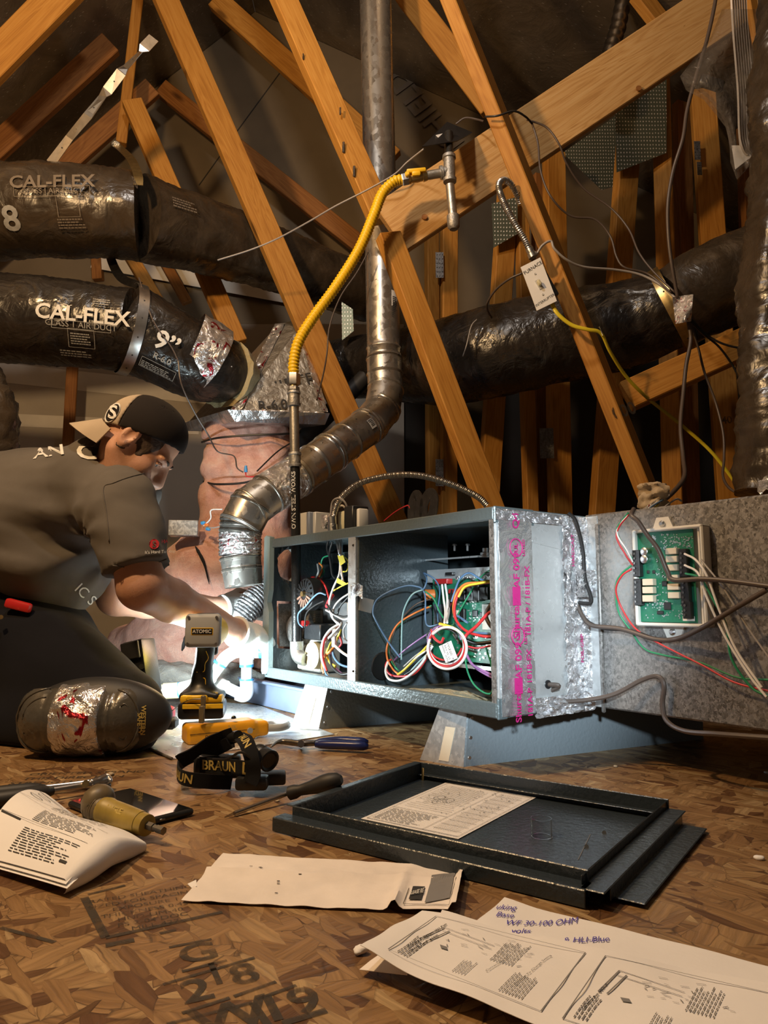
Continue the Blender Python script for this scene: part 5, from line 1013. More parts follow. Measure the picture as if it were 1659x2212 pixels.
# ------------------------------------------------------------------ white pvc drain
pv = thing('plastic_drain_pipe', 'white pvc condensate drain pipes and elbows by the gloved hand', 'pipe', q(540, 1505, 2.05))
def pipe(pts, r, m='pvc', nm='pipe', Y=2.05): ob(nm, tube(spline([q(x, y, Y if len(p_) < 3 else p_[2]) for p_ in pts for x, y in [p_[:2]]], 6), r, 20), m, pv, smooth=60)
pipe([(566, 1408), (545, 1408)], .018); pipe([(552, 1410), (538, 1408), (533, 1420), (533, 1436)], .0195, nm='elbow'); ob('pipe', cyl(q(533, 1430, 2.05), q(533, 1478, 2.05), .0155, 20), 'pvc', pv)
pipe([(533, 1468), (533, 1494), (526, 1502), (512, 1498)], .019, nm='elbow'); pipe([(520, 1499), (480, 1480, 2.08)], .0155); pipe([(487, 1484, 2.07), (470, 1476, 2.1), (452, 1476, 2.1)], .0185, nm='elbow')
pipe([(532, 1406), (508, 1408), (488, 1420), (478, 1432)], .0185, nm='elbow'); pipe([(482, 1428), (452, 1468)], .0165); pipe([(520, 1407), (540, 1408)], .0155)
pipe([(300, 1496, 1.95), (390, 1490, 1.97)], .0175, 'pvc_yellowed'); pipe([(352, 1493, 1.96), (386, 1491, 1.97)], .021, 'pvc_yellowed', 'coupling'); pipe([(386, 1491, 1.97), (430, 1478, 2.0), (456, 1462, 2.04)], .020, nm='elbow')
for a, b in (((533, 1435), (533, 1441)), ((533, 1466), (533, 1470)), ((477, 1431), (474, 1436))): ob('primer_ring', cyl(q(*a, 2.05), q(*b, 2.05), .0200, 20), 'pvc_blue', pv)
ob('primer_ring', cyl(q(386, 1491, 1.97), q(389, 1490.5, 1.97), .0213, 20), 'pvc_blue', pv); ob('primer_stain', lathe(q(560, 1408, 2.045), q(572, 1408, 2.045), [(0, .0185), (.016, .0185)], 16), 'pvc_blue', pv)
pa, pb = q(533, 1430, 2.05), q(533, 1400, 2.05); ap, o = cyl_hit(535, 1422, pa, pb - pa, .0199); ob('lettering', print_round('1120T', ap, pb - pa, o, .0199, .012, 'CENTER', True), 'ink_grey', pv)
pa, pb = q(452, 1468, 2.05), q(482, 1428, 2.05); ap, o = cyl_hit(466, 1446, pa, pb - pa, .0169); ob('lettering', print_round('PVC', ap, pb - pa, o, .0169, .012, 'CENTER', True), 'ink_grey', pv)
# ------------------------------------------------------------------ kneeling man
def A_(v): return np.array(tuple(v))
def near(P, c, r_obj, f):
    """evaluate f only near its centre; elsewhere a safe lower bound of the distance"""
    dist = np.linalg.norm(P - A_(c), axis=1) - r_obj; m = dist < .05; out = np.maximum(dist, .05)
    if m.any(): out[m] = f(P[m])
    return out
man = thing('person', 'kneeling man in a grey t-shirt and backwards cap reaching behind the furnace', 'person', qz(180, 1640, 0))
TH = math.radians(50); YAW = math.radians(6)
HO = q(298, 960, 1.665)
Rz = Matrix.Rotation(YAW, 3, 'Z')
HR = np.array(Rz @ Matrix(((math.cos(TH), 0, math.sin(TH)), (0, 1, 0), (-math.sin(TH), 0, math.cos(TH)))))      # columns fwd, left, up
HS = .90
def toh(P): return ((P - A_(HO)) @ HR) / HS
def hw(x, y, z): return V(tuple(A_(HO) + HR @ np.array([x, y, z]) * HS))
def sym(H): Q = H.copy(); Q[:, 1] = np.abs(Q[:, 1]); return Q
def head_sdf(H):
    S = sym(H)
    d = sd_ell(H, (-.012, 0, .040), (.098, .078, .088))
    d = smin(d, sd_ell(H, (.040, 0, -.035), (.058, .060, .080)), .03)
    d = smin(d, sd_ell(H, (.074, 0, -.098), (.026, .030, .024)), .03)
    d = smin(d, sd_cone(S, (-.004, .056, -.045), (.055, .030, -.098), .022, .02), .025)
    d = smin(d, sd_ell(S, (.064, .040, -.022), (.030, .026, .028)), .02)
    d = smin(d, sd_ell(S, (.084, .026, .026), (.014, .030, .010)), .012)
    d = smax(d, -sd_ell(S, (.103, .034, .006), (.018, .020, .013)), .012)
    d = smin(d, sd_cone(H, (.090, 0, .022), (.116, 0, -.024), .010, .0135), .012)
    d = smin(d, sd_ell(S, (.106, .013, -.031), (.012, .009, .009)), .006)
    d = smin(d, sd_ell(H, (.092, 0, -.058), (.013, .026, .007)), .006)
    d = smin(d, sd_ell(H, (.090, 0, -.071), (.013, .022, .007)), .006)
    d = smax(d, -sd_ell(H, (.106, 0, -.0645), (.012, .022, .0018)), .003)
    ear = smin(sd_ell(S, (-.006, .080, .004), (.021, .010, .034)), sd_ell(S, (-.002, .077, -.024), (.012, .008, .014)), .01)
    ear = smax(ear, -sd_ell(S, (-.003, .089, .003), (.0125, .010, .022)), .006)
    d = smin(d, ear, .007)
    return d * HS
SHO, ELB, WRI = q(268, 1085, 1.56), q(306, 1266, 1.53), q(507, 1364, 1.87)
SHO2, ELB2, WRI2 = q(250, 1080, 1.95), q(252, 1288, 1.90), q(478, 1316, 2.03)
NB = q(280, 1022, 1.70)
def arm(P, s, e, w_):
    d = sd_cone(P, A_(V(s).lerp(V(e), .32)), A_(e), .050, .050)
    m1 = V(e).lerp(V(w_), .28)
    d = smin(d, sd_cone(P, A_(e), A_(m1), .050, .0475), .012)
    return smin(d, sd_cone(P, A_(m1), A_(w_), .0475, .029), .012)
def fingers(P, palm, f, up, curl, k=1.0):
    """palm + four fingers + thumb; f pointing along the hand, up = back of the hand"""
    f, up = V(f).normalized(), V(up); up = (up - f * up.dot(f)).normalized(); sd = f.cross(up); c = V(palm)
    Rm = np.stack([A_(f), A_(sd), A_(up)], 1)
    d = sd_box(P, A_(c), (.047 * k, .042 * k, .016 * k), .014 * k, Rm)
    for i, (o, L) in enumerate(((-.031, .060), (-.010, .070), (.011, .066), (.031, .052))):
        b = c + f * .042 * k + sd * o * k; a1 = f * math.cos(curl * .5) - up * math.sin(curl * .5); a2 = f * math.cos(curl) - up * math.sin(curl); a3 = f * math.cos(curl * 1.6) - up * math.sin(curl * 1.6)
        p1 = b + a1 * L * .45 * k; p2 = p1 + a2 * L * .32 * k; p3 = p2 + a3 * L * .27 * k
        for x, y, r1, r2 in ((b, p1, .0105, .0098), (p1, p2, .0098, .009), (p2, p3, .009, .008)): d = smin(d, sd_cone(P, A_(x), A_(y), r1 * k, r2 * k), .005)
    b = c - f * .018 * k + sd * -.036 * k; t1 = b + (f * .7 - sd * .6 - up * .35).normalized() * .036 * k; t2 = t1 + (f * .9 - sd * .1 - up * .45).normalized() * .03 * k
    return smin(smin(d, sd_cone(P, A_(b), A_(t1), .014 * k, .0115 * k), .01), sd_cone(P, A_(t1), A_(t2), .0115 * k, .009 * k), .006)
HD1, HD2 = (WRI - ELB).normalized(), (WRI2 - ELB2).normalized()
PALM1, PALM2 = q(548, 1374, 1.955), q(512, 1313, 2.07)
def hand1(P, k=1.0): return fingers(P, PALM1, HD1 + V((.05, .25, -.05)), V((-.15, -.75, .65)), .55, k)
def hand2(P, k=1.0): return fingers(P, PALM2, V((.9, .2, .1)), V((0, -.85, .5)), .85, k)
def body_sdf(P):
    d = near(P, HO, .16, lambda Q: head_sdf(toh(Q)))
    d = smin(d, sd_cone(P, A_(hw(-.012, 0, -.03)), A_(NB), .056, .052), .03)
    d = smin(d, sd_cone(P, A_(NB), A_(q(100, 1130, 1.82)), .062, .13), .05)
    d = smin(d, sd_cone(P, A_(q(100, 1130, 1.82)), A_(q(-80, 1180, 1.92)), .13, .13), .05)
    d = smin(d, arm(P, SHO, ELB, WRI), .03); d = smin(d, arm(P, SHO2, ELB2, WRI2), .03)
    d = smin(d, sd_cone(P, A_(WRI), A_(PALM1), .029, .026), .02); d = smin(d, sd_cone(P, A_(WRI2), A_(PALM2), .029, .026), .02)
    d = smin(d, near(P, PALM1, .13, lambda Q: hand1(Q, .92)), .01); return smin(d, near(P, PALM2, .13, lambda Q: hand2(Q, .92)), .01)
lo = (-1.15, 1.38, .10); hi = (-.24, 2.22, .82)
ob('body', sdf_mesh(body_sdf, lo, hi, .0054), 'skin', man, smooth=180)
# --- gloves
def gl(hand, a, b, cuff0):
    def f(P):
        d = smin(hand(P, 1.06), sd_cone(P, A_(a), A_(b), .034, .034), .012)
        ax = A_((V(b) - V(a)).normalized()); s = (P - A_(a)) @ ax
        rib = np.where(s < .03, .0012 * np.sin(s * 900), 0)
        return smax(d, -(s + cuff0), .004) + rib
    return f
for hand, w_, pl_ in ((hand1, WRI, PALM1), (hand2, WRI2, PALM2)):
    a = w_ + (pl_ - w_) * .1; cc = (a + pl_) / 2
    ob('glove', sdf_mesh(gl(hand, a, pl_, .004), tuple(cc - V((.12, .14, .12))), tuple(cc + V((.2, .16, .12))), .0048, 1), 'glove_knit', man, smooth=180)
    d = (pl_ - w_).normalized(); cuff_c = a; u = (V((0, 0, 1)) - d * d.z).normalized(); v_ = d.cross(u)
    ob('cuff_hem', tube([cuff_c + (u * math.cos(x) + v_ * math.sin(x)) * .036 for x in [TAU * i / 28 for i in range(29)]], .0055, 8, False), 'glove_knit', man, smooth=180)
# --- t-shirt
def stretch_noise(P, s, axis, k, seed): Q = P.copy(); ax = A_(V(axis).normalized()); Q = Q - np.outer((Q @ ax) * (1 - k), ax); return fbm(Q, s, seed)
HEM_P, HEM_N = A_(q(305, 1226, 1.53)), A_((q(305, 1226, 1.53) - q(268, 1090, 1.55)).normalized() + V((-.05, 0, 0)))
COLC = hw(-.012, 0, -.03).lerp(NB, .5); COLD = (hw(-.012, 0, -.03) - NB).normalized()
def shirt_sdf(P):
    d = sd_cone(P, A_(q(-170, 1120, 1.97)), A_(q(90, 1132, 1.83)), .19, .182)
    d = smin(d, sd_cone(P, A_(q(90, 1132, 1.83)), A_(q(205, 1068, 1.74)), .187, .135), .05)
    d = smin(d, sd_ell(P, A_(q(125, 1225, 1.80)), (.125, .15, .118)), .06)
    d = smin(d, sd_ell(P, A_(q(-40, 1195, 1.9)), (.2, .17, .14)), .06)
    d = smin(d, sd_cone(P, A_(q(222, 1035, 1.72)), A_(COLC), .085, .062), .04)
    d = smin(d, sd_cone(P, A_(q(235, 1075, 1.72)), A_(SHO2), .11, .085), .05)
    s = sd_cone(P, A_(q(260, 1104, 1.575)), A_(q(310, 1245, 1.53)), .082, .070)
    d = smin(d, sd_ell(P, A_(q(250, 1100, 1.60)), (.085, .08, .088)), .05)
    d = smin(d, s, .022)
    # folds: from the armpit across the ribs, and along the back
    arm_d = (P - A_(q(232, 1175, 1.70)))
    w_ = np.exp(-np.linalg.norm(arm_d, axis=1) ** 2 / .03)
    ang = np.arctan2(arm_d[:, 2], arm_d[:, 0])
    rr_ = np.linalg.norm(arm_d, axis=1); d = d + .009 * w_ * np.clip((rr_ - .02) / .06, 0, 1) * np.sin(ang * 8 + 14 * rr_)
    d = d + .0085 * stretch_noise(P, 9, (1, -.1, -.25), .22, 3) + .0035 * stretch_noise(P, 24, (1, 0, -.15), .3, 6)
    ins = (s < .03).astype(float); plane = (P - HEM_P) @ HEM_N
    d = np.where((plane > -.02) & (sd_cone(P, A_(q(262, 1088, 1.575)), A_(q(330, 1330, 1.53)), .10, .12) < 0), smax(d, plane, .004), d)
    # neck opening
    along = (P - A_(COLC)) @ A_(COLD)
    return smax(d, np.where(np.linalg.norm(P - A_(COLC) - along[:, None] * A_(COLD), axis=1) < .075, along, -1.0), .004)
shv = sdf_mesh(shirt_sdf, (-1.25, 1.38, .12), (-.40, 2.25, .78), .0072, 1)
shirt = ob('t_shirt', shv, 'shirt_cloth', man, smooth=180)
def drape(verts, f, direction, off=.0025, n=40, back=.12):
    """lay flat lettering on a cloth surface along a direction"""
    d = A_(V(direction).normalized()); P = np.array([tuple(v) for v in verts]) - d * back
    P0 = P.copy()
    for _ in range(n):
        v = f(P); P = P + np.where((v > off) & (((P - P0) @ d) < back + .25), np.maximum(v * .7, 1e-4), 0)[:, None] * d
    bad = f(P) > off + .004                      # rays that slip past the edge: keep them at the mean depth of the rest
    if bad.any() and not bad.all(): P[bad] = P0[bad] + d * np.median(((P - P0) @ d)[~bad])
    return P
def cloth_text(s, px, py, Y, ang, size, m, par, f, bold=True, sx=1.0, name='lettering'):
    c = q(px, py, Y); r = V((math.cos(ang), 0, math.sin(ang))); u = V((-math.sin(ang), 0, math.cos(ang)))
    v, fc = print_on(s, c, r, u, size, 'CENTER', bold, 0, sx); dv = ray(px, py)
    # subdivide long letter faces a little by keeping them small: letters follow the cloth at their outline
    ob(name, (drape(v, f, dv, back=.3, n=60), fc), m, par, smooth=0)
def back_text(s_, px, py, right, up, size, m, par, off=.0025, bold=True, sx=1.0):
    d = A_(ray(px, py)); p = A_(CAM) + d * 1.35
    for _ in range(60): p = p + d * max(float(shirt_sdf(p[None])[0]) * .6, 1e-4)
    v, fc = print_on(s_, V(tuple(p)), right, up, size, 'CENTER', bold, 0, sx); n_ = V(right).normalized().cross(V(up).normalized())
    ob('lettering', (drape(v, shirt_sdf, -n_, off), fc), m, par, smooth=0)
cloth_text('C', 188, 976, 1.62, -.12, .050, 'print_white', shirt, shirt_sdf, True, 1.5)
cloth_text('AN', 105, 976, 1.68, .16, .034, 'print_white', shirt, shirt_sdf, True, 1.5)
cloth_text('IC S', 185, 1285, 1.7, -.75, .035, 'print_white', shirt, shirt_sdf, False)
c = q(333, 1175, 1.5); dsk = [c + V((math.cos(a), 0, math.sin(a))) * .0105 for a in [TAU * i / 20 for i in range(20)]]
ob('sleeve_emblem', (drape(dsk, shirt_sdf, ray(333, 1175)), [list(range(20))]), 'red_ink', shirt, smooth=0)
cloth_text('S', 333, 1176, 1.5, 0, .018, 'shirt_cloth', shirt, lambda P: shirt_sdf(P) - .001); cloth_text('HA', 356, 1170, 1.5, 0, .010, 'red_ink', shirt, shirt_sdf); cloth_text("It's Hard To Stop", 346, 1192, 1.5, .05, .009, 'print_white', shirt, shirt_sdf, False)
# sleeve seam and hem stitch
def seam(pts, Y, r, m, par, f, name='seam'):
    P = spline([q(x, y, Y) for x, y in pts], 8); P = drape(P, f, ray(*pts[len(pts) // 2]), r * .4); ob(name, tube([V(tuple(p)) for p in P], r, 6), m, par, smooth=180)
seam([(318, 1020), (280, 1030), (245, 1043), (223, 1055), (230, 1110), (236, 1170)], 1.5, .0014, 'shirt_cloth', shirt, shirt_sdf)
seam([(243, 1222), (300, 1226), (368, 1206)], 1.45, .0012, 'shirt_cloth', shirt, shirt_sdf)
def collar_sdf(P):
    a = (P - A_(COLC)) @ A_(COLD); ra = np.linalg.norm(P - A_(COLC) - a[:, None] * A_(COLD), axis=1)
    return smax(np.abs(ra - .0625 + .25 * np.minimum(a, 0)) - .0035, np.abs(a) - .013, .002)
ob('collar', sdf_mesh(collar_sdf, tuple(COLC - V((.1, .1, .1))), tuple(COLC + V((.1, .1, .1))), .0045, 1), 'shirt_cloth', shirt, smooth=180)
# --- trousers
def pants_sdf(P):
    d = sd_cone(P, A_(q(-180, 1330, 2.0)), A_(q(60, 1418, 1.80)), .19, .155)
    d = smin(d, sd_cone(P, A_(q(60, 1418, 1.80)), A_(q(258, 1545, 1.52)), .155, .088), .05)
    d = smin(d, sd_cone(P, A_(q(258, 1552, 1.52)), A_(q(-200, 1585, 1.78)), .085, .075), .03)
    d = smin(d, sd_cone(P, A_(q(-120, 1360, 2.15)), A_(q(215, 1475, 2.05)), .15, .09), .05)
    d = smin(d, sd_cone(P, A_(q(215, 1480, 2.05)), A_(q(-100, 1510, 2.25)), .085, .07), .03)
    d = d + .006 * stretch_noise(P, 9, (.8, -.5, -.3), .3, 9) + .002 * stretch_noise(P, 26, (.8, -.5, -.3), .3, 4)
    return smax(d, -P[:, 2] + .001, .004)
pants = ob('trousers', sdf_mesh(pants_sdf, (-1.35, 1.36, -.01), (-.40, 2.35, .50), .0085, 1), 'pants_cloth', man, smooth=180)
ob('belt_clip', boxat(q(40, 1308, 1.66), (.06, .02, .022), (1, 0, -.25), bev=.006, seg=2), 'red_plastic', man)
ob('rivet', cyl(q(2, 1333, 1.62), q(2, 1333, 1.61), .005, 10), 'brass', man)
# --- knee pad
KC = q(176, 1562, 1.44); KC.z = max(KC.z, .072)
def pad_sdf(P):
    d = smin(sd_box(P, A_(KC + V((0, .02, 0))), (.128, .052, .068), .050), sd_ell(P, A_(KC), (.118, .058, .060)), .012); x = (P[:, 0] - KC.x); z = P[:, 2] - KC.z
    d = d + .005 * np.exp(-((x - .058) / .004) ** 2) + .003 * np.exp(-((x + .058) / .003) ** 2) + .004 * np.exp(-((x - .070) / .003) ** 2)
    d = d + .0014 * np.where((x < -.066) & (np.abs(z) < .032), np.sin(x * 520) * np.sin(z * 520), 0)
    d = smax(d, P[:, 1] - (KC.y - .002), .004)
    return smax(d, -P[:, 2] + .001, .003)
def liner_sdf(P): return smax(smax(sd_ell(P, A_(KC + V((.024, .020, .004))), (.147, .050, .076)), P[:, 1] - (KC.y + .05), .006), -P[:, 2] + .001, .003)
bx = ((KC.x - .2, KC.y - .08, -.01), (KC.x + .2, KC.y + .09, KC.z + .1))
ob('knee_pad_liner', sdf_mesh(liner_sdf, *bx, .005, 1), 'black_rubber', man, smooth=180)
kp = ob('knee_pad', sdf_mesh(pad_sdf, *bx, .0044), 'pad_shell', man, smooth=180)
def band(P): return smax(smax(pad_sdf(P) - .0035 + .0022 * fbm(P, 70, 8, 2), np.abs(P[:, 0] - (KC.x + .004)) - .046, .001), -P[:, 2] + .001, .002)
ob('tape_band', sdf_mesh(band, *bx, .004), 'foil_tape_red', kp, smooth=50, label='crinkled foil tape with red print')
def sunk(f, off=.0022): return lambda P: f(P) - off
def pad_line(pts, r, m='pad_shell'):
    P = drape([KC + V((x, -.07, z)) for x, z in pts], pad_sdf, (0, 1, 0), .0006, 60); ob('pad_ridge', tube([V(tuple(p)) for p in P], r, 6), m, kp, smooth=180)
arc = lambda cx, cz, rx, rz, a0, a1: [(cx + rx * math.cos(a0 + (a1 - a0) * i / 20), cz + rz * math.sin(a0 + (a1 - a0) * i / 20)) for i in range(21)]
pad_line(arc(-.060, 0, .058, .060, math.pi / 2, 1.5 * math.pi), .0024); pad_line(arc(-.060, .006, .040, .040, math.pi / 2, math.pi), .0014); pad_line(arc(.072, 0, .046, .058, -math.pi / 2, math.pi / 2), .0024)
def pad_text(s, px, py, size, m='gold_ink'):
    v, fc = print_on(s, q(px, py, 1.36), (0, 0, -1), (1, 0, 0), size, 'CENTER', True, 0); ob('lettering', (drape(v, liner_sdf, ray(px, py), .0015), fc), m, kp, smooth=0)
pad_text('WESTERN', 309, 1556, .0125); pad_text('SAFETY', 301, 1562, .0125)
pad_line([(.086, .03), (.092, .034), (.098, .03), (.098, -.03), (.092, -.034), (.086, -.03), (.086, .03)], .0013)
# --- hair, stubble, cap
CAPT = math.radians(-25)
def rotc(H): c_, s_ = math.cos(CAPT), math.sin(CAPT); Q = H.copy(); z = H[:, 2] - .03; Q[:, 0] = H[:, 0] * c_ - z * s_; Q[:, 2] = H[:, 0] * s_ + z * c_ + .03; return Q   # cap sits tipped back on the head
def hair_sdf(P):
    H = toh(P); S = sym(H); d = head_sdf(H) - .0018
    d = smax(d, sd_ell(S, (-.03, .06, .03), (.095, .06, .082)), .006)
    d = smax(d, -(sd_ell(S, (-.006, .086, .004), (.023, .02, .036))), .003)
    return smax(d, H[:, 0] - .068 + .3 * (.05 - H[:, 2]), .004) 
cH = V(tuple(A_(HO)))
ob('hair', sdf_mesh(hair_sdf, tuple(cH - V((.15, .11, .12))), tuple(cH + V((.15, .11, .16))), .0048), 'hair', man, smooth=180)
def beard_sdf(P):
    H = toh(P); S = sym(H); d = head_sdf(H) - .0012
    reg = smin(sd_cone(S, (.004, .066, -.02), (.055, .036, -.085), .022, .034), sd_ell(H, (.085, 0, -.09), (.036, .04, .028)), .01)
    reg = smin(reg, sd_ell(H, (.10, 0, -.048), (.02, .028, .007)), .004)
    return smax(d, reg, .003)
ob('stubble', sdf_mesh(beard_sdf, tuple(cH - V((.15, .11, .16))), tuple(cH + V((.16, .11, .10))), .0045), 'stubble', man, smooth=180)
for s_ in (-1, 1):
    e = hw(.0725, s_ * .033, .005); ob('eye', lathe(e - V((0, 0, .0125)), e + V((0, 0, .0125)), [(.0125 - .0125 * math.cos(a), .0125 * math.sin(a) + 1e-5) for a in [math.pi * i / 10 for i in range(11)]], 14), 'eye_white', man, smooth=180)
    i_ = hw(.0850, s_ * .034, .004); ob('iris', lathe(i_ - (hw(1, 0, 0) - hw(0, 0, 0)) * .002, i_ + (hw(1, 0, 0) - hw(0, 0, 0)) * .002, [(0, .005), (.002, .0045), (.0026, .002)], 12), 'hair', man)
    ob('eyebrow', tube(spline([hw(.0965, s_ * .012, .024), hw(.0955, s_ * .03, .030), hw(.082, s_ * .05, .026)], 6), [.002, .0028, .003, .0034, .0034, .0034, .0033, .003, .003, .0026, .0022, .0016, .001], 6), 'hair', man, smooth=180)
    ob('eyelid', tube(spline([hw(.0895, s_ * .020, .009), hw(.0910, s_ * .032, .0125), hw(.083, s_ * .046, .008)], 6), .0028, 6), 'skin', man, smooth=180)
CAPC = (-.008, 0, .044)
def cap_outer(H): return sd_ell(H, CAPC, (.110, .090, .094)) * HS
def cap_sdf(P):
    H = rotc(toh(P)); d = np.abs(cap_outer(H) + .004) - .0035
    d = smax(d, -(H[:, 2] - .022 - .10 * H[:, 0]), .003)
    return d
cb = (tuple(cH - V((.2, .12, .10))), tuple(cH + V((.18, .12, .2))))
capo = ob('cap', sdf_mesh(lambda P: smax(cap_sdf(P), -(rotc(toh(P))[:, 0] + .055), .001), *cb, .0042), 'cap_black', man, smooth=180)
ob('cap_panel', sdf_mesh(lambda P: smax(cap_sdf(P), rotc(toh(P))[:, 0] + .056, .001), *cb, .0042), 'cap_tan', capo, smooth=180)
def capw(x, y, z):
    c_, s_ = math.cos(-CAPT), math.sin(-CAPT); z -= .03; return hw(x * c_ - z * s_, y, x * s_ + z * c_ + .03)
def brim(u, v):
    y = (u - .5) * .158; L = .070 * math.sqrt(max(.02, 1 - .96 * (abs(u - .5) * 2) ** 2)); x0 = -.118 * math.sqrt(max(0, 1 - (y / .094) ** 2)) - .004 if abs(y) < .09 else -.02
    return capw(x0 - L * v, y, .024 - .048 * v - .022 * (abs(u - .5) * 2) ** 2)
ob('cap_brim', sheet(brim, 24, 10, .0035), 'cap_tan', capo, smooth=60)
def cap_face(P): return cap_outer(rotc(toh(P)))
ec, er_ = q(243, 891, 1.6), []
ax1, ax2 = V((.52, 0, .85)), V((.62, 0, -.38))
for kx, m, nm, off in ((1.0, 'print_white', 'emblem', .002), (.86, 'cap_black', 'emblem', .003)):
    pts = [ec + ax1 * .026 * kx * math.cos(a) + ax2 * .018 * kx * math.sin(a) for a in [TAU * i / 28 for i in range(28)]]
    ob(nm, (drape(pts, cap_face, ray(243, 891), off), [list(range(28))]), m, capo, smooth=0)
v, fc = print_on('S', ec, V((.85, 0, -.1)), V((.25, 0, .95)), .044, 'CENTER', True, 0); ob('emblem', (drape(v, cap_face, ray(243, 891), .004), fc), 'print_white', capo, smooth=0)
# ------------------------------------------------------------------ things on the floor
def fl(px, py, z=0.0): return qz(px, py, z)
# --- furnace door lying face down
door = thing('furnace_door', 'dark blue-grey furnace door panel lying upturned on the floor', 'panel', fl(1040, 1790))
RZ_ = .030
R0, R1, R2 = fl(632, 1740, RZ_), fl(1272, 1879, RZ_), fl(1447, 1727, RZ_)
du = (R1 - R0); LU = du.length; du = du.normalized(); dv = V((-du.y, du.x, 0)); LV = (R2 - R1).dot(dv)
R0 = V((R0.x, R0.y, 0))
def DP(u, v, z): return R0 + du * u + dv * v + ZU * z
def dbox(u0, u1, v0, v1, z0, z1, bev=.001): return boxat(DP((u0 + u1) / 2, (v0 + v1) / 2, (z0 + z1) / 2), (u1 - u0, v1 - v0, z1 - z0), du, ZU, bev)
ob('door_skin', dbox(-.002, LU + .002, -.002, LV + .002, .002, .004), 'door_paint', door, smooth=20)
ob('ledge', join(dbox(-.014, LU + .004, -.024, -.0225, .001, .018), dbox(-.014, LU + .004, -.024, 0, .0165, .0185)), 'door_paint', door, smooth=20)
ob('rim', dbox(0, LU, -.0012, .0012, .002, RZ_), 'door_paint', door, smooth=20)
ob('rim', dbox(-.001, .0015, 0, LV, .001, RZ_), 'door_paint', door, smooth=20); ob('flange', dbox(-.012, .0, 0, LV, RZ_ - .002, RZ_), 'door_paint', door, smooth=20)
ob('rim', join(dbox(0, LU, LV - .0012, LV + .0012, .001, RZ_), dbox(.0, LU, LV - .012, LV, .011, .0125)), 'door_paint', door, smooth=20)
ob('rim', dbox(LU - .0045, LU - .0025, -.012, LV, .002, RZ_ - .002), 'door_paint', door, smooth=20); ob('ledge', dbox(LU - .003, LU + .022, -.02, LV, .0165, .0185), 'door_paint', door, smooth=20)
ob('flange', join(dbox(LU + .02, LU + .052, .01, LV - .02, .004, .0058), dbox(LU + .02, LU + .0216, .0, LV - .02, .0045, .0185)), 'door_paint', door, smooth=20)
dg = ob('wiring_diagram', slab([fl(x, y, .0052) for x, y in ((780, 1768), (968, 1688), (1159, 1722), (990, 1812))], (0, 0, 1), .0006), 'paper', door, smooth=0, label='printed wiring diagram sheet')
c4 = [fl(x, y, .0058) for x, y in ((780, 1768), (990, 1812), (1159, 1722), (968, 1688))]
DG = lambda u, v: c4[0].lerp(c4[1], u).lerp(c4[3].lerp(c4[2], u), v)
rd_ = random.Random(12); L_ = []
L_ += [(.03, .03, .97, .03, .006), (.03, .97, .97, .97, .006), (.03, .03, .03, .97, .004), (.97, .03, .97, .97, .004), (.62, .03, .62, .97, .004), (.03, .3, .62, .3, .004)]
for k in range(14): x = .08 + k * .036; L_.append((x, .45 + rd_.random() * .15, x, .9, .003))
for k in range(16): y = .36 + k * .036; L_.append((.08 + rd_.random() * .1, y, .5 + rd_.random() * .1, y, .003))
for k in range(10): L_ += [(.66, .1 + k * .085, .94, .1 + k * .085, .003), (.68 + .024 * k, .08, .68 + .024 * k, .93, .0025)]
L_ += para(.06, .06, .58, 12, .019, .006, 2) + [(rd_.uniform(.1, .55), y_, 0, y_, 0) for y_ in []]
for k in range(60):
    x, y = rd_.uniform(.08, .92), rd_.uniform(.34, .93); L_.append((x, y, x + rd_.uniform(.008, .02), y, .007))
for cx, cy, r_ in ((.3, .55, .06), (.24, .62, .05), (.36, .6, .05)):
    for i in range(16): a, b = TAU * i / 16, TAU * (i + 1) / 16; L_.append((cx + r_ * math.cos(a), cy + r_ * math.sin(a), cx + r_ * math.cos(b), cy + r_ * math.sin(b), .004))
ob('diagram_print', dashes(DG, L_, .0004), 'ink_grey', dg, smooth=0)
for x, y in ((1305, 1799), (1267, 1829)): ob('screw_hole', cyl(fl(x, y, .004), fl(x, y, .0048), .0028, 12), 'zinc', door)
ob('guide_pin', cyl(DP(.012, LV - .012, .004), DP(.012, LV - .012, .024), .0022, 8), 'brass', door)
ob('score_line', boxat(DP(LU * .86, LV * .45, .0044), (.10, .0008, .0006), dv - du * .2, ZU), 'ink_grey', door)
ring_c = fl(1170, 1806, .0044)
tag(ob('clear_ring', lathe(ring_c, ring_c + ZU * .022, [(0, .0135), (.022, .0135), (.022, .0122), (0, .0122), (0, .0135)], 32, False), 'clear_plastic', smooth=50), 'short clear plastic ring standing on the furnace door panel', 'ring')

# --- paper strip
def pap(name, label, corners, nu, nv, hfun, m='paper', th=.0004):
    c = [fl(*p) for p in corners]
    S = lambda u, v: c[0].lerp(c[1], u).lerp(c[3].lerp(c[2], u), v) + ZU * (.0015 + hfun(u, v))
    t = thing(name, label, 'paper', (c[0] + c[2]) / 2); ob('sheet', sheet(S, nu, nv, th), m, t, smooth=60); return t, S
def h1(u, v):
    x = .0015 * (1 + mnoise.noise(V((u * 5, v * 3, 1)))) + .010 * math.exp(-((u - .78) / .018) ** 2) * (1 - v) + .012 * max(0, u - .72) * (1.3 - v) + .006 * math.exp(-((v - .55 - .1 * u) / .04) ** 2) * (1 - .5 * u)
    return max(0, x + .0012 * mnoise.noise(V((u * 14, v * 9, 4)))) + .006 * (u > .98)
t, S = pap('paper_strip', 'long wrinkled white paper strip on the floor in front of the door panel', ((391, 1951), (985, 1980), (1004, 1879), (482, 1848)), 70, 16, h1, 'paper_dirty')
ob('printed_block', sheet(lambda u, v: S(.885 + .085 * u, .10 + .62 * v + .1 * u) + ZU * .0012, 10, 10), 'ink_grey', t, smooth=0)
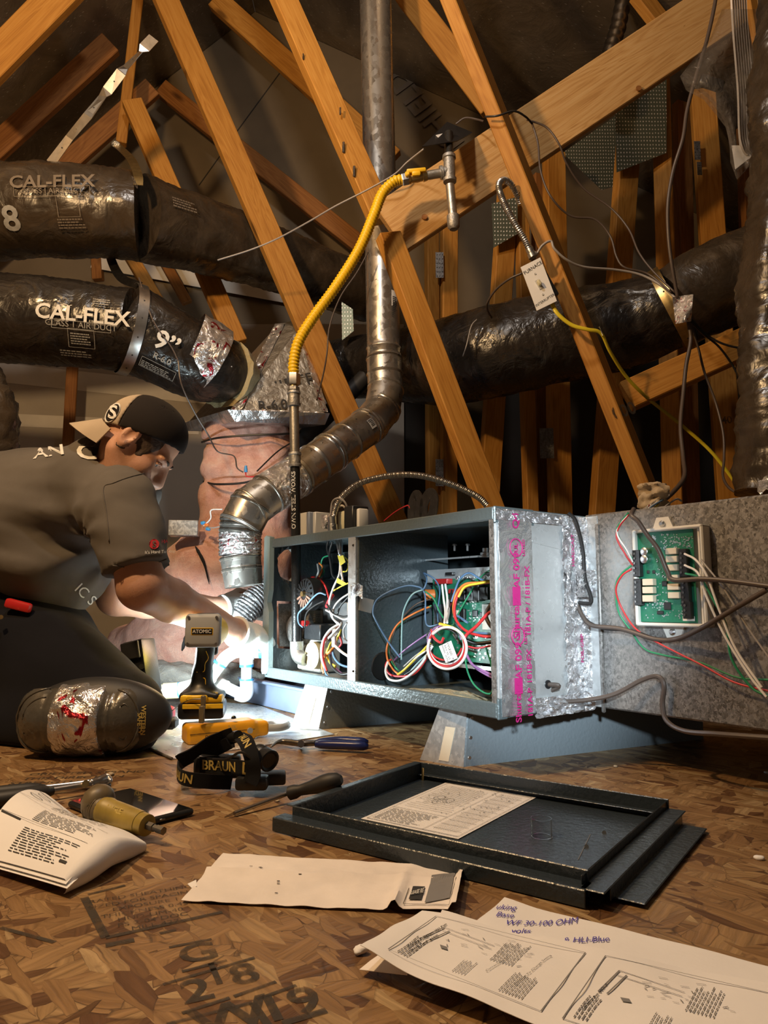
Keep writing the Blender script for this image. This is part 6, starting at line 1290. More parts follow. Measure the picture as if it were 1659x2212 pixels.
ob('printed_badge', sheet(lambda u, v: S(.825 + .045 * u, .16 + .28 * v) + ZU * .0014, 8, 8), 'ink', t, smooth=0)
def on_surf(s, S, u0, v0, size_u, size_v, m, par, ang=0.0, off=.0012, bold=True, name='lettering'):
    v, f = text2d(s, 1.0, 'LEFT', bold); ca, sa = math.cos(ang), math.sin(ang)
    ob(name, ([S(u0 + (p.x * ca - p.y * sa) * size_u, v0 + (p.x * sa + p.y * ca) * size_v) + ZU * off for p in v], f), m, par, smooth=0)
on_surf('PLEASE RE', S, .822, .24, .011, .12, 'print_white', t, .15, .003)
ob('badge_outline', dashes(S, [(.81, .06, .975, .06, .008), (.975, .06, .985, .85, .004), (.81, .06, .812, .4, .003), (.985, .85, .94, .9, .008)], .0014), 'ink', t)
for u, v in ((.16, .72), (.2, .70), (.207, .69), (.31, .42), (.315, .38), (.33, .2), (.38, .55)): ob('dirt_speck', boxat(S(u, v) + ZU * .001, (.003, .0016, .0002)), 'ink_osb', t)
tag(ob('paper_corner', slab([fl(405, 1909, .001), fl(424, 1900, .001), fl(425, 1914, .004), fl(414, 1918, .001)], (0, 0, 1), .0005), 'paper'), 'tiny folded paper corner at the left tip of the paper strip', 'paper')

# --- curled manual at lower left
MC = [fl(-90, 1880), fl(120, 1950), fl(318, 1850), fl(110, 1726)]
def man_h(u, v): return .036 * math.sin(math.pi * min(1, max(0, v * .95 + .02))) ** .8 * (1 - .3 * u) + .010 * math.sin(5 * u + 3 * v) * (1 - abs(2 * v - 1))
mc = [fl(-60, 1868), fl(136, 1934), fl(312, 1840), fl(96, 1738)]
MS = lambda u, v: mc[0].lerp(mc[1], u).lerp(mc[3].lerp(mc[2], u), v) + ZU * (.004 + .034 * math.sin(math.pi * (.08 + .80 * v)) * (1 - .12 * u) + .005 * math.sin(7 * u + 2) * v + .006 * math.sin(4 * v + u) - .012 * (1 - v) * 0)
t = thing('instruction_manual', 'folded printed instruction manual curled on the floor at lower left', 'paper', (mc[0] + mc[2]) / 2)
ob('page', sheet(MS, 36, 30, .0005), 'paper', t, smooth=70)
for k, (dz, sh) in enumerate(((.011, .012), (.020, .02))):
    M2 = lambda u, v, dz=dz, sh=sh: MS(min(1, u * 1.0), v * (.97 - .03 * k)) - ZU * dz * math.sin(math.pi * (.1 + .8 * v)) + V((sh * .4, -sh * .5, 0)) * (1 - v)
    ob('page', sheet(lambda u, v: V((lambda p: (p.x, p.y, max(p.z, .0012)))(M2(u, v))), 30, 24, .0005), 'paper', t, smooth=70)
eo_ = (mc[1] - mc[0]).normalized()
def fold(u, v):
    p = MS(1, v); r = max(p.z * .46, .002); a = math.pi * u * .93
    return p + eo_ * r * math.sin(a) * (.75 + .25 * math.sin(6 * v)) - ZU * r * (1 - math.cos(a)) * (1 + .05 * math.sin(9 * v))
ob('rolled_page', sheet(fold, 8, 26, .0005), 'paper', t, smooth=70)
L_ = []
for v0, n_ in ((.07, 11), (.35, 10), (.61, 18)):
    L_ += para(.34, v0, .93, n_, .0185, .0055, int(v0 * 100), .45)
L_ += [(.02, .30, .25, .30, .016), (.02, .86, .3, .86, .014), (.0, .56, .95, .56, .003), (.0, .31, .95, .31, .003), (.86, .1, .93, .1, .02)]
for k in range(26): a = TAU * k / 13; cx, cy = (.13, .66) if k < 13 else (.15, .76); L_.append((cx + .07 * math.cos(a), cy + .026 * math.sin(a), cx + .07 * math.cos(a + .5), cy + .026 * math.sin(a + .5), .006))
ob('printed_text', dashes(MS, L_, .0008), 'ink', t, smooth=0)

# --- papers at lower right
def stack_h(k): return lambda u, v: .002 * k + .0018 * (1 + mnoise.noise(V((u * 4 + k, v * 3, k)))) + .003 * math.exp(-((u + .0) / .10) ** 2) * (k < 3)
t1, P1 = pap('paper_sheet', 'white sheet with blue handwriting under the printed manual pages', ((960, 2075), (1800, 2330), (1760, 2125), (1090, 1957)), 40, 16, stack_h(1))
def hand(lines, S, par):
    for s, u, v, su, sv, a in lines: on_surf(s, S, u, v, su, sv, 'ink_blue', par, a, .0012, False, 'handwriting')
hand([('uking', .01, .80, .030, .13, .32), ('Base', .035, .68, .030, .13, .32), ('WF 30-100 OHM', .085, .60, .030, .14, .36), ('volts', .125, .50, .030, .13, .36), ('VL-Brown & HLI-Blue', .165, .36, .030, .14, .36)], P1, t1)
t2, P2 = pap('paper_sheet', 'back printed page of the manual at lower right, mostly covered', ((905, 2095), (1800, 2360), (1800, 2190), (955, 1990)), 40, 16, stack_h(2))
t3, P3 = pap('manual_page', 'printed manual page with diagrams fanned out at lower right', ((778, 2118), (1760, 2480), (1800, 2200), (912, 2007)), 60, 24, lambda u, v: .010 + .003 * (1 + mnoise.noise(V((u * 5, v * 3, 9)))) + .012 * math.exp(-((u) / .15) ** 2) * (1 - .85 * v))
t3a, P3a = pap('paper_sheet', 'tan folded corner sticking out under the manual pages at lower right', ((776, 2110), (880, 2140), (880, 2050), (800, 2090)), 8, 6, lambda u, v: .004 + .006 * u, 'paper_dirty')
L_ = []
for u0, u1 in ((.06, .47), (.52, .93)):
    L_ += [(u0, .12, u1, .12, .004), (u0, .90, u1, .90, .005), (u0, .12, u0, .90, .003), (u1, .12, u1, .90, .003)]
    L_ += para(.16, u0 + .02, .5, 4, .009, .0032, int(u0 * 50), dirn='v') + para(.5, u0 + .22, .85, 8, .008, .0024, int(u0 * 70) + 1, dirn='v') + para(.16, u0 + .3, .45, 8, .008, .0024, int(u0 * 90) + 2, dirn='v') + para(.2, u0 + .17, .42, 5, .008, .0022, int(u0 * 90) + 5, dirn='v')
    for k in range(24): x, y = u0 + rd_.uniform(.08, .3), rd_.uniform(.5, .85); L_.append((x, y, x + rd_.uniform(.004, .02), y + rd_.uniform(-.03, .03), .003))
    L_ += [(u0 + .05, .75, u0 + .2, .70, .004), (u0 + .05, .7, u0 + .2, .65, .004), (u0 + .05, .75, u0 + .03, .5, .004), (u0 + .07, .72, u0 + .05, .5, .004), (u0 + .09, .5, u0 + .1, .46, .02)]
ob('printed_text', dashes(P3, L_, .0009), 'ink_grey', t3, smooth=0)
L_ = []
for a, b, c_, d_ in ((.03, .86, .03, .5),): L_.append((a, b, c_, d_, .004))
on_surf('Wiring Diagram W/ Fan', P3, .085, .28, .010, .055, 'ink', t3, 1.35); on_surf('Heat & Cooling Unit', P3, .10, .24, .008, .045, 'ink', t3, 1.35)
on_surf('Connections To', P3, .30, .32, .008, .045, 'ink', t3, 1.35, .0012, False); on_surf('Remove To Change Setting', P3, .38, .28, .008, .045, 'ink', t3, 1.35, .0012, False); on_surf('Factory Set Wire', P3, .545, .25, .008, .05, 'ink', t3, 1.35)

# --- sheet of scrap metal under the tools
t = thing('metal_sheet', 'flat galvanised sheet lying under the impact driver and clamp meter', 'sheet metal', fl(520, 1570))
cs = [fl(305, 1612), fl(372, 1642), fl(722, 1588), fl(560, 1525), fl(330, 1505)]
ob('sheet', slab([p + ZU * .0022 for p in cs], (0, 0, 1), .0018), 'galvanised_clean', t, smooth=0); ob('hemmed_edge', tube([cs[0] + ZU * .003, cs[1] + ZU * .003], .0025, 6), 'galvanised', t)
for x, y in ((668, 1575), (640, 1560)): ob('tab', boxat(fl(x, y, .004), (.05, .006, .002), (1, -.3, 0)), 'zinc', t)

# --- impact driver, standing on its battery
dr = thing('impact_driver', 'yellow and black cordless impact driver standing on its battery', 'drill', fl(432, 1555))
DY = 1.62
def dq(px, py, dy=0.0): return q(px, py, DY + dy)
bc_ = dq(438, 1530, .0); bx_ = V((1, .15, 0)).normalized()
ob('battery', boxat(bc_ + ZU * .0, (.098, .085, .036), bx_, ZU, .008, 2), 'black_plastic', dr); ob('battery_shell', boxat(bc_ + ZU * .024, (.09, .08, .018), bx_, ZU, .006, 2), 'yellow_drill', dr)
ob('battery_latch', boxat(dq(425, 1508, -.042), (.045, .01, .012), bx_, ZU, .003), 'yellow_drill', dr); ob('battery_stripe', boxat(dq(438, 1526, -.044), (.085, .004, .010), bx_, ZU, .001), 'yellow_drill', dr)
def handle_sdf(P):
    d = sd_cone(P, A_(dq(444, 1402)), A_(dq(437, 1455)), .021, .019); d = smin(d, sd_cone(P, A_(dq(437, 1455)), A_(dq(436, 1488)), .019, .026), .015)
    return smin(d, sd_box(P, A_(dq(438, 1502)), (.045, .036, .009), .008), .03)
ob('handle', sdf_mesh(handle_sdf, tuple(dq(438, 1450) - V((.08, .07, .10))), tuple(dq(438, 1450) + V((.08, .07, .07))), .004), 'black_plastic', dr, smooth=180)
hf, hb = dq(440, 1362, -.045), dq(470, 1362, .10); hd = (hb - hf).normalized(); hr = V((0, 0, 1)).cross(hd)
ob('motor_housing', lathe(hf, hb, [(0, .030), (.006, .036), (.05, .037), (.09, .036), (.12, .028), (.15, .02)], 28), 'yellow_drill', dr)
ob('motor_cap', boxat(hf - hd * .004, (.078, .072, .020), hr * -1, hd, .017, 3), 'grey_plastic', dr); ob('name_plate', boxat(hf - hd * .0135 + ZU * -.002, (.048, .0165, .002), hr * -1, -hd, .0008), 'yellow_drill', dr); ob('name_plate_face', boxat(hf - hd * .0147 + ZU * -.002, (.044, .0125, .001), hr * -1, -hd), 'chip_black', dr)
ob('lettering', print_on('ATOMIC', hf - hd * .0156 + ZU * -.002, V((1, 0, 0)), ZU, .0105, bold=True), 'print_white', dr, smooth=0)
for sx in (-1, 1):
    for sz in (-1, 1): c = hf - hd * .013 + hr * sx * .030 + ZU * sz * .028; ob('screw', cyl(c, c - hd * .002, .0032, 8), 'steel', dr)
ob('cover', boxat(hf + hd * .035 + ZU * .03, (.05, .06, .016), hr * -1, ZU, .007, 2), 'black_plastic', dr); ob('trigger', boxat(dq(465, 1400, .02), (.012, .014, .03), bev=.004), 'chip_black', dr)
for pts in ([(450, 1405), (455, 1420), (448, 1432), (446, 1448), (430, 1450)], [(430, 1462), (447, 1463), (449, 1475), (450, 1490)]): ob('trim_line', tube([p - V((0, .021, 0)) for p in spline([dq(*p_) for p_ in pts], 4)], .0009, 6), 'yellow_drill', dr)
for x, y in ((468, 1498), (472, 1506)): ob('button', boxat(dq(x, y, -.03), (.006, .004, .006), bev=.001), 'gold_ink', dr)

# --- clamp meter
cm = thing('clamp_meter', 'yellow clamp meter with handwriting lying in front of the impact driver', 'meter', fl(490, 1590))
p0, p1 = fl(398, 1585, .022), fl(545, 1572, .022); mx = (p1 - p0).normalized()
def meter_sdf(P):
    R = np.stack([A_(mx), A_(ZU.cross(mx)), A_(ZU)], 1); c = (p0 + p1) / 2
    d = sd_box(P, A_(c), ((p1 - p0).length / 2, .030, .0205), .009, R); return smin(d, sd_box(P, A_(p1 + mx * .004), (.028, .025, .016), .008, R), .01)
cc = (p0 + p1) / 2; ob('body', sdf_mesh(meter_sdf, tuple(cc - V((.14, .08, .04))), tuple(cc + V((.14, .08, .04))), .0035), 'yellow_plastic', cm, smooth=180)
ob('parting_line', boxat(cc + ZU.cross(mx) * -.0303 + ZU * .002, ((p1 - p0).length * .94, .001, .0012), mx, ZU), 'ink_osb', cm)
jb = p1 + mx * .03; ob('jaw', tube(resample(spline([jb + ZU.cross(mx) * .02, jb + mx * .03 + ZU.cross(mx) * .026, jb + mx * .052, jb + mx * .03 - ZU.cross(mx) * .026, jb - ZU.cross(mx) * .02], 6), 24), .0085, 10), 'grey_plastic', cm, smooth=60)
ob('dial', cyl(p1 + ZU.cross(mx) * -.0300 + mx * -.016, p1 + ZU.cross(mx) * -.0335 + mx * -.016, .0062, 18), 'grey_plastic', cm); ob('knob', lathe(q(505, 1552, 1.60), q(505, 1545, 1.60), [(0, .006), (.004, .005), (.006, .002)], 12), 'black_plastic', cm)
v, f = print_on('Romwey', cc + ZU.cross(mx) * -.0312 + mx * -.012 + ZU * -.008, mx, ZU, .0155, bold=False, off=.0)
ob('handwriting', (v, f), 'ink_osb', cm, smooth=0); ob('handwriting', print_on('NK', cc + ZU.cross(mx) * -.0312 + mx * .02 + ZU * .010, mx, ZU, .014), 'gold_ink', cm, smooth=0)
ob('clip_pin', boxat(q(436, 1543, 1.555), (.012, .008, .036), (1, 0, 0), (.1, 0, 1), .002), 'bronze_plastic', cm); ob('clip_pin', boxat(q(439, 1518, 1.56), (.010, .008, .030), (1, 0, 0), (.1, 0, 1), .002), 'bronze_plastic', cm)
ob('lead', tube(spline([q(362, 1545, 1.6), q(385, 1525, 1.58), q(410, 1512, 1.57), q(434, 1510, 1.56)], 6), .0012, 6), 'steel', cm)
t = thing('red_clamp_tool', 'small red and black tool half hidden behind the knee pad', 'tool', fl(358, 1570)); ob('grip', boxat(q(352, 1545, 1.66), (.05, .04, .04), bev=.01, seg=2), 'red_plastic', t); ob('base', boxat(q(358, 1562, 1.64), (.05, .04, .024), bev=.006), 'black_rubber', t)

# --- standing black work light
wl = thing('work_light', 'black standing work light behind the knee, facing the furnace', 'lamp', q(312, 1492, 1.66))
u_ = (q(296, 1390, 1.70) - q(316, 1495, 1.70)).normalized(); wc = (q(296, 1390, 1.70) + q(316, 1492, 1.70)) / 2
WX = V((.35, .94, 0)); ob('housing', xf(box(.052, .06, .125, .006, 2), at(wc, frame(WX, u_))), 'black_plastic', wl, smooth=30); ob('grip_ridge', xf(box(.006, .05, .04, .002), at(wc - WX * .028 + u_ * .04, frame(WX, u_))), 'black_rubber', wl)
ob('lens', xf(box(.003, .045, .09, .001), at(wc + WX * .0275 - u_ * .005, frame(WX, u_))), 'lamp_lens', wl, smooth=0); ob('switch', cyl(q(306, 1440, 1.667), q(306, 1440, 1.663), .006, 12), 'chip_black', wl)
ob('base', boxat(V((q(312, 1495, 1.72).x, 1.72, .012)), (.09, .07, .024), WX, ZU, .005), 'black_plastic', wl); ob('hinge', tube([wc - u_ * .05, V((q(312, 1495, 1.72).x, 1.72, .02))], .012, 10), 'black_plastic', wl)

# --- head torch with webbing strap
ht = thing('head_torch', 'black head torch with yellow lettered elastic strap', 'head torch', fl(500, 1695))
HY = 1.22
def strip3(pts, w_, name='strap', m='strap_black', nrm=None, per=7):
    P = spline(pts, per); n_ = len(P); vs = []; fs_ = []
    for i, p in enumerate(P):
        t_ = (P[min(i + 1, n_ - 1)] - P[max(i - 1, 0)]).normalized(); u = ZU - t_ * t_.z if nrm is None else V(nrm) - t_ * V(nrm).dot(t_); u = u.normalized() * w_ / 2; k = t_.cross(u).normalized() * .0012
        vs += [p - u + k, p + u + k, p + u - k, p - u - k]
    for i in range(n_ - 1):
        for k in range(4): fs_.append([i * 4 + k, i * 4 + (k + 1) % 4, i * 4 + 4 + (k + 1) % 4, i * 4 + 4 + k])
    o = ob(name, fix_normals((vs, fs_ + [[0, 1, 2, 3], [n_ * 4 - 4, n_ * 4 - 3, n_ * 4 - 2, n_ * 4 - 1]])), m, ht, smooth=50); return o
hq = lambda x, y, Y=HY: q(x, y, Y)
SP1 = [hq(500, 1690, 1.20), hq(450, 1688, 1.17), hq(395, 1680, 1.17), hq(384, 1660, 1.22), hq(400, 1642, 1.28), hq(440, 1622, 1.30), hq(480, 1605, 1.28), hq(505, 1600, 1.25)]; strip3(SP1, .022)
strip3([hq(388, 1645, 1.20), hq(410, 1632, 1.20), hq(450, 1606, 1.21), hq(480, 1596, 1.21), hq(505, 1588, 1.2)], .026, nrm=(.3, -.4, .85))
SP3 = [hq(432, 1652, 1.21), hq(480, 1655, 1.195), hq(525, 1660, 1.17), hq(560, 1668, 1.16)]; strip3(SP3, .024)
SP4 = [hq(512, 1588, 1.22), hq(530, 1600, 1.17), hq(543, 1635, 1.15), hq(547, 1672, 1.15), hq(540, 1692, 1.15)]; strip3(SP4, .024, nrm=(1, -.2, .25))
strip3([hq(440, 1632, 1.24), hq(470, 1618, 1.22), hq(495, 1605, 1.2)], .02, nrm=(.2, -.5, .8))
ob('battery_pack', boxat(hq(470, 1655, 1.23), (.075, .03, .036), (1, .1, 0), bev=.006, seg=2), 'black_plastic', ht); ob('battery_pack', boxat(hq(580, 1680, 1.2), (.055, .035, .018), (1, .15, 0), bev=.004, seg=2), 'black_rubber', ht)
l0, l1 = hq(556, 1625, 1.20), hq(588, 1648, 1.17); ob('lamp_head', lathe(l0, l1, [(0, .014), (.006, .0155), (.010, .0145), (.013, .016), (.017, .0148), (.02, .0165), (.036, .0175), (.037, .015), (.034, .012)], 20), 'black_plastic', ht); ob('lamp_pivot', cyl(hq(500, 1592, 1.21), hq(515, 1590, 1.19), .009, 14), 'black_plastic', ht)
ob('bracket', boxat(hq(545, 1690, 1.17), (.05, .03, .02), bev=.005, seg=2), 'black_plastic', ht); ob('cord', tube(spline([hq(460, 1640, 1.2), hq(490, 1640, 1.17), hq(520, 1625, 1.15), hq(545, 1640, 1.15)], 6), .002, 6), 'wire_black', ht)
def strap_text(txt, pts, f0, size, nrm=None, per=7, y0=0.0):
    P = resample(spline(pts, per), 160); L = [0.0]
    for a_, b_ in zip(P, P[1:]): L.append(L[-1] + (b_ - a_).length)
    v, fc = text2d(txt, size, 'LEFT', True); out = []
    for p in v:
        s_ = min(max(L[-1] * f0 + p.x, 0), L[-1] * .999); i_ = min(int(np.searchsorted(L, s_)), 159) ; i_ = max(i_, 1); g = (s_ - L[i_ - 1]) / max(L[i_] - L[i_ - 1], 1e-9)
        c_ = P[i_ - 1].lerp(P[i_], g); t_ = (P[min(i_ + 1, 159)] - P[max(i_ - 2, 0)]).normalized(); n0 = ZU if nrm is None else V(nrm); u = (n0 - t_ * n0.dot(t_)).normalized(); k = t_.cross(u).normalized()
        if k.dot(CAM - c_) < 0: k = -k
        out.append(c_ + u * (p.y + y0) + k * .0019)
    ob('lettering', (out, fc), 'gold_ink', ht, smooth=0)
strap_text('BRAUN', list(reversed(SP1)), .60, .019); strap_text('BRAUN', SP3, .04, .021); strap_text('D', SP3, .74, .026); strap_text('BRAUN', SP4, .12, .017, (1, -.2, .25))

# --- screwdriver, bent nose pliers, tongue and groove pliers
sd_ = thing('screwdriver', 'flat screwdriver with a black grip leaning on the furnace door', 'screwdriver', fl(560, 1745))
a, b, c = fl(489, 1764, .003), fl(622, 1714, .014), fl(738, 1683, .040)
ob('shaft', tube([a.lerp(b, .12), b], .0032, 12), 'steel', sd_); ob('blade', hexa([a + V((-.002, -.003, -.0012)), a + V((.002, .003, -.0012)), a.lerp(b, .15) + V((.002, .003, -.002)), a.lerp(b, .15) + V((-.002, -.003, -.002))], [a + V((-.002, -.003, .0008)), a + V((.002, .003, .0008)), a.lerp(b, .15) + V((.002, .003, .003)), a.lerp(b, .15) + V((-.002, -.003, .003))]), 'steel', sd_)
hl = (c - b).length; ob('grip', lathe(b, c, [(0, .006), (.003, .0105), (.012, .0105), (.02, .008), (.035, .0095), (.06, .0135), (hl * .8, .0135), (hl - .006, .011), (hl, .006)], 16), 'black_rubber', sd_)
pl_ = thing('bent_nose_pliers', 'bent nose pliers with dark blue grips', 'pliers', fl(690, 1618))
zz = lambda x, y, z=.012: fl(x, y, z)
for dyy in (-4, 5): ob('grip', tube(resample(spline([zz(682, 1606 + dyy * .4, .012), zz(735, 1604 + dyy, .014), zz(775, 1606 + dyy, .014), zz(795, 1608 + dyy, .012)], 6), 14), [.006, .0078, .0085, .0088, .0088, .0088, .0088, .0088, .0088, .0088, .009, .009, .0085, .005], 12), 'blue_grip', pl_, smooth=180)
ob('jaw', tube(spline([zz(682, 1605), zz(650, 1606), zz(615, 1602), zz(598, 1604), zz(585, 1614, .008)], 6), [.006] * 6 + [.0065] * 6 + [.006, .0058, .0055, .005, .0045, .004, .0035, .003, .0028, .0025, .0022, .002, .0018], 10), 'steel_dark', pl_, smooth=180); ob('pivot', cyl(zz(650, 1607, .008), zz(650, 1607, .020), .007, 14), 'steel', pl_)
tg = thing('groove_pliers', 'tongue and groove pliers with black grips at left edge', 'pliers', fl(120, 1720))
ob('grip', tube(resample([zz(-60, 1736, .012), zz(40, 1722, .014), zz(115, 1708, .014)], 10), [.012] * 8 + [.010, .006], 14), 'black_rubber', tg, smooth=180); ob('grip', tube(resample([zz(-60, 1720, .012), zz(30, 1710, .013), zz(98, 1703, .013)], 10), [.011] * 8 + [.009, .006], 14), 'black_rubber', tg, smooth=180)
ob('handle_bar', tube([zz(112, 1709, .014), zz(170, 1700, .014), zz(205, 1694, .014)], [.0055, .006, .008], 10, flat=.7), 'steel', tg); ob('handle_bar', tube([zz(96, 1703, .010), zz(160, 1696, .010), zz(200, 1692, .010)], [.005, .0055, .007], 10, flat=.7), 'steel', tg)
ob('jaw', tube(spline([zz(195, 1696, .014), zz(215, 1690, .015), zz(232, 1684, .016), zz(240, 1690, .014)], 5), [.009] * 5 + [.010] * 5 + [.009, .008, .007, .006, .005, .003], 10, flat=.7), 'steel', tg, smooth=180); ob('jaw', tube(spline([zz(200, 1698, .010), zz(220, 1702, .008), zz(236, 1698, .008)], 5), .0065, 10, flat=.7), 'steel_dark', tg, smooth=180); ob('pivot_bolt', cyl(zz(185, 1693, .016), zz(185, 1693, .022), .006, 6), 'brass', tg)

# --- phone and right-angle drill attachment lying on it
ph = thing('smartphone', 'black smartphone lying face up with a warm reflection in its screen', 'phone', fl(285, 1750))
pc = [fl(172, 1738, .006), fl(310, 1792, .006), fl(392, 1752, .006), fl(252, 1700, .006)]
pu, pv_ = (pc[1] - pc[0]), (pc[3] - pc[0]); cen = (pc[0] + pc[2]) / 2
ob('phone_body', xf(box(pu.length * .98, pv_.length, .009, .004, 3), at(cen, frame(pu, ZU))), 'black_plastic', ph, smooth=40); ob('screen', xf(box(pu.length * .93, pv_.length * .92, .0008, .0003), at(cen + ZU * .0047, frame(pu, ZU))), 'screen', ph, smooth=0)
e = pc[1].lerp(pc[2], .5) ; eo = pu.normalized(); ob('port', xf(box(.002, .009, .003, .001), at(cen + eo * (pu.length * .49), frame(pu, ZU))), 'steel_dark', ph)
ra = thing('angle_attachment', 'olive yellow right angle drill attachment resting on the phone', 'tool', fl(262, 1775))
h0, h1_, h2 = fl(205, 1728, .036), fl(222, 1750, .026), fl(318, 1783, .020); dd = (h2 - h1_).normalized(); L = (h2 - h1_).length
ob('grip', lathe(h1_, h2, [(0, .0165), (.01, .018), (.012, .0168), (.045, .016), (.075, .0145), (L * .82, .0132), (L * .84, .014), (L, .0132), (L + .001, .0095)], 24), 'yellow_old', ra)
ob('gear_head', tube(resample(spline([h1_ + dd * .004, h1_ - dd * .014, h0 + V((.004, .0, .002)), h0 + V((.012, .02, -.004))], 6), 14), [.0165, .0175, .018, .018, .0185, .019, .019, .019, .0185, .018, .017, .0155, .013, .010], 20), 'bronze_plastic', ra, smooth=180)
for k in range(5): p = h1_ - dd * (.004 + k * .0035); ob('grip_ring', tube([p + (ZU.cross(dd).normalized() * math.cos(a) + dd.cross(ZU.cross(dd)).normalized() * math.sin(a)) * .0181 for a in [TAU * i / 24 for i in range(25)]], .0008, 5, False), 'bronze_plastic', ra)
ob('shank', lathe(h2, h2 + dd * .03, [(0, .0055), (.012, .0055), (.013, .0042), (.018, .0042), (.019, .0052), (.03, .0052)], 6), 'steel_dark', ra); ob('badge', print_on('ANGLE', h1_.lerp(h2, .4) + V((-.005, -.010, .0110)), dd, V((.35, .45, .8)), .010, bold=True, off=.0005), 'gold_ink', ra, smooth=0)

# --- stencils on the floor sheathing
def stencil(s, px, py, size, ang, bold=True):
    c = fl(px, py, .0); r = V((math.cos(ang), math.sin(ang), 0)); ob('floor_stencil', print_on(s, c, r, V((-r.y, r.x, 0)), size, 'CENTER', bold, .0006), 'ink_osb', floor, smooth=0)
def fline(a, b, w_=.004): a, b = fl(*a, .0006), fl(*b, .0006); d = (b - a).normalized(); k = V((-d.y, d.x, 0)) * w_ / 2; ob('floor_stencil', ([a - k, b - k, b + k, a + k], [[0, 1, 2, 3]]), 'ink_osb', floor, smooth=0)
SA = .42
stencil('G', 428, 2060, .046, SA); stencil('8', 528, 2106, .046, SA); stencil('2', 425, 2142, .048, SA); stencil('19', 625, 2172, .05, SA); stencil('W', 500, 2200, .055, SA)
fline((365, 2046), (457, 2028)); fline((352, 2126), (550, 2068)); fline((393, 2098), (490, 2074)); fline((393, 2188), (496, 2155)); fline((505, 2152), (596, 2120)); fline((360, 2212), (545, 2165)); fline((555, 2158), (640, 2128)); fline((610, 2210), (705, 2182), .007)
fline((228, 2025), (480, 1970), .006); fline((228, 2025), (182, 1938), .008); fline((228, 2042), (290, 2030), .008); fline((545, 2165), (580, 2215), .006); fline((190, 1932), (270, 1912), .005); fline((0, 2003), (118, 2035), .005); fline((345, 2016), (380, 2008), .005); fline((455, 2080), (475, 2125), .005)
for k in range(7): stencil(('RATED SHEATHING', 'SIZED FOR SPACING', 'EXPOSURE 1', 'THICKNESS 0.451', 'HUD-UM-40', 'PS 2-04 DOC', 'MILL 427')[k], 306 + k * 5, 1932 + k * 11, .0115, SA, False)
for k in range(3): stencil(('STRENGTH AXIS', 'THIS DIRECTION', 'ORIENTED STRAND')[k], 130 + 30 * k, 1690 - 10 * k, .022, .12)
# --- crumbs and dust
for i, (x, y, s, m) in enumerate(((780, 2052, 1.5, 'paper'), (640, 1502, 1.3, 'insulation_grey'), (655, 1496, 1.6, 'insulation_grey'), (620, 1508, 1.0, 'dust'), (560, 1520, .9, 'dust'), (540, 1512, .8, 'dust'), (1330, 1655, .8, 'dust'), (1655, 1668, .9, 'paper'), (1640, 1852, 1.2, 'paper'), (905, 1990, .9, 'paper'), (600, 1730, .7, 'dust'), (240, 1672, 1.2, 'dust'))):
    s *= .55; c = fl(x, y, .004 * s)
    def crumb(P, c=c, s=s): return sd_ell(P, A_(c), (.009 * s, .006 * s, .004 * s)) + .002 * s * fbm(P, 160, i, 2)
    where = ('beside the printed papers in the foreground', 'below the drain pipe, larger of two lumps', 'below the drain pipe nearest the stand', 'left of the stand end', 'on the bright floor by the drain elbow', 'smallest one by the drain elbow', 'right of the sheet metal stand', 'at the right edge behind the door panel', 'at the right edge beside the door panel', 'just below the paper strip tip', 'between screwdriver and head torch', 'left of the smartphone near the knee')[i]
    tag(ob('debris_crumb', sdf_mesh(crumb, tuple(c - V((.016, .012, .008)) * s), tuple(c + V((.016, .012, .01)) * s), .002 * s), m, smooth=180), 'pale debris crumb on the floor ' + where, 'debris')
# ------------------------------------------------------------------ switch box, cables and the hanging bag at right
sw = thing('switch_box', 'switch box with a white hand-lettered cover plate on the diagonal web', 'switch', q(1165, 672, 1.9))
c4 = [q(1125, 577, 1.86), q(1167, 556, 1.86), q(1203, 650, 1.86), q(1160, 671, 1.86)]
rx_, uy_ = (c4[1] - c4[0]).normalized(), (c4[0] - c4[3]).normalized(); cn = rx_.cross(uy_).normalized()
ob('cover_plate', slab(c4, cn, .003), 'white_paint', sw, smooth=0)
cc = sum(c4, V()) / 4; bs = box(.046, .098, .034, .004, 2); ob('box_body', xf(bs, at(cc - cn * .021 + rx_ * .016, frame(rx_, cn))), 'black_plastic', sw)
ob('lettering', print_on('FURNACE', cc + uy_ * .048, rx_ + uy_ * .12, uy_, .0135, bold=False, off=.001), 'ink', sw, smooth=0); ob('lettering', print_on('INTERRUPTER', cc - uy_ * .049, rx_ + uy_ * .1, uy_, .0098, bold=False, off=.001), 'ink', sw, smooth=0)
ob('toggle', boxat(cc + cn * .006, (.008, .016, .014), rx_, cn, .002), 'cream_plastic', sw); ob('toggle_slot', boxat(cc + cn * .0008 - uy_ * .002, (.011, .028, .001), rx_, cn), 'grey_label', sw)
for f in (-.032, .030): ob('plate_screw', cyl(cc + uy_ * f, cc + uy_ * f + cn * .0015, .0028, 10), 'grey_label', sw)
ob('conduit_fitting', lathe(q(1152, 556, 1.88), q(1140, 530, 1.88), [(0, .013), (.012, .013), (.013, .0105), (.025, .0115), (.034, .010)], 10), 'zinc', sw)
P = resample(spline([q(*p) for p in ((1146, 544, 1.88), (1132, 515, 1.87), (1112, 482, 1.86), (1092, 445, 1.86), (1080, 415, 1.87), (1078, 398, 1.88), (1088, 389, 1.9), (1102, 396, 1.92), (1114, 415, 1.94), (1124, 440, 1.96))], 10), 260)
tag(ob('armoured_conduit', tube(P, .0085, 12, True, lambda i, a: .0012 * math.sin(i * TAU / 4.2)), 'zinc', smooth=60), 'looped silver armoured conduit above the switch box', 'conduit')
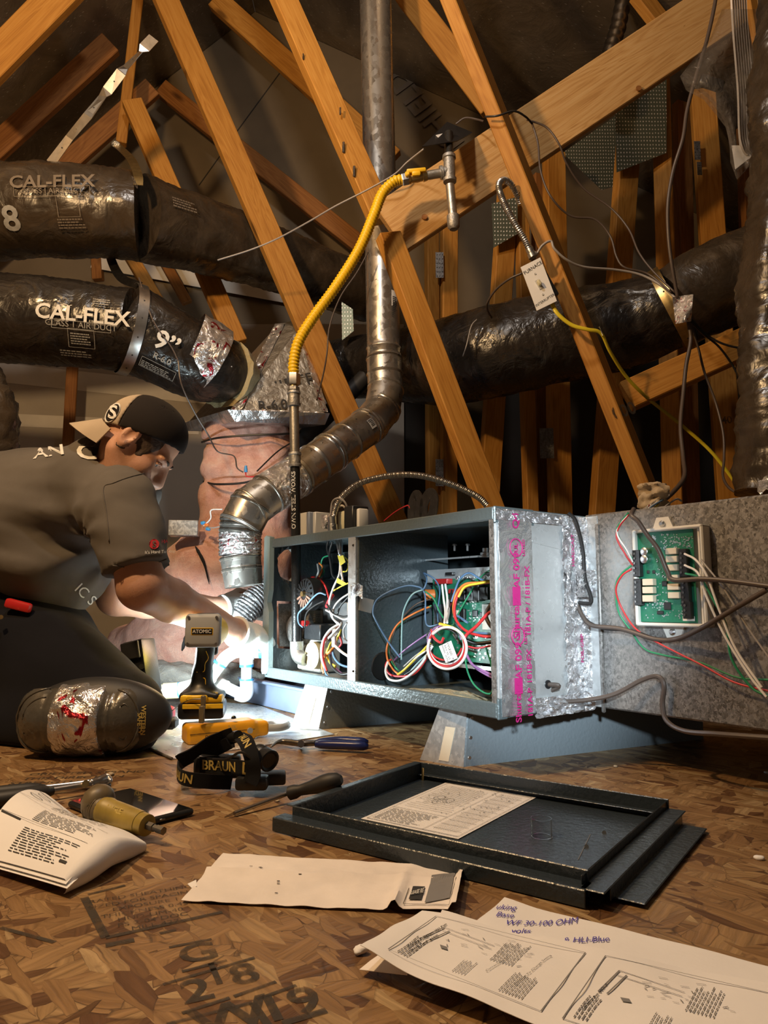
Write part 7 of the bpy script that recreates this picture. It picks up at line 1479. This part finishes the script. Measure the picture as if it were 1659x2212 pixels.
def cable(label, pts, r=.003, m='wire_brown', name='cable', flat=1.0, cat='cable'): return tag(ob(name, tube(spline([q(*p) for p in pts], 9), r, 8, flat=flat), m, smooth=180), label, cat)
cable('yellow sheathed cable leaving the bottom of the switch box', [(1192, 655, 1.88), (1205, 678, 1.87), (1235, 702, 1.87), (1270, 712, 1.87), (1298, 720, 1.88), (1318, 760, 1.9), (1350, 810, 1.94), (1390, 852, 1.98), (1430, 885, 2.05), (1480, 925, 2.1), (1540, 980, 2.1), (1600, 1058, 2.1)], .0062, 'yellow_wire', flat=.5)
tag(ob('cable_staple', tube([q(1293, 708, 1.89), q(1295, 706, 1.86), q(1302, 724, 1.86), q(1300, 726, 1.89)], .0014, 6), 'steel'), 'wire staple holding the yellow cable to the diagonal web', 'staple')
cable('thin grey wire crossing in front of the long diagonal web at left', [(470, 562, 2.3), (540, 540, 2.3), (600, 515, 2.28), (665, 480, 2.2), (725, 445, 2.12), (790, 412, 2.08), (850, 378, 2.05), (880, 350, 2.05), (915, 322, 2.0)], .0026, 'wire_grey', cat='wire')
cable('thin brown wire hanging left of the flue pipe behind the yellow connector', [(795, 545, 2.3), (770, 590, 2.3), (735, 642, 2.3), (712, 705, 2.3), (706, 765, 2.3), (698, 810, 2.32), (684, 865, 2.35)], .0026, 'wire_brown', cat='wire')
cable('dark wire wrapped round the diagonal web at the pale beam', [(1048, 252, 1.92), (1075, 250, 1.90), (1110, 240, 1.90), (1135, 252, 1.92), (1150, 268, 1.95)], .003, 'wire_black', cat='wire')
cable('brown cable sagging from the pale beam, upper of two, down to the taped knot', [(1138, 258, 1.95), (1180, 275, 1.95), (1208, 312, 1.95), (1225, 355, 1.97), (1262, 408, 2.0), (1320, 450, 2.0), (1358, 495, 1.98), (1380, 545, 1.95), (1410, 585, 1.92), (1458, 632, 1.88)])
cable('brown cable sagging from the pale beam, lower of two, to the taped knot', [(1150, 268, 1.95), (1162, 310, 1.95), (1168, 370, 1.94), (1190, 425, 1.93), (1232, 466, 1.95), (1285, 474, 1.95), (1318, 510, 1.95), (1332, 555, 1.94), (1350, 578, 1.93), (1400, 592, 1.92), (1450, 632, 1.88)])
cable('grey cable running from the switch box conduit to the taped knot', [(1160, 548, 1.88), (1172, 530, 1.87), (1190, 521, 1.87), (1198, 538, 1.87), (1225, 562, 1.88), (1262, 577, 1.9), (1330, 583, 1.92), (1385, 594, 1.92), (1430, 618, 1.9), (1460, 645, 1.88)], .0034, 'wire_grey')
cable('short brown wire curling down left of the switch box onto the black duct', [(1128, 590, 1.9), (1100, 603, 1.92), (1072, 625, 1.96), (1054, 652, 2.0), (1053, 670, 2.05), (1062, 686, 2.1)], .003)
cable('thick black cable hanging from the top right down to the taped knot', [(1552, -40, 1.78), (1542, 20, 1.78), (1526, 90, 1.78), (1502, 170, 1.79), (1484, 240, 1.8), (1475, 300, 1.8), (1454, 370, 1.82), (1443, 440, 1.83), (1444, 510, 1.84), (1451, 570, 1.85), (1464, 645, 1.87)], .0052, 'wire_brown')
t = thing('tape_knot', 'red printed foil tape tying the cables together at right', 'tape', q(1480, 702, 1.87))
ob('tape', sheet(lambda u, v: q(1452 + 46 * u + 8 * v - 14 * u * v, 642 + 14 * (1 - u) * 0 + 58 * v - 6 * u, 1.862 + .012 * math.sin(4 * u + 3 * v) - .01 * u), 10, 12, .001), 'foil_tape_small', t, smooth=40)
ob('tape', boxat(q(1478, 672, 1.872), (.03, .016, .05), (1, 0, -.2), (.2, 0, 1), .006), 'foil_tape_small', t)
cable('thick brown cable dropping from the taped knot to the plenum top', [(1487, 695, 1.87), (1492, 735, 1.87), (1482, 790, 1.86), (1476, 850, 1.84), (1470, 920, 1.8), (1476, 990, 1.75), (1478, 1030, 1.68), (1455, 1062, 1.6), (1420, 1092, 1.5), (1408, 1106, 1.45)], .0055)
cable('thin brown wire dropping from the taped knot past the right studs', [(1492, 698, 1.88), (1508, 750, 1.9), (1522, 805, 1.9), (1546, 870, 1.9), (1562, 935, 1.88), (1564, 990, 1.86), (1562, 1030, 1.82), (1580, 1058, 1.75), (1620, 1070, 1.7), (1690, 1062, 1.68)], .0034)
cable('black wire going right from the taped knot, upper one', [(1494, 690, 1.88), (1525, 722, 1.9), (1560, 742, 1.9), (1600, 752, 1.9), (1650, 756, 1.9)], .003, 'wire_black')
cable('black wire going right from the taped knot, lower one', [(1492, 694, 1.88), (1520, 722, 1.9), (1552, 748, 1.92), (1580, 785, 1.94), (1602, 822, 1.95), (1640, 860, 1.96)], .003, 'wire_black')
cable('two-core grey wire lying along the black duct at right', [(1000, 770, 2.25), (1008, 745, 2.24), (1018, 705, 2.24), (1030, 690, 2.25)], .002, 'wire_grey', cat='wire')
pb = thing('crumpled_tape', 'crumpled tan paper and tape wrapped round wires on the plenum top', 'tape', q(1412, 1105, 1.42))
def crum(P): return sd_ell(P, A_(q(1412, 1070, 1.45)), (.028, .02, .030)) + .012 * fbm(P, 70, 3, 2)
c_ = q(1412, 1070, 1.45); ob('paper', sdf_mesh(crum, tuple(c_ - V((.05, .04, .055))), tuple(c_ + V((.05, .04, .055))), .0038), 'paper_tan', pb, smooth=30)
ob('tape_tip', sheet(lambda u, v: q(1370 + 50 * u, 1112 - 34 * u + 14 * v, 1.435 + .008 * math.sin(6 * u)), 8, 4, .001), 'foil_tape_small', pb)
for m, pts in (('wire_white', [(1392, 1112, 1.38), (1402, 1098, 1.4), (1420, 1085, 1.43), (1445, 1070, 1.5)]), ('wire_yellow', [(1390, 1116, 1.38), (1404, 1104, 1.4), (1425, 1088, 1.43)]), ('wire_blue', [(1394, 1108, 1.38), (1408, 1094, 1.4), (1432, 1080, 1.44)]), ('wire_grey', [(1430, 1100, 1.42), (1445, 1088, 1.44), (1462, 1078, 1.48), (1472, 1082, 1.5)])): ob('wire', tube(spline([q(*p) for p in pts], 6), .002, 6), m, pb)
# --- blinds in a clear bag
bl = thing('window_blinds', 'bundle of pale blind slats hanging at the top right', 'blinds', q(1610, 345, 1.72))
for k in range(7):
    o = k * 5.2
    P = spline([q(1578 + o, -50, 1.72 + k * .004), q(1583 + o, 60, 1.72 + k * .004), q(1594 + o, 200, 1.72 + k * .004), q(1597 + o * .95, 290, 1.72 + k * .004), q(1602 + o * .9, 318, 1.72 + k * .004), q(1614 + o * .6, 330 - k, 1.725 + k * .004)], 6)
    ob('slat', ribbon(P, .030, [(1, -.55, .0)] * len(P), .0022), 'blinds_white', bl, smooth=50)
ob('end_bracket', hexa([q(1588, 366, 1.72), q(1624, 338, 1.72), q(1630, 340, 1.78), q(1594, 368, 1.78)], [q(1580, 314, 1.72), q(1600, 314, 1.72), q(1606, 316, 1.78), q(1586, 316, 1.78)]), 'white_paint', bl, smooth=0)
ob('cord_lock', boxat(q(1536, 180, 1.80), (.07, .02, .035), (1, 0, -.35), bev=.006), 'black_plastic', bl)
outl = [(1560, 20), (1535, 80), (1500, 125), (1469, 165), (1482, 195), (1520, 215), (1545, 245), (1568, 275), (1576, 310), (1578, 350), (1592, 388), (1612, 365), (1630, 335)]
right = [(1640, 20), (1640, 60), (1640, 90), (1640, 120), (1640, 150), (1640, 180), (1640, 210), (1640, 240), (1640, 270), (1640, 300), (1640, 335), (1640, 345), (1640, 340)]
def bagS(u, v):
    k = v * (len(outl) - 1); i = min(int(k), len(outl) - 2); f = k - i
    a = V((*outl[i], 0)).lerp(V((*outl[i + 1], 0)), f); b = V((*right[i], 0)).lerp(V((*right[i + 1], 0)), f); p = a.lerp(b, u)
    return q(p.x, p.y, 1.70 + .012 * math.sin(9 * u + 5 * v) + .008 * mnoise.noise(V((u * 6, v * 12, 3))) - .015 * math.sin(math.pi * u))
bag = tag(ob('plastic_bag', sheet(bagS, 24, 48, .0006), 'bag_plastic', smooth=70), 'torn clear plastic bag hanging round the blind slats', 'bag')
ob_c = [q(x, y, 1.705) for x, y in ((1472, 168), (1500, 186), (1530, 208), (1555, 240), (1572, 275), (1580, 320))]
ob('gathered_hem', tube(spline(ob_c, 8), .004, 6, disp=lambda i, a: .003 * mnoise.noise(V((i * .7, a, 2)))), 'bag_plastic', bag, smooth=60)
